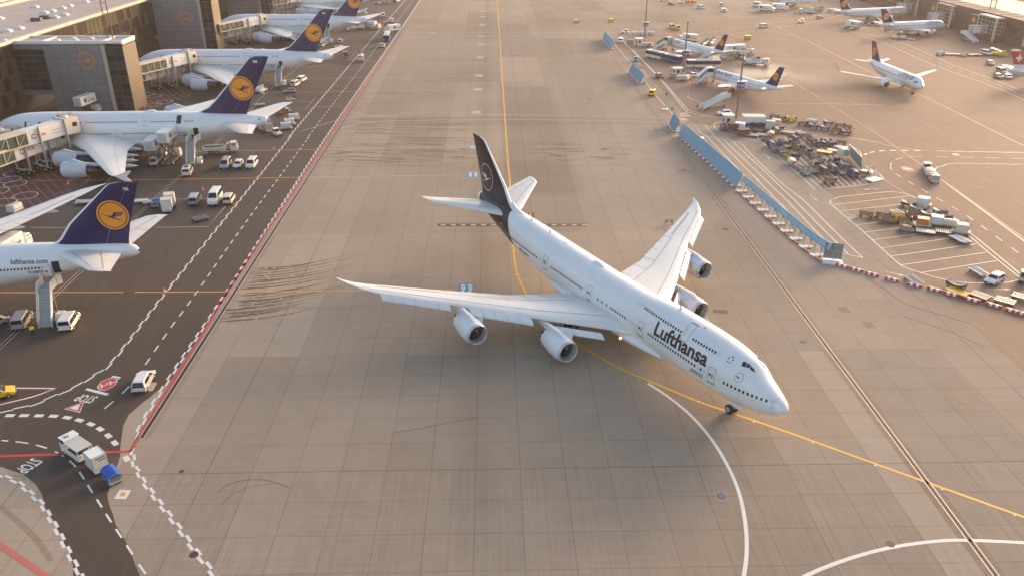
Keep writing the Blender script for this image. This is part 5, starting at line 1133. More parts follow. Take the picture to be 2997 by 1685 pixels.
def rhead(label,px,py,emb=None):
    p=G(px,py); x,y=p.x-.8,p.y; t=thing('gate_building',label,'building',(x,y,0),0,'glass gate boxes of the far right pier'); H=9.9; W=max(1.2,RX-x-.35); Dp=14
    m=MB(RW); m.box((W/2,Dp/2,H/2),(W-.3,Dp-.3,H-.2)); m.build('core',t)
    grid(t,'window_wall',(-.02,Dp,3.4),(0,-Dp,0),(0,0,H-3.6),5,4,RGL,mull=RFR,seed=int(py),mw=.12)
    grid(t,'window_wall',(0,-.02,3.4),(W,0,0),(0,0,H-3.6),3,4,RGL,mull=RFR,seed=int(py)+1,mw=.12)
    m=MB(RFR); m.box((-.2,-.1,H/2+.2),(.8,.7,H-.2)); m.box((W/2,Dp/2,H+.1),(W+.4,Dp+.4,.4)); m.box((-.15,Dp,H/2+1.6),(.4,.4,H-3.2)); m.build('frame',t)
    m=MB(RW); m.box((W/2,Dp+4,H/2-.4),(W-.4,8,H-.8)); m.build("annex",t)
    m=MB(EMO); c=(.25,Dp+4.2,H-2.8); emblem(m,lambda u,v,l=0:(c[0]-.06-.03*l,c[1]+u,c[2]+v),1.35,EMO,ORANGE,None,BRL); m.build('wall_emblem',t,recalc=False)
    b=MB(BRK); b.box((-4.5,Dp*.35,4.9),(7,3.2,3.2)); b.use(BRW); b.box((-6.0,Dp*.35-1.65,4.9),(3.4,.1,2.4)); b.use(BRK); b.cyl((-6,Dp*.35,0),(-6,Dp*.35,3.6),.4,n=10); b.build('bridge_arm',t)
    return t
rhead('hazy glass gate box with pale frame at the right frame edge',3075,170); rhead('hazy glass gate box with pale frame behind the red and white tail',2908,126); rhead('hazy glass gate box with pale frame beside the nose of the nearer docked jet',2780,84); rhead('hazy glass gate box with pale frame above the farther docked jet',2683,52)
m=MB(mat('mast steel',(.13,.10,.085),.5)); b0=GX(2870,45,228)
for dx in (-1.2,1.2): m.cyl((dx,0,RH),(dx,0,RH+22),.22,.18,n=8)
for k in range(8): m.bar((-1.2,0,RH+1+k*3),(1.2,0,RH+1+k*3),.18)
tt=thing('lighting_mast','tall twin post lighting mast on the far right pier roof','mast',(228,b0.y-8,0)); m.build('mast_frame',tt)
# ------------------------------------------------------------------ vehicles and ground equipment: each builder makes one thing at the origin, front toward +x
def wheels4(t,xs,yw,r,wd=.22,rim=RIM):
    for x in xs:
        for sg in (-1,1):
            m=MB(TYRE); m.cyl((x,sg*(yw-wd/2)-wd/2,r),(x,sg*(yw-wd/2)+wd/2,r),r,n=16); m.use(rim); y=sg*(yw+.012); m.cyl((x,y-sg*.06,r),(x,y,r),r*.62,r*.55,n=12); m.build('wheel',t,smooth=40)
def auto(t,prof,W,belt,paint,k=.12,side=(),front=None,rear=None,stripe=None,bump=.42,ends=True,lights=True,plate=True):
    """body lofted from a side outline; side windows, screens, lamps as parts"""
    H=max(z for x,z in prof); hw=lambda z: W/2*(1-k*max(0,(z-belt)/(H-belt)))*(1-.05*max(0,(.55-z)/.55))
    m=MB(paint); n=len(prof); vs=[(x,-hw(z),z) for x,z in prof]+[(x,hw(z),z) for x,z in prof]
    m.add(vs,[tuple(range(n)),tuple(range(2*n-1,n-1,-1))]+[(i,n+i,n+(i+1)%n,(i+1)%n) for i in range(n)])
    body=m.build('body',t,bevel=.07)
    for sg in (-1,1):
        for q in side:
            m=MB(GLASS); m.quad(*[(x,sg*(hw(z)+.012),z) for x,z in q]); m.build('side_window',t)
    def screen(a,b,nm,inset=.1):
        d=Vector((b[0]-a[0],0,b[1]-a[1])); nn=Vector((d.z,0,-d.x)).normalized()
        if nn.x*(1 if nm=='windscreen' else -1)<0: nn=-nn
        q=[]
        for p,f in ((a,.0),(b,1)): 
            z=p[1]; h=hw(z)-inset; q.append((Vector((p[0],-h,z))+nn*.02,Vector((p[0],h,z))+nn*.02))
        m=MB(GLASS); m.quad(q[0][0],q[0][1],q[1][1],q[1][0]); m.build(nm,t)
    if front: screen(front[0],front[1],'windscreen')
    if rear: screen(rear[0],rear[1],'rear_window',.14)
    xs=[x for x,z in prof]; x1,x0=max(xs),min(xs)
    m=MB(BLACK)
    if ends: m.box((x1-.02,0,bump),(.14,W*.92,.22)); m.build('bumper',t,bevel=.03); m=MB(BLACK); m.box((x0+.02,0,bump),(.14,W*.92,.2)); m.build('bumper',t,bevel=.03)
    if lights:
        for sg in (-1,1):
            m=MB(LAMP); m.box((x1-.04,sg*W*.38,bump+.28),(.12,W*.16,.16)); m.build('headlight',t)
            m=MB(TAILR); m.box((x0+.0,sg*W*.45,bump+.5),(.08,W*.07,.34)); m.build('tail_light',t)
    if stripe:
        for sg in (-1,1):
            m=MB(stripe[0]); m.quad(*[(x,sg*(hw(z)+.008),z) for x,z in ((x0+.2,stripe[1]),(x1-.35,stripe[1]),(x1-.35,stripe[1]+stripe[2]),(x0+.2,stripe[1]+stripe[2]))]); m.build('stripe',t)
        m=MB(stripe[0]); m.quad(*[(x0-.015,y,z) for y,z in ((-W*.44,stripe[1]),(W*.44,stripe[1]),(W*.44,stripe[1]+stripe[2]),(-W*.44,stripe[1]+stripe[2]))]); m.build('stripe',t)
    for sg in (-1,1): m=MB(paint); m.box((front[0][0]-.35 if front else x1-1,sg*(W/2+.1),belt+.05),(.12,.2,.22)); m.build('mirror',t)
    if plate: m=MB(EWHITE); m.box((x1+.055,0,bump),(.02,.5,.11)); m.use(EWHITE); m.build('number_plate',t)
    return body
def mk_van(paint,L=4.9,H=1.98,W=1.92,win=True,stripe=None,hatch=False,beacon=False,snub=.62):
    def f():
        t=thing('van','','van'); a=L/2
        prof=[(-a,.36),(-a+.02,H*.62),(-a+.10,H*.95),(-a+.25,H),(a-1.62,H),(a-1.42,H*.97),(a-.78,H*.60),(a-.12,H*.50),(a,H*.36),(a,.36)]
        ws=[[(a-1.75,H*.60),(a-1.0,H*.60),(a-1.42,H*.92),(a-1.75,H*.92)]]
        if win: ws+=[[(a-3.0,H*.60),(a-1.85,H*.60),(a-1.85,H*.92),(a-3.0,H*.92)],[(-a+.2,H*.60),(a-3.1,H*.60),(a-3.1,H*.92),(-a+.28,H*.92)]]
        auto(t,prof,W,H*.55,paint,.16,ws,((a-.80,H*.62),(a-1.40,H*.95)),((-a+.03,H*.63),(-a+.10,H*.93)),stripe)
        wheels4(t,(-a+.95,a-.92),W/2,.34)
        if hatch: m=MB(GLASS); m.box((-a+1.9,0,H+.01),(1.3,.9,.04)); m.build('roof_hatch',t)
        if beacon: m=MB(STRIPE); m.box((a-1.9,0,H+.08),(.3,1.2,.14)); m.build('beacon_bar',t)
        return t
    return f
def mk_car(paint,L=4.1,H=1.47,W=1.76,stripe=None,suv=False,beacon=False):
    def f():
        t=thing('car','','car'); a=L/2; h=H
        prof=[(-a,.32),(-a,.62),(-a+.06,.88),(-a+.42,h*.96),(-a+.75,h),(a*.10,h),(a*.25,h*.95),(a*.56,h*.66),(a-.35,h*.56),(a-.05,h*.44),(a,.32)]
        ws=[[(-a+.62,h*.66),(-.05,h*.66),(-.05,h*.93),(-a+.85,h*.93)],[(.05,h*.66),(a*.47,h*.66),(a*.2,h*.92),(.05,h*.93)]]
        auto(t,prof,W,h*.62,paint,.26,ws,((a*.55,h*.675),(a*.26,h*.93)),((-a+.09,.90),(-a+.40,h*.93)),stripe,bump=.38)
        wheels4(t,(-a+.78,a-.80),W/2,.31,.2)
        if beacon: m=MB(STRIPE); m.box((0,0,h+.07),(.3,1.1,.13)); m.build('beacon_bar',t)
        return t
    return f
def mk_tug(paint=PW,L=3.3,roof=True):
    def f():
        t=thing('baggage_tractor','','baggage tractor'); a=L/2
        m=MB(paint); m.box((0,0,.62),(L,1.5,.6)); m.box((a-.7,0,1.0),(1.3,1.4,.3),top=(.8,.9)); m.build('body',t,bevel=.05)
        if roof:
            m=MB(GLASS); m.box((-.35,0,1.45),(1.3,1.38,.75),top=(.85,.95)); m.build('cab_window',t)
            m=MB(paint); m.box((-.38,0,1.88),(1.45,1.5,.12)); 
            for x in (-1.0,.3):
                for y in (-.68,.68): m.bar((x,y,.9),(x*.95,y,1.85),.09)
            m.build('roof',t)
        m=MB(BLACK); m.box((a,0,.45),(.15,1.4,.3)); m.box((-a,0,.45),(.15,1.3,.25)); m.build('bumper',t)
        wheels4(t,(-a+.6,a-.6),.76,.36,.24); return t
    return f
def mk_bigtractor():
    t=thing('cargo_tractor','','tractor'); m=MB(PW)
    m.box((1.55,0,1.15),(1.5,2.2,1.5)); m.box((1.45,0,2.2),(1.55,2.15,.75),top=(.86,.94)); m.build('cab',t,bevel=.07)
    m=MB(GLASS); m.quad((2.22,-.92,1.95),(2.22,.92,1.95),(2.14,.9,2.45),(2.14,-.9,2.45))
    for sg in (-1,1): m.quad((.95,sg*1.085,1.9),(2.05,sg*1.085,1.9),(2.0,sg*1.05,2.42),(.95,sg*1.05,2.42))
    m.build('cab_window',t); m=MB(PW); m.box((1.4,0,2.62),(1.6,2.2,.12)); m.use(DGREY); m.box((1.4,.3,2.72),(.55,.5,.1)); m.use(SKYL); m.box((1.4,.3,2.79),(.3,.3,.06)); m.build('cab_roof',t)
    m=MB(PW); m.box((-1.0,0,.85),(3.4,2.2,.75)); m.box((-2.63,0,1.0),(.2,2.2,1.0)); m.build('body',t,bevel=.05)
    m=MB(CREAM); 
    for x in (.5,-2.55):
        for y in (-1.02,1.02): m.bar((x,y,1.2),(x,y,2.2),.1)
    m.build('canopy_post',t); m=MB(BLACK); m.box((-1.0,0,1.28),(2.9,1.9,.08)); m.build('engine_deck',t)
    m=MB(LGREY); m.box((-1.05,0,2.24),(3.35,2.25,.12)); m.build('canopy',t,bevel=.04)
    for sg in (-1,1): m=MB(TAILR); m.box((-2.75,sg*.85,1.35),(.06,.2,.2)); m.build('tail_light',t); m=MB(LAMP); m.box((2.32,sg*.8,1.0),(.06,.3,.2)); m.build('headlight',t)
    wheels4(t,(-1.8,1.4),1.08,.48,.32); return t
def frame_cart(t,L,W,col,hz=.55,r=.24,tow=True):
    m=MB(col); m.box((0,0,hz),(L,W,.12)); m.bar((-L/2,-W*.3,hz-.1),(L/2,-W*.3,hz-.1),.1); m.bar((-L/2,W*.3,hz-.1),(L/2,W*.3,hz-.1),.1); m.build('bed',t)
    if tow: m=MB(BROWN); m.bar((L/2,0,hz-.15),(L/2+1.0,0,hz-.25),.08); m.build('tow_bar',t)
    wheels4(t,(-L/2+.45,L/2-.45),W/2-.05,r,.16,rim=col)
def mk_cart(col=TAN,tarp=TARPM,cover=None,load=None,L=2.7,W=1.45):
    """baggage cart: bed on four wheels, railed ends, rolled or draped tarpaulin"""
    def f():
        t=thing('baggage_cart','','baggage cart'); frame_cart(t,L,W,col,.5)
        m=MB(col)
        for x in (-L/2+.05,L/2-.05):
            for y in (-W/2+.06,W/2-.06): m.bar((x,y,.5),(x,y,1.42),.07)
            for z in (.75,1.05,1.4): m.bar((x,-W/2+.06,z),(x,W/2-.06,z),.05)
        m.box((0,-W/2+.05,.74),(L-.1,.05,.36)); m.box((0,W/2-.05,.74),(L-.1,.05,.36))
        if cover is None: m.bar((-L/2,W/2-.06,1.4),(L/2,W/2-.06,1.4),.05)
        m.build('rail_frame',t)
        if cover=='full':
            m=MB(tarp); rs=[]
            for x,s in ((-L/2-.05,.96),(-L/6,1.04),(L/6,1.0),(L/2+.05,.97)): rs.append([(x,-W/2*1.06,.62),(x,-W/2*1.05,1.35*s),(x,-W/5,1.62*s),(x,W/5,1.6*s),(x,W/2*1.05,1.33*s),(x,W/2*1.06,.62)])
            m.loft(rs,close=False); m.build('tarpaulin',t,smooth=30)
        elif cover=='drape':
            m=MB(tarp); rs=[]
            for x,a,b in ((-L/2-.08,1.2,1.3),(-L/4,1.0,.85),(0,.9,.8),(L/4,.95,.9),(L/2,1.25,1.2)): rs.append([(x,-W/2*1.08,.6),(x,-W/2*1.02,a),(x,0,b),(x,W/2*1.02,a*.97),(x,W/2*1.08,.6)])
            m.loft(rs,close=False); m.build('tarpaulin',t,smooth=30)
        elif tarp is not None:
            m=MB(tarp); m.box((L/2-.1,0,1.28),(.45,W*1.04,.5),top=(.7,.92)); m.box((L/2-.05,.0,.95),(.3,W*1.02,.5)); m.build('tarpaulin',t,bevel=.08)
        if load: m=MB(load); m.box((-.35,0,.86),(1.1,W*.8,.6)); m.box((.5,.1,.76),(.6,W*.6,.4)); m.build('load',t,bevel=.06)
        return t
    return f
def mk_dolly(col=LGREY,slat=LGREY,L=3.3,W=1.7):
    """low roller dolly"""
    def f():
        t=thing('roller_dolly','','roller dolly'); frame_cart(t,L,W,col,.42,.2)
        m=MB(slat)
        for k in range(8): x=-L/2+.2+k*(L-.4)/7; m.cyl((x,-W/2+.15,.54),(x,W/2-.15,.54),.07,n=8)
        for y in (-W/2+.06,W/2-.06): m.bar((-L/2,y,.56),(L/2,y,.56),.09)
        m.build('roller_deck',t); return t
    return f
def mk_stack():
    t=thing('pallet_stack','','stack of dollies'); 
    for k in range(5):
        m=MB(BROWN if k%2 else TAN); z=.35+k*.36; r=random.Random(k); a=r.uniform(-.06,.06)
        m.box((r.uniform(-.1,.1),r.uniform(-.1,.1),z),(3.2,1.8,.1),rz=a)
        for y in (-.8,0,.8): m.box((0,y,z-.12),(3.1,.12,.14),rz=a)
        m.use(STEEL)
        for x in range(6): m.box((-1.3+x*.52,0,z+.09),(.1,1.6,.08),rz=a)
        m.build('dolly_frame',t)
    wheels4(t,(-1.1,1.1),.8,.22,.16); return t
def mk_box(col=PW,L=2.4,W=1.8,H=2.0,side=None,z0=.6,cut=0,text=False):
    """air freight container, resting at dolly height"""
    def f():
        t=thing('freight_container','','container'); m=MB(col); c=cut
        prof=[(-W/2,0),(W/2,0),(W/2+c,c),(W/2+c,H),(-W/2,H)] if c else [(-W/2,0),(W/2,0),(W/2,H),(-W/2,H)]
        n=len(prof); m.add([(-L/2,y,z0+z) for y,z in prof]+[(L/2,y,z0+z) for y,z in prof],[tuple(range(n)),tuple(range(2*n-1,n-1,-1))]+[(i,(i+1)%n,n+(i+1)%n,n+i) for i in range(n)]); m.build('shell',t,bevel=.03)
        m=MB(side or col)
        for sg in (-1,1): m.box((sg*(L/2+.015),0,z0+H*.48),(.02,W*.9,H*.86))
        m.build('door_panel',t)
        m=MB(ALU)
        for x in (-L/2,L/2):
            for y in (-W/2,W/2): m.bar((x,y,z0+.0),(x,y,z0+H+.02),.07)
            m.bar((x,-W/2,z0+H),(x,W/2,z0+H),.07)
        for y in (-W/2,W/2): m.bar((-L/2,y,z0+H),(L/2,y,z0+H),.07)
        m.build('edge_frame',t)
        if text:
            m=MB(INK)
            for r,(a,b) in enumerate(((-.8,.5),(-.8,.2))): 
                m.quad(*[(-L/2-.035,a*W/2+u*(b-a)*W/2,z0+H*.8-r*.3+v*.12) for u,v in ((0,0),(1,0),(1,1),(0,1))])
            m.build('shipping_label',t)
        return t
    return f
def mk_wrapped(mt=WRAP,L=2.6,W=1.9,H=1.3,z0=.6):
    def f():
        t=thing('wrapped_cargo','','cargo pallet'); m=MB(mt); rs=[]; r=random.Random(5)
        for x in (-1,-.85,-.4,.1,.5,.85,1):
            k=.9 if abs(x)==1 else 1; rs.append([(x*L/2,y*W/2*k*r.uniform(.93,1.05),z0+z*H*r.uniform(.93,1.06)) for y,z in ((-1,0),(-1.02,.5),(-.9,.95),(-.4,1.02),(.2,1.05),(.85,.97),(1.02,.5),(1,0))])
        m.loft(rs,cap0=True,cap1=True); m.build('wrap',t); 
        m=MB(ALU); m.box((0,0,z0-.02),(L*1.06,W*1.06,.06)); m.build('pallet',t); return t
    return f
def lsg(parent,L,zc,y,sg,x0):
    m=MB(mat('catering emblem brown',(.12,.03,.02),.5,var=0)); c=(x0+sg*-1*0,zc)
    m.quad(*[(x0+.62*math.cos(a),y+sg*.0,zc+.62*math.sin(a)) for a in [2*math.pi*i/20 for i in range(20)]])
    m.build('catering_emblem',parent,recalc=False)
    d=-sg if False else (1 if sg<0 else -1)
    for st,mt,dz,h in (('LSG',STRIPE,.12,.55),('Sky Chefs',INK,-.55,.55)):
        m=MB(mt); vs,fs,W=text2d(st,.02); k=h/.72; m.add([(x0+d*(.95+x*k),y,zc+dz+v*k) for x,v in vs],fs); m.build('catering_lettering',parent,recalc=False)
def mk_catering(raise_=0.0,L=8.6,boxL=6.6):
    def f():
        t=thing('catering_truck','','catering truck'); a=L/2
        m=MB(DGREY); m.box((-.3,0,.75),(L-.6,.9,.3)); m.build('chassis',t)
        m=MB(PW); m.box((a-.85,0,1.25),(1.7,2.3,1.5)); m.box((a-.9,0,2.15),(1.6,2.2,.6),top=(.85,.94)); m.build('cab',t,bevel=.07)
        m=MB(GLASS); m.quad((a+.01,-1.0,1.45),(a+.01,1.0,1.45),(a-.13,.98,2.3),(a-.13,-.98,2.3))
        for sg in (-1,1): m.quad((a-1.3,sg*1.16,1.5),(a-.25,sg*1.16,1.5),(a-.35,sg*1.1,2.2),(a-1.3,sg*1.1,2.2))
        m.build('cab_window',t)
        z0=1.05+raise_; bx=-a+boxL/2-.2+(0 if raise_==0 else .6)
        m=MB(PW); m.box((bx,0,z0+1.25),(boxL,2.45,2.5)); b=m.build('cargo_box',t,bevel=.05)
        m=MB(LGREY); m.box((bx-boxL/2-.02,0,z0+1.2),(.05,1.9,2.1)); m.build('shutter',b)
        for sg in (-1,1): lsg(b,boxL,z0+1.35,sg*1.245,sg,bx+(.2 if sg>0 else -1.6))
        if raise_:
            m=MB(PD)
            for y in (-.8,.8):
                m.bar((-a+.6,y,.95),(a-2.4,y,z0),.22); m.bar((a-2.4,y,.95),(-a+.6,y,z0),.22)
            m.use(PY); m.bar((-a+2.2,.95,.95),(-a+3.8,.95,z0),.12); m.bar((a-3.0,-.95,.95),(a-4.4,-.95,z0),.12)
            m.build('scissor_lift',t)
            m=MB(STEEL); m.box((bx+boxL/2+.7,0,z0+.08),(1.4,2.3,.12))
            for y in (-1.1,1.1): m.bar((bx+boxL/2,y,z0+1.1),(bx+boxL/2+1.4,y,z0+1.1),.06); m.bar((bx+boxL/2+1.4,y,z0),(bx+boxL/2+1.4,y,z0+1.1),.06)
            m.build('platform',t)
            for sg in (-1,1): m=MB(PO); m.box((-a+.1,sg*.8,.8),(.12,.5,.2)); m.build('tail_light',t); m=MB(LGREY); m.bar((-a+.8,sg*1.25,.85),(a-2,sg*1.25,.85),.1); m.build('side_rail',t)
        m=MB(BLACK); m.box((a+.02,0,.62),(.14,2.2,.35)); m.build('bumper',t)
        for sg in (-1,1): m=MB(LAMP); m.box((a+.08,sg*.85,.8),(.06,.3,.16)); m.build('headlight',t)
        wheels4(t,(-a+1.6,a-1.2),1.14,.46,.3); return t
    return f
def mk_bus(L=12.0,low=PW,top=PW,stripe=None,rear=None):
    def seg(t,x0,x1,lowm,front=False,back=False):
        a=(x0+x1)/2; l=x1-x0; m=MB(lowm); m.box((a,0,.85),(l,2.5,1.05)); m.build('lower_body',t,bevel=.06)
        m=MB(GLASS); m.box((a,0,1.98),(l-.02,2.47,1.25)); m.build('window_band',t)
        m=MB(top); m.box((a,0,2.75),(l,2.5,.32),top=(.98,.92)); m.use(LGREY); m.box((a,0,2.98),(l*.5,1.5,.2)); m.build('roof',t,bevel=.06)
        if stripe:
            for sg in (-1,1): m=MB(stripe); m.quad(*[(x,sg*1.262,z) for x,z in ((x0+.5,1.18),(x1-.3,1.18),(x1-.3,1.36),(x0+.5,1.36))]); m.build('stripe',t)
        if back:
            for sg in (-1,1): m=MB(TAILR); m.box((x0-.01,sg*1.1,.95),(.05,.2,.4)); m.build('tail_light',t)
        if front:
            for sg in (-1,1): m=MB(LAMP); m.box((x1+.01,sg*.95,.7),(.05,.35,.2)); m.build('headlight',t)
        wheels4(t,(x0+2.4,x1-2.4) if l>8 else ((x0+1.8,x1-1.6)),1.25,.48,.3)
    def f():
        t=thing('apron_bus','','bus'); 
        if rear is None: seg(t,-L/2,L/2,low,True,True)
        else:
            seg(t,.6,L/2,low,front=True); seg(t,-L/2,-.6,rear,back=True); m=MB(DGREY)
            rs=[]
            for k in range(7): s=1.0 if k%2 else .95; x=-.62+k*1.24/6; rs.append([(x,-1.2*s,.5),(x,1.2*s,.5),(x,1.2*s,2.85*s),(x,-1.2*s,2.85*s)])
            m.loft(rs); m.build('bellows',t)
        return t
    return f
def mk_stairs(H,run,w_=2.0,truck=True,covered=False,plat=2.2,guard=True):
    """passenger stairs, foot at the origin, climbing toward +x"""
    def f():
        t=thing('boarding_stairs','','passenger stairs'); n=int(H/.2); m=MB(GREY); y=w_/2-.12
        m.quad((0,-y,.25),(0,y,.25),(run,y,H),(run,-y,H)); m.box((run+plat/2,0,H-.06),(plat,w_,.12)); m.build('platform',t)
        m=MB(LGREY)
        for k in range(n): x=run*(k+.5)/n; m.box((x,0,.25+(H-.25)*(k+.5)/n+.05),(run/n*.62,w_-.26,.05))
        m.build('treads',t)
        for sg in (-1,1):
            m=MB(PW); o=sg*(w_/2-.04); hh=1.05
            q=[(-.1,o,.1),(run,o,H-.35),(run+plat,o,H-.35),(run+plat,o,H+hh),(run,o,H+hh),(-.1,o,.25+hh)]; q2=[(a,b+sg*.1,c) for a,b,c in q]; k=len(q)
            m.add(q+q2,[tuple(range(k)),tuple(range(2*k-1,k-1,-1))]+[(i,(i+1)%k,k+(i+1)%k,k+i) for i in range(k)]); m.build('side_panel',t)
            if covered:
                m=MB(GLASS); q=[(.25,o+sg*.05,.35+hh),(run-.1,o+sg*.05,H+hh+.02),(run-.1,o+sg*.05,H+2.1),(.25,o+sg*.05,2.4)]; m.quad(*q); 
                m.quad((run+.1,o+sg*.05,H+hh+.02),(run+plat-.1,o+sg*.05,H+hh+.02),(run+plat-.1,o+sg*.05,H+2.1),(run+.1,o+sg*.05,H+2.1)); m.build('side_window',t)
                m=MB(PW)
                for k in range(8): x=run*k/7.0; m.bar((x,o+sg*.08,.25+(H-.25)*k/7+hh),(x,o+sg*.08,.25+(H-.25)*k/7+2.2),.1)
                m.build('window_post',t)
            elif guard:
                m=MB(PW); m.box((run+plat+.1,sg*(w_/2+.35),H+.45),(.9,.12,1.5),rz=sg*.5); m.build('gate_panel',t)
        if covered:
            m=MB(PW); a=.12; q=[(0,2.45),(run,H+2.15),(run+plat*.6,H+2.45),(run+plat,H+2.35),(run+plat,H+2.5),(run+plat*.6,H+2.62),(run,H+2.32),(0,2.6)]; k=len(q); ww=w_/2+.1
            m.add([(x,-ww,z) for x,z in q]+[(x,ww,z) for x,z in q],[tuple(range(k)),tuple(range(2*k-1,k-1,-1))]+[(i,(i+1)%k,k+(i+1)%k,k+i) for i in range(k)]); m.build('canopy',t)
            m=MB(BRK); m.box((run+plat+.55,0,H+1.05),(1.1,w_+.6,2.7)); m.build('hood',t)
        m=MB(STEEL)
        for yy in (-w_/2+.2,w_/2-.2):
            m.bar((run*.35,yy,.6),(run+.4,yy,H-.3),.14); m.bar((run+.4,yy,.6),(run*.5,yy,H*.5),.14); m.bar((run+.5,yy,.5),(run+.5,yy,H-.2),.12)
        m.bar((run*.2,-w_/2+.2,.6),(run+.7,-w_/2+.2,.6),.2); m.bar((run*.2,w_/2-.2,.6),(run+.7,w_/2-.2,.6),.2); m.build('lift_frame',t)
        if truck:
            m=MB(PW); m.box((run*.55,-w_/2-.75,.85),(run*.5,1.1,.8)); m.box((run*.62,-w_/2-.8,1.5),(1.5,1.15,.7),top=(.8,.9)); m.build('drive_unit',t,bevel=.06); m=MB(GLASS); m.box((run*.62,-w_/2-.8,1.5),(1.3,1.17,.4),top=(.85,.95)); m.build('cab_window',t)
        wheels4(t,(run*.3,run*.95),w_/2+.05,.38,.25); return t
    return f
def mk_flatbed():
    t=thing('hydrant_truck','','service truck'); a=4.2
    m=MB(DGREY); m.box((-.2,0,.72),(8.0,.9,.25)); m.build('chassis',t)
    m=MB(PW); m.box((a-.85,0,1.3),(1.75,2.3,1.5)); m.box((a-.9,0,2.3),(1.6,2.2,.6),top=(.84,.94)); m.build('cab',t,bevel=.07)
    m=MB(GLASS); m.quad((a+.04,-1.0,1.6),(a+.04,1.0,1.6),(a-.1,.98,2.45),(a-.1,-.98,2.45))
    for sg in (-1,1): m.quad((a-1.3,sg*1.16,1.65),(a-.2,sg*1.16,1.65),(a-.3,sg*1.1,2.35),(a-1.3,sg*1.1,2.35))
    m.build('cab_window',t)
    m=MB(PW); m.box((-1.3,0,1.25),(5.6,2.3,.75)); m.box((-1.3,-1.12,1.7),(5.4,.08,.2)); m.box((-1.3,1.12,1.7),(5.4,.08,.2)); m.build('tray',t,bevel=.04)
    m=MB(ALU); m.box((2.05,0,1.7),(.7,2.1,1.3)); m.build('locker',t,bevel=.04)
    m=MB(BLACK); m.cyl((-3.6,.5,1.85),(1.2,.5,1.85),.14,n=8); m.cyl((-3.8,-.3,1.75),(.9,-.3,1.75),.12,n=8); m.use(PW); m.cyl((-3.4,.1,1.95),(1.0,.1,1.95),.16,n=8)
    for k in range(10): q=math.pi*k/9; q2=math.pi*(k+1)/9; m.use(BLACK); m.bar((-4.0-.5*math.sin(q),.4,1.4+.55*math.cos(q)),(-4.0-.5*math.sin(q2),.4,1.4+.55*math.cos(q2)),.1)
    m.build('hose_rack',t)
    for sg in (-1,1): m=MB(LAMP); m.box((a+.06,sg*.85,.95),(.06,.35,.2)); m.build('headlight',t)
    m=MB(BLACK); m.box((a,0,.65),(.14,2.2,.3)); m.build('bumper',t); wheels4(t,(-2.2,-.9+.0,a-1.2),1.14,.46,.3); return t
def mk_tanker():
    t=thing('service_truck','','service truck'); a=3.6
    m=MB(DGREY); m.box((0,0,.72),(7,.9,.25)); m.build('chassis',t)
    m=MB(PW); m.box((a-.85,0,1.3),(1.7,2.3,1.5)); m.box((a-.9,0,2.25),(1.5,2.2,.5),top=(.84,.94)); m.build('cab',t,bevel=.07)
    m=MB(GLASS); m.quad((a+.02,-1.0,1.5),(a+.02,1.0,1.5),(a-.12,.98,2.35),(a-.12,-.98,2.35)); m.build('windscreen',t)
    m=MB(LGREY); m.cyl((-a+.2,0,1.75),(a-2.1,0,1.75),.95,n=16); m.use(DGREY); m.box((-a+1.0,0,2.75),(1.6,1.6,.3)); m.bar((-a+.3,.9,2.2),(a-2.1,.9,2.9),.14); m.bar((-a+.3,-.9,2.2),(a-2.1,-.9,2.9),.14); m.build('tank',t,smooth=40)
    m=MB(BLACK); m.box((a,0,.65),(.14,2.2,.3)); m.build('bumper',t); wheels4(t,(-2.2,a-1.2),1.14,.46,.3); return t
def mk_pickup(paint=PW):
    def f():
        t=thing('pickup','','pickup'); m=MB(paint); m.box((0,0,.75),(4.6,1.75,.55)); m.box((.55,0,1.3),(1.7,1.65,.65),top=(.75,.88)); m.box((-2.2,0,1.1),(.1,1.75,.3)); m.box((-1.25,.83,1.1),(2.0,.1,.3)); m.box((-1.25,-.83,1.1),(2.0,.1,.3)); m.build('body',t,bevel=.06)
        m=MB(GLASS); m.box((.55,0,1.32),(1.72,1.67,.4),top=(.82,.92)); m.build('cab_window',t); wheels4(t,(-1.4,1.4),.88,.35,.22); return t
    return f
def mk_belt():
    t=thing('belt_loader','','belt loader'); m=MB(PW); m.box((-.3,0,.75),(5,1.7,.6)); m.box((1.6,-.5,1.3),(1.0,.7,.7)); m.build('body',t,bevel=.05)
    m=MB(DGREY); m.bar((-3.2,.2,.9),(3.6,.2,2.6),1.0,.25); m.use(STEEL); m.bar((-3.2,.75,1.15),(3.6,.75,2.9),.06); m.bar((-3.2,-.35,1.15),(3.6,-.35,2.9),.06); m.build('conveyor',t); wheels4(t,(-1.8,1.4),.85,.36,.25); return t
def mk_shelter(w_=2.4,d=1.8,H=2.8,over=.6):
    def f():
        t=thing('apron_shelter','','shelter'); m=MB(CREAM); m.box((0,0,H/2),(w_,d,H)); m.build('wall',t,bevel=.03); m=MB(GLASS); m.box((-w_/2-.01,0,H*.62),(.04,d*.6,H*.35)); m.box((0,-d/2-.01,H*.62),(w_*.4,.04,H*.35)); m.build('window',t)
        m=MB(SKYL); m.box((0,0,H+.1),(w_+over*2,d+over*2,.2)); m.build('roof',t,bevel=.03); return t
    return f
def mk_gpu(col=CREAM):
    def f():
        t=thing('ground_power_unit','','power unit'); m=MB(col); m.box((0,0,1.15),(2.6,1.6,1.3)); m.build('housing',t,bevel=.05); m=MB(DGREY); m.box((1.31,0,1.1),(.03,1.2,.8)); m.build('grille',t); m=MB(STEEL); m.bar((1.3,0,.45),(2.2,0,.4),.08); m.build('tow_bar',t); wheels4(t,(-.8,.8),.75,.28,.18); return t
    return f
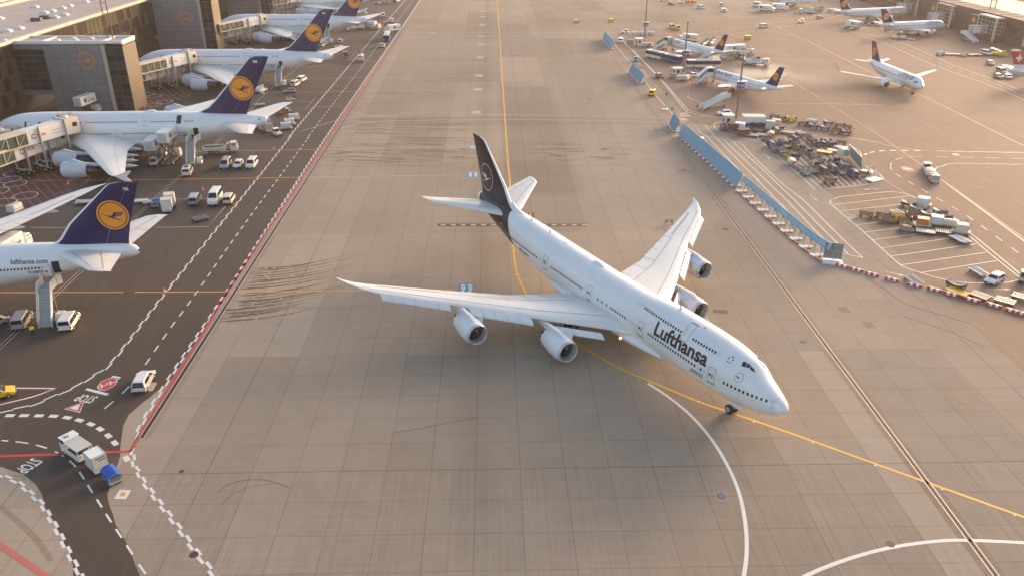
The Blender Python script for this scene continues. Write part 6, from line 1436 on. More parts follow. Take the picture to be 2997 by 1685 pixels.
def mk_cone():
    t=thing('traffic_cone','','cone'); m=MB(CONEO); m.box((0,0,.04),(.55,.55,.07)); m.build('base',t); m=MB(CONEO); n=4; zs=[.06,.3,.45,.65,.8,1.0]; rs=[.2,.155,.13,.09,.065,.03]
    for i in range(5): m.use(EWHITE if i in (1,3) else CONEO); m.cyl((0,0,zs[i]),(0,0,zs[i+1]),rs[i],rs[i+1],n=12,caps=(i==4))
    m.build('cone_body',t,smooth=40); return t
def mk_barrier():
    t=thing('barrier_block','','barrier'); L=2.25
    for k in range(5):
        m=MB(RED if k%2==0 else EWHITE); a=-L/2+L*k/5+.003; b=a+L/5-.006; m.add([(x,y,z) for x in (a,b) for y,z in ((-.22,.06),(.22,.06),(.16,.5),(-.16,.5))],[(3,2,1,0),(4,5,6,7),(0,1,5,4),(1,2,6,5),(2,3,7,6),(3,0,4,7)]); m.build('barrier_segment',t)
    m=MB(RED); m.bar((L/2,0,.3),(L/2+1.4,0,.08),.06); m.build('chain',t); return t
# people: one skinned body, clothes as children
def skinmesh(name,joints,bones,mt,parent=None,sub=1):
    me=bpy.data.meshes.new(name); ks=list(joints); me.from_pydata([joints[k][0] for k in ks],[(ks.index(a),ks.index(b)) for a,b in bones],[]); me.materials.append(mt)
    o=bpy.data.objects.new(name,me); COL.objects.link(o); o.modifiers.new('Skin','SKIN'); 
    for i,k in enumerate(ks): d=me.skin_vertices[0].data[i]; r=joints[k][1]; d.radius=(r,r); d.use_root=(i==0)
    s=o.modifiers.new('Sub','SUBSURF'); s.levels=sub; s.render_levels=sub
    if parent: o.parent=parent
    return o
def person(label,p,face,pose='stand',jacket=HIVIS,z=0.0):
    t=thing('person',label,'person',(p.x,p.y,z),face,'ground crew in yellow jackets')
    st={'stand':(.05,-.05,0),'walk':(.32,-.30,.06),'push':(.25,-.45,.45)}[pose]; lean=st[2]
    J={}
    J['pelvis']=((0,0,.95),.15); J['waist']=((lean*.25,0,1.12),.14); J['chest']=((lean*.6,0,1.36),.17); J['neck']=((lean*.9,0,1.53),.065); J['head']=((lean*1.0+.02,0,1.66),.105); J['crown']=((lean*1.02+.01,0,1.76),.085); J['nose']=((lean*1.0+.125,0,1.65),.022)
    B=[('pelvis','waist'),('waist','chest'),('chest','neck'),('neck','head'),('head','crown'),('head','nose')]
    for s,sg,st_ in (('l',1,st[0]),('r',-1,st[1])):
        J['hip'+s]=((0,sg*.10,.90),.11); J['knee'+s]=((st_*.55+.03,sg*.11,.50),.075); J['ankle'+s]=((st_,sg*.11,.09),.05); J['toe'+s]=((st_+.17,sg*.12,.05),.045)
        B+=[('pelvis','hip'+s),('hip'+s,'knee'+s),('knee'+s,'ankle'+s),('ankle'+s,'toe'+s)]
        ax=lean*.6; J['sh'+s]=((ax,sg*.20,1.42),.075)
        if pose=='push': J['el'+s]=((ax+.22,sg*.22,1.25),.055); J['wr'+s]=((ax+.46,sg*.18,1.22),.04); hd=Vector((.09,0,.01))
        else: J['el'+s]=((ax-st_*.4-.02,sg*.26,1.15),.052); J['wr'+s]=((ax-st_*.7+.08,sg*.25,.92),.038); hd=Vector((.02,0,-.09))
        w0=Vector(J['wr'+s][0]); J['pa'+s]=(tuple(w0+hd*.9),.036)
        B+=[('chest','sh'+s),('sh'+s,'el'+s),('el'+s,'wr'+s),('wr'+s,'pa'+s)]
        for i in range(4):
            a=w0+hd*1.4+Vector((.0 if pose=='push' else (i-1.5)*.02,(i-1.5)*.02 if pose=='push' else 0,0)); J['f%d%s'%(i,s)]=(tuple(a),.010); J['g%d%s'%(i,s)]=(tuple(a+hd*(.55+.08*(i in (1,2)))+Vector((.0,-sg*.02,-.01))),.008); B+=[('pa'+s,'f%d%s'%(i,s)),('f%d%s'%(i,s),'g%d%s'%(i,s))]
        J['t1'+s]=(tuple(w0+hd*.8+Vector((.045,-sg*.02,0))),.011); J['t2'+s]=(tuple(w0+hd*1.4+Vector((.06,-sg*.025,0))),.009); B+=[('pa'+s,'t1'+s),('t1'+s,'t2'+s)]
    body=skinmesh('body',J,B,SKIN,t)
    def sub(keys,grow,name,mt):
        K={k:(J[k][0],J[k][1]+grow) for k in keys}; return skinmesh(name,K,[b for b in B if b[0] in K and b[1] in K],mt,t)
    sub(['chest','waist','pelvis','shl','ell','wrl','shr','elr','wrr'],.028,'jacket',jacket)
    sub(['pelvis','hipl','kneel','anklel','hipr','kneer','ankler'],.022,'trousers',CLOTH)
    h=MB(HAIR); c=Vector(J['head'][0])+Vector((-.025,0,.045)); h.lathe([(-.02,.118),(.03,.115),(.075,.085),(.1,.03),(.104,.005)],tuple(c),14,axis='z'); h.build('hair',t,smooth=60)
    return t
# ------------------------------------------------------------------ aircraft on the apron
hero=jumbo('airliner','white jumbo jet with dark navy tail taxiing across the concrete',(33.335,76.483,-1.065),True)
jumbo('airliner','jumbo jet with navy tail coded YK, only its rear in view at the left edge',(-129.26,116.97,3.1427),False)
superjumbo('four engine double deck jet with navy tail coded ME',ME,'ME','D-AIME',True,True)
superjumbo('four engine double deck jet with navy tail coded MC',MC,'MC','D-AIMC',True,False)
superjumbo('third double deck jet from the camera, its fin cut by the frame top',T3,None,None,False,False,False)
superjumbo('farthest double deck jet, mostly cut off by the frame top',T4,None,None,False,False,False)
twinjet('regional jet with sloped covered stairs, nearer of the two on the right',(73.87,280.31,1.981),'regional',title='Lufthansa Regional',sea=(5.4,14.0))
twinjet('regional jet behind the buses, farther of the two on the right',(72.69,342.55,1.999),'regional',sea=(5.4,9.6))
twinjet('white twin jet with curled wingtips taxiing on the far right apron',(134.99,253.12,-1.52),'mid',see=-1)
twinjet('docked twin jet farther back, nose toward the glass pier',(213.5,431,.30),'long',see=-1)
twinjet('docked twin jet nearer of the pair, nose toward the glass pier',(208.6,382.7,.251),'mid',see=-1)
twinjet('jet with red tail and white cross at the right frame edge',(208.15,268.61,-.05),'mid','cross',see=-1,title=None)
p=G(2215,20); twinjet('white twin jet with catering trucks beside it, cut by the frame top',(p.x+6,p.y+10,2.6),'mid',see=1,sharklet=False)
# ------------------------------------------------------------------ placing ground equipment
PROTO={}
GROUPS={'van':'vans about the apron','car':'cars about the apron','baggage tractor':'baggage tractors','baggage cart':'baggage carts','roller dolly':'roller dollies','container':'freight containers','cargo pallet':'wrapped cargo pallets','catering truck':'catering trucks','bus':'apron buses','passenger stairs':'passenger stairs','service truck':'service trucks','pickup':'pickups','belt loader':'belt loaders','shelter':'apron shelters','power unit':'ground power units','cone':'traffic cones','barrier':'red and white barrier blocks'}
def put(key,fn,px,d,label,z=0.0,cat=None):
    p=G(*px) if len(px)==2 else Vector(px)
    if isinstance(d,(int,float)): a=d
    else: q=G(px[0]+d[0],px[1]+d[1]); a=math.atan2(q.y-p.y,q.x-p.x)
    p.z=z
    if key not in PROTO:
        r=fn(); PROTO[key]=r; r.location=p; r.rotation_euler=(0,0,a); c=r['category']; tag(r,label,cat,GROUPS.get(c))
    else:
        r=PROTO[key]; c=r['category']; r=dup(r,p,a,label,GROUPS.get(c),cat)
    return r
VW=('vanW',mk_van(PW)); VS=('vanS',mk_van(PS)); VL=('vanL',mk_van(PW,5.9,2.6,2.0)); VB=('vanB',mk_van(PW,4.4,1.82,1.8,win=False)); VO=('vanO',mk_van(PW,4.9,2.0,1.92,True,(STRIPE,.78,.14),True)); VY=('vanY',mk_van(PY,4.8,1.95,1.92,True,None,False,True)); VC=('vanC',mk_van(CREAM,4.5,1.85,1.8))
CW=('carW',mk_car(PW)); CS=('carS',mk_car(PS)); CD=('carD',mk_car(PD)); CO=('carO',mk_car(PW,4.75,1.66,1.87,(STRIPE,.62,.12))); CYL=('carY',mk_car(PY,4.6,1.5,1.8,None,False,True)); CSU=('carU',mk_car(PW,4.2,1.72,1.8))
TG=('tug',mk_tug()); TG2=('tug2',mk_tug(LGREY)); BT=('bt',mk_bigtractor)
z5=zoomed(0,720,5.152); zr=zoomed(1700,0,4.258); zt=zoomed(1900,0,4.293); zf=zoomed(2400,0,4.26)
# near left
put(*VS,z5(350,1175),(26,-43),'silver van parked left of the boarding stairs at the near jet',cat='van'); put(*VW,z5(1060,1190),(22,-36),'white van parked right of the boarding stairs at the near jet')
put(*CS,(-12,953),(30,-18),'pale car half out of frame at the left edge'); put(*CYL,(-12,1163),(60,-14),'yellow follow me car half out of frame at the left edge')
put(*CO,b1(1800,318),(17,-31),'white estate car with orange stripe driving up the service road'); 
put(*BT,(228,1329),(-38,-26),'white cargo tractor with grey canopy towing a white box').scale=(.8,.82,.82); 
put('dolN',mk_dolly(LGREY,LGREY,2.7,1.6),(288,1370),(-38,-36),'steel dolly under the white box behind the cargo tractor'); put('boxN',mk_box(PW,2.0,1.65,1.65,CREAM,.5,0,True),(288,1368),(-38,-36),'white box container on the dolly behind the cargo tractor')
put('cartFB',mk_cart(LGREY,TARP,'full',L=2.2,W=1.35),(331,1407),(-30,-36),'cart under a bright blue tarpaulin, last in the tractor train')
put(*VS,z4(1352,458),(-21,29),'silver van facing the camera left of a small white car'); put(*CW,z4(1535,452),(-18,27),'small white car parked between two vans by the wide body jet'); put(*VW,z4(1745,452),(-22,30),'white van with dark bumper facing the camera right of the small car')
put(*VO,z4(775,568),(14,-30),'white van with orange stripe and roof hatch at the stair foot'); put(*VS,z4(885,1000),(17,-33),'silver van seen from behind, left of the tall white van'); put(*VL,z4(1195,985),(-23,36),'tall white van facing the camera between two silver vans'); put(*VC,z4(1400,985),(17,-30),'small cream van seen from behind right of the tall white van')
put('flat',mk_flatbed,(646,447),(60,-4),'flat white hydrant truck with hoses beside the boarding stairs')
put('dolR',mk_dolly(BROWN,STEEL,2.9,1.9),z4(965,1262),(26,-6),'empty brown roller dolly inside the white parking line')
put('cd',mk_dolly(),z4(470,1120),(4,-24),'dolly under the front cream container near the navy tail'); put('boxC',mk_box(CREAM,2.2,2.0,2.1,PW,.55),z4(470,1120),(4,-24),'cream container in front of another, right of the navy tail coded YK')
put('cd',mk_dolly(),z4(515,1040),(4,-24),'dolly under the rear cream container near the navy tail'); put('boxC',None,z4(515,1040),(4,-24),'cream container behind another, right of the navy tail coded YK')
put('cartBD',mk_cart(LGREY,TARP,'drape'),z4(295,1055),(10,-26),'cart with blue tarpaulin left of the two cream containers')
D1=('dol',mk_dolly()); put(*D1,z4(225,1005),(30,-4),'empty flat dolly behind the blue cart near the navy tail'); put('dol',None,z4(40,998),(30,-2),'empty flat dolly just right of the navy tail coded YK'); put('dol',None,(246,596),(30,-2),'empty flat dolly just left of the navy tail coded YK')
put('wrap',mk_wrapped(),(48,628),(40,-20),'white wrapped cargo beyond the wing of the near jet',z=.35)
c=put('cat0',mk_catering(0),(40,742),(40,-26),'catering truck mostly hidden behind the near jet'); 
for k,(x,y,l) in enumerate(((481,856,'red and white cone on the zigzag road line'),(594,558,'red and white cone between the two rows of vans'),(801,440,'red and white cone right of the hydrant truck'),(201,541,'red and white cone beside the red hatching'),(181,584,'red and white cone beyond the near jet wing'),(2028,236.5,'red and white cone at the foot of the covered stairs'))): put('cone',mk_cone,(x,y),0.0,l)
# stairs at the wide bodies
def stairs(key,fn,foot,top,label):
    a=G(*foot); b=Vector((top[0],top[1],0)); put(key,fn,(a.x,a.y,0),math.atan2(b.y-a.y,b.x-a.x),label); return (b-a).length
A=G(136,960.7); x,y=loc((-129.26,116.97,3.1427),62.15,3.6); Ln=(Vector((x,y,0))-A).length
stairs('st747',mk_stairs(5.3,Ln-3.6,1.9),(136,960.7),(x,y),'long white boarding stairs at the rear door of the near jet')
A=G(559.4,488.6); x,y=loc(ME,53.75,3.6); Ln=(Vector((x,y,0))-A).length
stairs('st380',mk_stairs(5.4,Ln-3.8,1.9),(559.4,488.6),(x,y),'boarding stairs at the rear door of the jet coded ME')
x,y=loc(MC,53.75,3.6); stairs('st380',None,(815,254.8),(x,y),'boarding stairs at the rear door of the jet coded MC')
x,y=loc(T3,53.75,3.6); stairs('st380',None,(958,130),(x,y),'boarding stairs at the rear door of the third double deck jet')
put('catHi',mk_catering(4.6,8.8,7.4),(505,474),(44,-42),'catering truck with its box lifted to the upper deck of the jet coded ME'); put('catMid',mk_catering(2.4,8.8,7.0),(462,470),(44,-42),'catering truck with half raised box left of the higher one')
put('catMid',None,(262,338),(40,-16),'catering truck lifted beyond the fuselage of the jet coded ME')
put(*TG,(811,397),(20,9),'white baggage tractor pulling containers by the tail of the jet coded ME'); 
for k,(x,y,l) in enumerate(((783,386,'first'),(763,378,'second'),(748,372,'third'))):
    put('cd',None,(x,y),(20,8),'%s dolly behind the white tractor at the tail of the jet coded ME'%l); put('ald',mk_box(ALU,2.0,1.9,1.75,BRK,.55,.3),(x,y),(20,8),'grey container on the %s dolly behind the white tractor'%l)
for k,(x,y,l) in enumerate(((838,379,'front'),(848,367.5,'middle'),(861,353,'rear'))):
    put('dol',None,(x,y),(22,-2),'%s roller dolly of the wrapped cargo row near the zigzag line'%l); put('wrap',None,(x,y),(22,-2),'%s white wrapped cargo of three near the zigzag line'%l)
put('boxO',mk_box(PO,2.3,1.8,1.9,BROWN,.5),(822,334),(14,4),'orange container beside the tail of the jet coded ME'); put('cartD',mk_cart(LGREY,TARPD,'drape',load=WRAP),(841,328),(14,3),'cart with dark cover right of the orange container'); put('cartND',mk_cart(LGREY,TARPD),(852,296),(18,-3),'lone cart with navy tarpaulin beyond the tailplane'); put('dol',None,(760,310),(20,-2),'empty dolly behind the navy tail coded ME')
put(*VO,(865,252),(14,-8),'white van with orange stripe behind the silver car'); put(*VW,(884,239),(14,-8),'white van farthest in the row by the stairs of the jet coded MC'); put(*CS,(848,272),(-24,3),'silver car parked sideways beside the vans'); put(*CSU,(766,270),(16,-5),'small white off road car behind the navy tail coded ME')
put(*VS,(943,137),(14,-6),'silver van beside the stairs of the third double deck jet'); put(*CSU,(997,126),(3,-12),'small white car alone on the stand near the third double deck jet'); put('tank',mk_tanker,(1057,179),(-3,14),'white tanker truck facing the camera on the service road')
put('cd',None,(1012,170),(4,12),'dolly under the orange box near the tail coded MC'); put('boxO',None,(1012,170),(4,12),'orange box with blue cart behind it near the tail coded MC'); put('cartBD',None,(1012,160),(12,-2),'blue covered cart behind the orange box'); put('boxO',None,(985,153),(12,-2),'orange box beside the tailplane of the jet coded MC'); put('wrap',None,(994,148),(12,-2),'white wrapped pallet beside the tailplane of the jet coded MC')
put('cat0',None,(1146,97),(-30,4),'catering truck turning on the service road above the bus'); put('bus1',mk_bus(11.5,PB,PW),(1133,117),(-10,28),'white and blue bus coming down the service road'); put('pick',mk_pickup(CREAM),(1119,139),(-8,20),'pickup driving ahead of the bus on the service road')
put('cat0',None,(1038,89),(-24,2),'catering truck parked left of its twin under the tail of the third double deck jet'); put('cat0',None,(1090,85),(24,2),'catering truck parked right of its twin under the tail of the third double deck jet')
put('boxO',None,(1126,80),(10,2),'orange unit behind the parked catering trucks'); put(*VW,(1122,50),(0,10),'white van higher of two driving down the far service road'); put(*VB,(1147,66),(-3,10),'white van lower of two driving down the far service road'); put('cartBD',None,(1099,63),(14,-1),'blue cart behind the tail of the third double deck jet')
put(*CS,(1105,14),(12,0),'tiny grey car under the farthest double deck jet'); put('boxC',None,(1140,11),(4,8),'white lift body at the tail of the farthest double deck jet'); put('boxO',None,(1155,12),(4,8),'orange box at the tail of the farthest double deck jet'); put(*CW,(1164,6),(10,-2),'tiny white car at the frame top beside the service road'); put('cartD',None,(1124,12),(6,6),'dark equipment cart at the tail of the farthest double deck jet')
put(*TG2,(17,345),(20,-8),'pale tractor on the dark road under the terminal'); put('dol',None,(640,133),(12,0),'low dolly under the third boarding bridge')
put(*TG2,(452,484),(6,-12),'pale tractor under the half raised catering truck')
# right: vehicles round the regional jets
put(*CW,(2119.5,337),(-34,1),'white hatchback driving above the fenced container'); put(*CW,(2052,421),(14,24),'white hatchback behind the blue blast fence'); put(*CW,(2909,825),(-26,14),'white hatchback stopped beside the dollies on the far right'); put(*CD,(1929.5,228),(13,8),'dark car beside the double white line')
put(*VY,(1910,279),(8,-9),'yellow van with beacon bar on the red line'); put(*VY,(1966.6,84.5),(14,8),'yellow van left of a pair far up the apron'); put(*VY,(1984.6,88.5),(6,9),'yellow van right of a pair far up the apron')
put(*VW,(1816.7,126),(-3,9),'white van beside the farthest blue blast fence'); put(*TG,(1830,99),(-18,-1),'white tractor leading carts along the crossing road')
for x,l in ((1858,'first'),(1881,'second'),(1905.5,'third')): put('cartW',mk_cart(LGREY,PW,'full'),(x,103),(-18,-1),'%s pale cart behind the tractor on the crossing road'%l)
put('shel',mk_shelter(),(1870,134),.2,'cream shelter beside the stairs of the farther regional jet'); put('shel',None,(1981,224),.2,'cream shelter beside the stairs of the nearer regional jet'); put('gpu',mk_gpu(),(1887,138),.1,'power unit right of the farther cream shelter'); put('gpu',None,(1991,237),.1,'power unit in front of the nearer cream shelter'); put('gpuG',mk_gpu(GREY),(1844,130),.3,'grey unit left of the farther cream shelter'); put('gpuG',None,(1972,231),.3,'grey unit left of the nearer cream shelter'); put('gpuG',None,(1903,139),1.2,'grey unit by the foot of the farther covered stairs'); put('gpu',None,(2008,236),1.0,'cream unit right of the nearer shelter')
put(*TG2,(1861,181),(3,-10),'grey tractor towing two low dollies beside the double line'); put('dol',None,(1866,190),(5,-10),'first low dolly behind the grey tractor'); put('dol',None,(1870,197),(5,-10),'second low dolly behind the grey tractor')
put('artic',mk_bus(18,PW,PW,None,PB),(1942,177),(-44,-10),'long bendy bus, white front and blue rear, by the farther regional jet'); put('bus2',mk_bus(12.2,PW,PW,STRIPE),(2057,198.5),(-38,0),'white bus with orange stripe between the two regional jets')
def covered(foot,pose,label,key):
    a=G(*foot); x,y=loc(pose,4.3,1.9); Ln=(Vector((x,y,0))-a).length; put(key,mk_stairs(2.9,max(3,Ln-3.3),1.9,False,True,2.2),(a.x,a.y,0),math.atan2(y-a.y,x-a.x),label)
covered((1924,143),(72.69,342.55,1.999),'covered stairs at the front door of the farther regional jet','sc1'); covered((2038,246.6),(73.87,280.31,1.981),'covered stairs at the front door of the nearer regional jet','sc2')
x,y=loc((72.69,342.55,1.999),31.2,1.6); a=G(2050,176); put('st190',mk_stairs(2.7,4.6,1.3,False,False,.9,False),(a.x,a.y,0),math.atan2(y-a.y,x-a.x),'small open stairs at the rear door of the farther regional jet')
put('stF',mk_stairs(3.1,8.2,1.7,False,False,1.8,False),(2053,321),(60,-8),'white mobile stairs being pushed by a worker'); put('stF',None,(2857,128),(-50,-12),'white mobile stairs parked under the far right glass pier')
put('pick2',mk_pickup(PW),(2030,226),(-18,4),'white pickup behind the nearer covered stairs'); put('cartND',None,(2022,216),(14,2),'dark cart behind the white pickup')
put('cat0',None,(2012,124),(-24,-3),'catering truck behind the farther regional jet nose'); put('catLo',mk_catering(1.7,8.6,6.6),(2138,173),(-34,2),'catering truck with lifted box at the tail of the farther regional jet'); put('cat0',None,(2146,158),(-30,1),'catering truck behind the lifted one at the farther regional jet')
put('belt',mk_belt,(2062,134),(20,-6),'belt loader behind the middle of the farther regional jet'); put('belt',None,(2082,131),(16,-8),'second belt loader behind the farther regional jet')
put('tank',None,(2184,164),(24,-3),'white tanker right of the farther regional jet tail'); put(*TG,(2174,174),(-8,8),'white tractor in front of the tanker'); put('cartND',None,(2212,177),(12,3),'navy cart behind the white service truck in the glare'); put('flat',None,(2216,191),(26,2),'white service truck in the bright wet glare'); put('gpuG',None,(2180,188),1.3,'grey unit in the bright wet glare'); put(*TG2,(2193,190),(0,9),'grey tractor in the bright wet glare')
put('yb',mk_gpu(PY),(1686,69),.2,'yellow unit alone on the far concrete, left one'); put('yb',None,(1789,66),.5,'yellow unit alone on the far concrete, right one'); put('yb',None,(2187,117),.2,'small yellow unit beyond the farther regional jet')
# right: far apron traffic
for k,px,d,l in ((CD,(1964.8,15.5),(20,3),'dark car far up the right apron'),(VW,(2051,26.5),(20,4),'white minibus far up the right apron'),(VB,(2118.5,35.5),(22,4),'small white panel van far up the right apron'),(VW,(2235,82),(20,-2),'white van crossing on the far right road'),(CS,(2399,55.5),(16,-2),'silver car near the docked jets'),(CSU,(2430,36),(10,-8),'white off road car near the docked jets'),(CW,(2450,40),(14,1),'small white car left of the docked jets'),(CS,(2896.5,190),(22,12),'silver car alone by the red tailed jet'),(VW,(2886,161),(26,6),'white van beside the dolly train'),(VS,(2929,215),(22,9),'silver van behind two cars at the red tailed jet'),(CS,(2921,229),(22,10),'silver car left of two at the red tailed jet'),(CW,(2948,230),(22,10),'white car right of two at the red tailed jet'),(VL,(2218,21),(20,2),'tall white van beside the catering trucks at the frame top')): put(*k,px,d,l)
for px,d,l in (((2111,19),(2,-12),'white tractor far up the right apron'),((1993,11),(-12,0),'white tractor ahead of orange carts at the frame top'),((2345,68),(-16,-1),'dark topped tractor on the far right road')): put(*TG,px,d,l)
put('pick2',None,(1943,5),(12,0),'white pickup at the frame top')
for px,l in (((2011,14),'left'),((2028,15),'right')): put('boxO',None,px,(10,0),'%s of two small orange boxes at the frame top'%l)
put('cat0',None,(2243,36),(26,2),'catering truck in front of the jet cut by the frame top'); put('cat0',None,(2283,32),(26,2),'catering truck beside another at the jet cut by the frame top'); put('cat0',None,(2493,84),(-34,-6),'catering truck standing left of the docked twin jets')
put('flat',None,(2360,41),(-18,0),'white service truck left of the docked jets'); put('tank',None,(2388,37),(-18,0),'white tanker left of the docked jets')
for px,l in (((2527,74),'dark cart under the docked jets, left one'),((2547,75),'dark cart under the docked jets, second from the left'),((2567,77),'dark cart under the docked jets, third from the left')): put('cartND',None,px,(18,4),l)
put('belt',None,(2635,100),(14,-8),'belt loader under the nearer docked jet'); put('belt',None,(2670,102),(18,2),'belt loader behind the engine of the nearer docked jet'); put('st190',None,(2591,92),(18,-6),'small stairs at the rear of the nearer docked jet')
for px,l in (((2619.5,114.5),'left'),((2642,116),'right')): put('cartW',None,px,(20,3),'%s pale covered cart in front of the nearer docked jet'%l)
put('dol',None,(2664,118),(20,3),'low dolly right of the pale covered carts')
put('cartW',None,(2751,162),(22,3),'pale covered cart leading the dolly train on the far right')
for k,(x,y,o) in enumerate(((2777,162,'first'),(2797,162.5,'second'),(2841,164,'third'),(2862,164,'fourth'))): put('dolR',None,(x,y),(22,2),'%s low dolly of the far right dolly train'%o)
put('cartND',None,(2820,166),(22,2),'navy cart in the middle of the far right dolly train')
def mk_belt_y():
    t=thing('loader','','loader'); m=MB(PY); m.box((0,0,.8),(5.5,2.2,.8)); m.box((-2,.6,1.7),(1.2,.9,1.2)); m.bar((-2.5,0,1.3),(3.6,0,2.6),1.6,.3); m.build('body',t,bevel=.05); m=MB(STEEL)
    for x in (-1.5,.5,2.5): m.bar((x,-.9,1.2),(x,-.9,3.0),.08); m.bar((x,.9,1.2),(x,.9,3.0),.08)
    m.build('rail_frame',t); wheels4(t,(-1.8,1.6),1.1,.4,.25); return t
put('ybelt',mk_belt_y,(2922,164),(-26,-4),'yellow loader left of the red tail')
put('st190',None,(2966,226),(24,-8),'small stairs under the red tailed jet')
# tractor train on the curved road
put(*TG,(2709,499),(-8,-14),'white tractor pulling a covered cart and a wrapped load on the curved road'); put('cartLid',mk_cart(CREAM,CREAM,'full',L=3.0,W=1.9),(2719,514),(-7,-11),'pale lidded cart right behind the tractor on the curved road'); put('dol',None,(2732,532),(-8,-10),'dolly under the wrapped load, last behind the tractor'); put('wrapG',mk_wrapped(ALU,2.4,1.8,1.1),(2732,532),(-8,-10),'silver wrapped load, last behind the tractor on the curved road')
put(*TG2,(2996,822),(4,-14),'grey tractor half out of frame at the right edge')
# kiosk, container office and the cart park
q=zoomed(2080,320,6.295)
put('kiosk',mk_shelter(2.0,2.0,3.6,.55),q(292,345),0.0,'tall pale kiosk with flat roof beside the lamp post')
P0,P1=G(*q(600,352)),G(*q(1000,358)); t=thing('container_office','white over blue container cabin beside the cart park','cabin',tuple((P0+P1)/2+Vector((0,1.6,0))),math.atan2(P1.y-P0.y,P1.x-P0.x)); Lc=(P1-P0).length
m=MB(PB); m.box((0,0,.75),(Lc,3.2,1.3)); m.build('lower_wall',t); m=MB(PW); m.box((0,0,2.25),(Lc,3.2,1.7)); 
for k in range(13): m.box((-Lc/2+.3+k*(Lc-.6)/12,-1.62,2.25),(.06,.05,1.6))
m.build('upper_wall',t); m=MB(CREAM); m.box((0,0,3.15),(Lc+.1,3.3,.12)); m.build('roof',t); m=MB(EWHITE); m.box((-.1,-1.63,.9),(1.0,.03,.45)); m.build('sign',t)
BOXW=('boxW',mk_box(PW,2.5,1.9,2.0,CREAM,.55))
put('boxBr',mk_box(BROWN,3.0,2.0,1.9,PW,.5),q(410,415),(20,2),'brown ended container at the front of the cart park'); put(*BOXW,q(525,420),(20,2),'white container right of the brown ended one'); put('stack',mk_stack,q(600,490),(26,-2),'tall stack of rusty dollies at the front of the cart park')
put('boxC',None,q(1085,390),(20,2),'cream container right of the blue and white cabin'); put('boxOW',mk_box(CREAM,2.2,1.8,1.7,PO,.5),q(1190,330),(18,2),'cream container with orange end behind the cart park')
C1=('c1',mk_cart(TAN,TARPM)); C2=('c2',mk_cart(TAN,TARPD)); C3=('c3',mk_cart(GREY,TARPM,'drape')); C4=('c4',mk_cart(GREY,TARPD,'drape')); C5=('c5',mk_cart(GREY,TARPM,'full')); C6=('c6',mk_cart(GREY,None)); C7=('c7',mk_cart(PY,TARPM)); C8=('c8',mk_cart(GREY,TARPD,'full')); C9=('c9',mk_cart(GREY,CREAM,'full')); C10=('c10',mk_cart(GREY,TARPD,None,TAN)); C11=('c11',mk_cart(TAN,None)); C12=('c12',mk_cart(LGREY,TARPM,'drape',L=3.0))
D2=('dolR',None); D3=('dolY',mk_dolly(PY,PY)); D4=('dolW',mk_dolly(STEEL,EWHITE)); D5=('dolT',mk_dolly(PB,LGREY,3.6))
R=(22,3); S=(17,9); DN=(15,14)
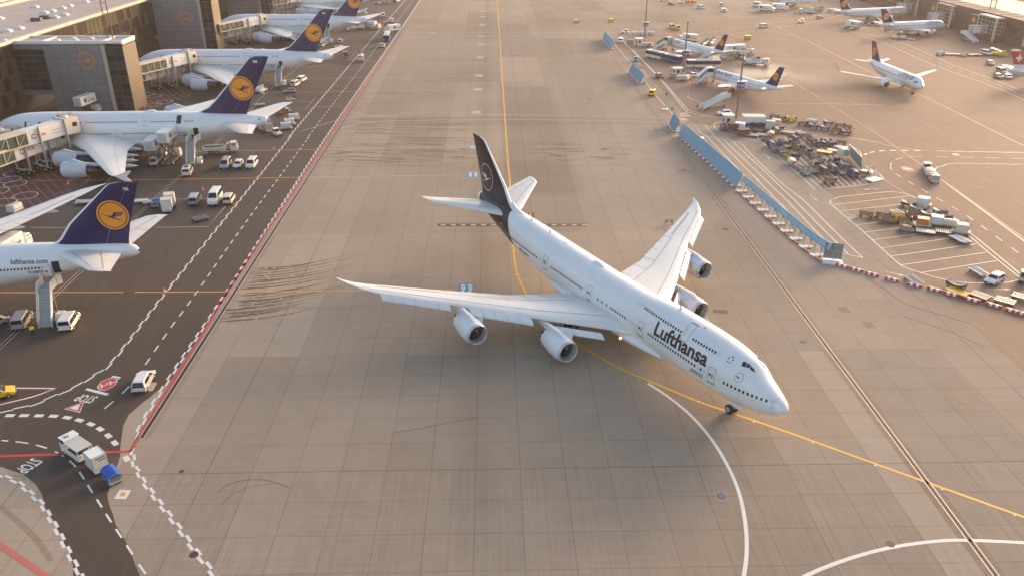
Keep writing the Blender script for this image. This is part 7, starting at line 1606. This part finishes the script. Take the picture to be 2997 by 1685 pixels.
for k,z,d,l in (
 (C6,(1170,165),R,'bare grey cart at the left end of the roadside row'),(C2,(1290,212),R,'tan cart with navy tarpaulin, second in the roadside row'),(C7,(1490,220),R,'yellow cart with blue bundle in the roadside row'),(C2,(1690,302),R,'tan cart with navy bundle before the white covered cart'),(C9,(1850,290),R,'white covered cart in the roadside row'),(C4,(1900,352),R,'cart with navy drape in front of the white covered cart'),(C3,(2170,292),R,'blue draped cart, back one of a pair by the road'),(C3,(2110,385),R,'blue draped cart, front one of a pair by the road'),(C1,(2370,335),R,'tan cart with blue bundle near the right end of the roadside row'),(C1,(2310,440),R,'tan cart with blue bundle in front of another by the road'),(C4,(2490,465),R,'navy draped cart at the right end of the roadside row'),(C11,(2500,360),R,'bare tan cart at the right end of the roadside row'),
 (C5,(222,385),(4,14),'blue covered cart in front of the kiosk'),(D1,(770,505),R,'pale roller dolly right of the rusty dolly stack'),(D2,(880,415),R,'rusty roller dolly in front of the blue and white cabin'),(C8,(770,352),R,'navy covered cart left under the cabin wall'),(C8,(940,362),R,'navy covered cart right under the cabin wall'),(C5,(1180,440),(4,14),'blue covered cart in front of the cream container'),(C3,(1268,380),R,'blue draped cart right of the cream containers'),(D5,(1420,452),R,'teal edged roller dolly at the top of the bays'),(D4,(955,500),R,'white slatted roller dolly, left of the bays'),(D4,(1640,455),S,'white slatted roller dolly, upper middle of the bays'),(C11,(1745,530),R,'bare tan cart beside the slatted dolly'),(C9,(1100,520),(4,14),'white covered cart left of the bays'),(C11,(1035,585),R,'bare tan cart at the left edge of the bays'),(C5,(1520,600),S,'blue covered cart in the middle of the bays'),(C4,(1550,650),R,'long navy draped cart in the middle of the bays'),
 (C5,(1100,700),DN,'blue covered cart at the left corner of the bays'),(C6,(1240,640),S,'bare grey cart behind the left corner cart'),(C3,(1330,665),S,'blue draped cart beside the bare grey one'),(C3,(1180,790),S,'blue draped cart at the left front of the bays'),(C12,(1320,845),S,'cream cart with blue drape at the left front of the bays'),(C10,(1400,765),S,'grey cart with navy bundle and load in the bays'),(C1,(1560,735),R,'tan cart with blue bundle at its right end in the bays'),(C1,(1770,820),S,'tan cart with blue bundle right of centre in the bays'),(C10,(1640,750),S,'loaded grey cart between two tan carts in the bays'),(C4,(1860,615),S,'navy draped cart, left of a dark pair'),(C4,(1935,670),S,'navy draped cart, right of a dark pair'),(C10,(2110,620),R,'cart with cream load at the back of the bays'),(C4,(2150,680),R,'long navy draped cart under the cream load'),(C3,(2230,670),R,'blue draped cart at the right of the back row'),(C11,(2400,650),R,'bare tan cart against the leaning fence'),(D4,(2390,730),R,'white slatted dolly against the leaning fence'),(D3,(2090,815),R,'yellow roller dolly in the bays'),(D2,(2250,790),R,'rusty roller dolly right of the yellow one'),(C7,(1450,905),S,'yellow cart at the front left of the bays'),(C2,(1530,910),S,'tan cart with navy bundle behind the yellow one'),(C9,(1480,1030),(6,14),'white covered cart at the front of the bays'),(C6,(1610,1105),S,'bare grey cart in the front line'),(C6,(1740,1215),S,'bare grey cart at the near end of the front line'),(C10,(1900,1060),S,'loaded cart with an upright cream board'),(C6,(1870,1165),S,'bare grey cart in front of the cream board'),(C8,(2045,1180),S,'navy covered cart right of the cream board'),(C6,(2000,975),(22,-4),'bare grey cart turned sideways in the bays'),(C4,(1900,920),S,'navy draped cart left of the sideways cart'),(C2,(2260,985),S,'tan cart with navy bundle at the right of the bays'),(C5,(2230,1145),DN,'blue covered cart, left of four at the near right'),(C8,(2395,1110),DN,'navy covered cart, second of four at the near right'),(C6,(2400,1200),DN,'bare grey cart in front of the navy covered one'),(C5,(2480,1125),DN,'blue covered cart, right of four at the near right'),(C7,(2380,1035),S,'yellow cart with blue bundle at the near right'),(C1,(2190,1360),R,'lone tan cart with blue bundle at the front line')): put(*k,q(*z),d,l)
put('wrapB',mk_wrapped(WRAP,2.8,2.0,1.5),q(2430,880),S,'big white wrapped cargo against the leaning fence',z=.0); put(*C5,(2496,517),DN,'blue covered cart beside the small standing frame'); put(*C1,(2521,515),R,'tan cart with blue end right against the standing frame')
m=MB(CREAM); m.box((0,0,.75),(1.5,.1,1.4),ry=.25); t=thing('board','upright cream board standing on a cart in the bays','board',tuple(G(*q(1905,1085))+Vector((0,0,.6))),.6); m.build('panel',t)
q=zoomed(2440,560,6.133)
for k,z,d,l in ((C3,(1330,275),R,'white and blue draped cart left of the white container'),(C12,(1500,370),R,'cream cart with blue drape below the white container'),(C11,(580,460),R,'bare tan cart farthest left in the lower park'),(C2,(870,480),R,'tan cart with navy bundle, second from left in the lower park'),(D4,(1150,420),S,'slatted dolly behind the tan carts in the lower park'),(C7,(1160,480),R,'yellow cart under the slatted dolly in the lower park'),(C11,(975,560),R,'bare tan cart in the front line of the lower park'),(C2,(1250,570),R,'tan cart with navy bundle left of the orange container'),(C11,(1425,460),R,'bare tan cart behind the orange container'),(C4,(1680,470),R,'navy draped cart behind the white container'),(C3,(1900,420),R,'blue draped cart by the parking edge line'),(C4,(2000,500),(10,8),'navy draped cart by the parking edge line'),(C10,(1300,715),R,'loaded grey cart in front of the lower park'),(D4,(1640,755),R,'white slatted dolly in front of the orange container'),(D2,(1960,760),R,'rusty flat dolly left of the cream container'),(C9,(2070,645),R,'small white covered cart left of the cream container'),(C3,(2260,610),R,'blue draped cart behind the cream container'),(D4,(2230,890),S,'white slatted dolly in front of the cream container'),(D4,(2290,905),S,'white slatted dolly at the near right of the lower park')): put(*k,q(*z),d,l)
for key,fn,z,l in (('boxW',None,(1590,265),'white container with raised tow bar at the back of the lower park'),('boxO',None,(1580,630),'orange container in the lower park'),('boxW',None,(1830,605),'white container on a yellow dolly in the lower park'),('boxC',None,(2280,755),'cream container at the right of the lower park')):
    put('dolY' if 'yellow' in l else 'dol',None,q(*z),R,'dolly under the '+l.split(' in the')[0].split(' at the')[0].split(' on a')[0]+(', back row' if 'back' in l else ', lower park')); r_=put(key,fn,q(*z),R,l); r_.scale=(.86,.9,.74)
q=zoomed(2397,680,4.258)
for k,z,d,l in ((D1,(1170,620),(14,10),'square dolly with raised bar behind the barrier blocks'),(D4,(1990,520),(20,12),'white slatted dolly stack left of the white hatchback'),(C4,(1700,700),(22,8),'dark flat cart behind the yellow dolly at the barrier'),(D3,(1715,765),(22,8),'yellow dolly right behind the barrier blocks'),(D2,(2000,815),(22,8),'rusty dolly right of the yellow one at the barrier'),(D2,(2310,880),(22,6),'rusty dolly near the right end of the barrier'),(D2,(2520,830),(22,6),'rusty dolly at the right frame edge')): put(*k,q(*z),d,l)
# barrier blocks in a line with chains
bl=[(290,432),(465,480),(660,535),(907,600),(1187,673),(1438,728),(1647,784),(1905,853),(2175,921),(2420,992),(2560,1030)]
ords=['first','second','third','fourth','fifth','sixth','seventh','eighth','ninth','tenth','eleventh']
for i,b in enumerate(bl):
    a=G(*q(*b)); n=G(*q(*(bl[i+1] if i+1<len(bl) else (2700,1062)))); put('bar',mk_barrier,(a.x,a.y,0),math.atan2(n.y-a.y,n.x-a.x),'%s red and white barrier block from the fence end'%ords[i])
# ------------------------------------------------------------------ blast fences
def fence(label,base,n,h=3.5,lean=1.05,frame=False,flip=1):
    """leaning sheet panels on a path of ground points"""
    P=Path(base,False); o=P.at(P.L/2)[0]; t=thing('blast_fence',label,'blast fence',(o.x,o.y,0),0,'blue blast fences along the taxiway')
    for i in range(n):
        a,Ta,Na=P.at(P.L*i/n+.02); b,Tb,Nb=P.at(P.L*(i+1)/n-.02); N=-Na if Na.x<0 else Na; N=N*flip; a=a-o;b=b-o; up=Vector((0,0,1))
        if not frame:
            m=MB(FENCEB); lo=.35; q0,q1=a+up*lo,b+up*lo; r0,r1=a+N*lean+up*h,b+N*lean+up*h; th=N*.08
            m.add([q0,q1,r1,r0,q0+th,q1+th,r1+th,r0+th],[(0,1,2,3),(7,6,5,4),(0,4,5,1),(1,5,6,2),(2,6,7,3),(3,7,4,0)]); pn=m.build('fence_panel',t)
            m=MB(FENCED)
            for k in range(5): f=(k+.0)/4.0; u=q0+(q1-q0)*(.01+f*.98); v=r0+(r1-r0)*(.01+f*.98); m.bar(u-N*.03,v-N*.03,.07,.09)
            m.build('rib',pn)
        else:
            m=MB(FENCEB); q0,q1=a+N*.8+up*2.15,b+N*.8+up*2.15; r0,r1=a+N*1.2+up*3.2,b+N*1.2+up*3.2; th=N*.08
            m.add([q0,q1,r1,r0,q0+th,q1+th,r1+th,r0+th],[(0,1,2,3),(7,6,5,4),(0,4,5,1),(1,5,6,2),(2,6,7,3),(3,7,4,0)]); pn=m.build('fence_panel',t)
            m=MB(FENCED); m.bar(r0,r1,.16); m.bar(q0,q1,.12); m.bar(a+N*.6+up*.3,q0,.09); m.bar((a+b)/2+N*.6+up*.3,(q0+q1)/2,.09); m.bar((a+b)/2+N*2.0+up*.2,(q0+q1)/2,.09); m.build('rib',pn)
        m=MB(STEEL); m.bar(a+N*2.3+up*.25,a+N*lean*.9+up*h*.85,.1); m.bar(b+N*2.3+up*.25,b+N*lean*.9+up*h*.85,.1); m.build('strut',t)
        m=MB(LGREY); c=(a+b)/2; ang=math.atan2((b-a).y,(b-a).x); m.box(tuple(a+(b-a)*.28+N*.9+up*.16),((b-a).length*(.3 if frame else .5),1.6,.2),rz=ang); m.build('base_slab',t)
        m=MB(EWHITE); m.box(tuple(a+(b-a)*.25-N*.25+up*.2),((b-a).length*.34,.4,.26),rz=ang); m.build('foot_block',t)
        m=MB(RED); m.box(tuple(a+(b-a)*.72-N*.2+up*.18),((b-a).length*.5,.26,.22),rz=ang); m.build('foot_block',t)
    return t
fence('short blue blast fence farthest up the taxiway',[(1763.4,116),(1788,148)],7); fence('short blue blast fence with a worker beside it',[(1841,213.7),(1873.8,249)],7); fence('shortest blue blast fence just above the long one',[(1958.7,366),(1975,391)],4)
fence('long blue blast fence with solid leaning panels',[(1985.7,400),(2070,475),(2154.8,554)],15); fence('long open framed blast fence below the solid one',[(2158,557),(2230,622),(2300,684.5),(2360,735),(2408,768)],10,frame=True)
t=thing('standing_frame','meshed standing frame on a white base at the fence end','frame',tuple(G(2436,772)),-.28); m=MB(SKYL); m.box((0,.5,.2),(3.4,2.4,.3)); m.build('base_slab',t); m=MB(FENCED)
for x in (-1.5,0,1.5): m.bar((x,1.0,.3),(x,1.5,3.3),.09)
for z in (.6,1.9,3.25): m.bar((-1.5,1.0+(z-.3)/6,z),(1.5,1.0+(z-.3)/6,z),.09)
m.build('frame',t); m=MB(mat('mesh grey green',(.22,.23,.20),.6,var=.1)); m.quad((-1.5,1.06,.5),(1.5,1.06,.5),(1.5,1.52,3.2),(-1.5,1.52,3.2)); m.build('mesh_panel',t)
t=thing('standing_frame','small tilted standing frame beside the rounded lot corner','frame',tuple(G(2563,527)),.5); m=MB(SKYL); m.box((-.6,0,.2),(3.6,2.4,.3)); m.build('base_slab',t); m=MB(STEEL)
for x in (-1.2,0,1.2): m.bar((x-.4,0,.3),(x-.9,.8,3.4),.1); m.bar((x-.4,-.8,.3),(x-.8,.7,2.6),.08)
for z in (1.2,2.2,3.3): m.bar((-2.0,z/4,z),(.5,z/4,z),.08)
m.build('frame',t)
A,B=G(2492,482),G(2524,497); o=(A+B)/2; t=thing('blast_fence','leaning grey blast fence at the right end of the cart park','blast fence',tuple(o),0,'blue blast fences along the taxiway'); T0=G(2479,420); u=(G(2520,497)-G(2484,440)); n=10; N=Vector((.9,.3,0)).normalized()
A=G(2488,462); B=G(2522,500)
for i in range(n):
    a=A+(B-A)*(i/n)-o; b=A+(B-A)*((i+1)/n)-o; m=MB(mat('weathered grey green sheet',(.30,.33,.31),.5,var=.1)); up=Vector((0,0,1)); q0,q1,r0,r1=a+up*.3,b+up*.3,a+up*3.4-N*.9,b+up*3.4-N*.9; m.add([q0,q1,r1,r0,q0+N*.08,q1+N*.08,r1+N*.08,r0+N*.08],[(0,1,2,3),(7,6,5,4),(0,4,5,1),(1,5,6,2),(2,6,7,3),(3,7,4,0)]); m.build('fence_panel',t)
    m=MB(SKYL); m.bar(r0,r1,.14); m.bar(a+up*.2+N*1.6,r0,.08); m.build('rib',t)
m=MB(SKYL); m.box(tuple((B-o)+Vector((.2,-.8,.2))),(4,2,.3),rz=-.6); m.build('base_slab',t)
# ------------------------------------------------------------------ lamp posts, signs and small things
POLE=mat('lamp post grey',(.20,.17,.15),.5,metal=.3,var=.08); SIGNB=mat('stand sign blue',(.05,.07,.28),.5,var=0)
def lamppost(px,h,label,sign,zs):
    p=G(*px); t=thing('lamp_post',label,'lamp post',(p.x,p.y,0),0,'tall apron lamp posts'); m=MB(POLE); m.cyl((0,0,0),(0,0,h),.34,.2,n=12); m.build('pole',t,smooth=60)
    m=MB(STEEL); m.box((0,0,h-.05),(2.6,.2,.2)); m.box((0,0,h-.05),(.2,2.0,.2)); m.build('head_frame',t)
    for x,y in ((-1.2,.3),(0,.5),(1.2,.3),(-.8,-.6),(.8,-.6)):
        m=MB(LGREY); m.box((x,y,h-.15),(.6,.5,.35),ry=.3); m.build('floodlight',t)
    m=MB(SKYL); m.box((.4,-.3,zs+1.0),(2.6,1.4,.18)); m.build('sign_canopy',t); m=MB(SIGNB); m.box((.1,-.42,zs),(2.2,.16,1.5)); s=m.build('stand_sign',t)
    m=MB(EWHITE); vs,fs,W=text2d(sign,.03); k=1.8/W; m.add([(.1-.9+x*k,-.51,zs-.35+y*k) for x,y in vs],fs); m.build('sign_lettering',s,recalc=False)
    m=MB(LGREY); m.box((0,0,.55),(.95,.95,1.1)); m.build('base',t); m=MB(PO); m.box((.35,-.2,2.2),(.2,.3,.6)); m.build('call_box',t); return t
lamppost((1885.5,123.3),24,'apron lamp post beside the farther shelter, its top cut by the frame','V 161',7.2); lamppost((1999.4,220.8),18.6,'apron lamp post standing between the two regional jets','V 162',7.6); lamppost((2152.5,360.4),19.5,'apron lamp post beside the container cabin','V 163',10.6)
p=G(1946.6,322.5); t=thing('sign_post','thin blue sign post on a white base near the red line','sign post',tuple(p)); m=MB(SKYL); m.box((0,0,.15),(1.8,1.2,.25)); m.build('base',t); m=MB(POLE); m.cyl((0,0,.2),(0,0,5.0),.05,n=8); m.build('pole',t); m=MB(PB); m.box((0,-.06,4.7),(.5,.06,.6)); m.build('sign',t)
p=G(1957,658); t=thing('barrier_stand','small red and white warning stand beyond the far wingtip','warning stand',tuple(p)); m=MB(DGREY)
for x in (-.7,.7): m.bar((x,-.4,.05),(x*.9,0,1.1),.08); m.bar((x,.4,.05),(x*.9,0,1.1),.08)
m.bar((-.7,0,1.1),(.7,0,1.1),.08); m.build('frame',t); m=MB(RED); m.box((0,-.05,.75),(1.1,.05,.3)); m.use(EWHITE); m.box((0,-.08,.75),(.35,.05,.3)); m.build('sign',t)
# ------------------------------------------------------------------ ground crew
for px,f,ps,l,z in ((z5(508,1345),2.2,'stand','worker in yellow jacket standing between the van and the near stairs',0),(z4(852,470),1.2,'walk','worker in yellow jacket at the foot of the stairs of the jet coded ME',0),((1883,250),2.0,'walk','worker in yellow vest beside the short blast fence',0),((1966.6,325.5),-.4,'walk','worker in yellow vest walking near the sign post',0),((2041,317),.05,'push','worker in yellow vest pushing the white mobile stairs',0),((812.5,262),1.5,'stand','worker in yellow jacket left of the stairs of the jet coded MC',0),((831,260),2.4,'stand','worker in yellow jacket right of the stairs of the jet coded MC',0),((2325.8,41.5),0,'walk','worker in yellow alone near the service trucks, far right',0),((391,478),1.0,'stand','worker in yellow under the wing of the jet coded ME',0),((652,258),1.2,'stand','worker in yellow under the engine of the jet coded MC',0),((962,131),1.0,'stand','worker in yellow at the stairs of the third double deck jet',0),((2021.5,238),1.0,'stand','worker standing beside the cream unit at the covered stairs',0)):
    person(l,G(*px),f,ps,z=z)
x,y=loc(ME,53.6,5.2); person('worker in yellow on the stair platform of the jet coded ME',Vector((x,y,0)),1.6,'stand',z=5.42); x,y=loc(MC,53.6,5.2); person('worker in yellow on the stair platform of the jet coded MC',Vector((x,y,0)),1.6,'stand',z=5.42)
# ------------------------------------------------------------------ low morning haze over the whole airfield
hz=bpy.data.materials.new('haze'); hz.use_nodes=True; n=hz.node_tree.nodes; n.remove(n['Principled BSDF']); v=n.new('ShaderNodeVolumePrincipled'); hz.node_tree.links.new(v.outputs[0],n['Material Output'].inputs['Volume'])
v.inputs['Color'].default_value=(1,.84,.75,1); v.inputs['Density'].default_value=HAZE; v.inputs['Anisotropy'].default_value=.35
m=MB(hz); m.box((0,2350,31.5),(5400,5500,65)); h=tag(m.build('haze'),kind='stuff'); h.display_type='WIRE'
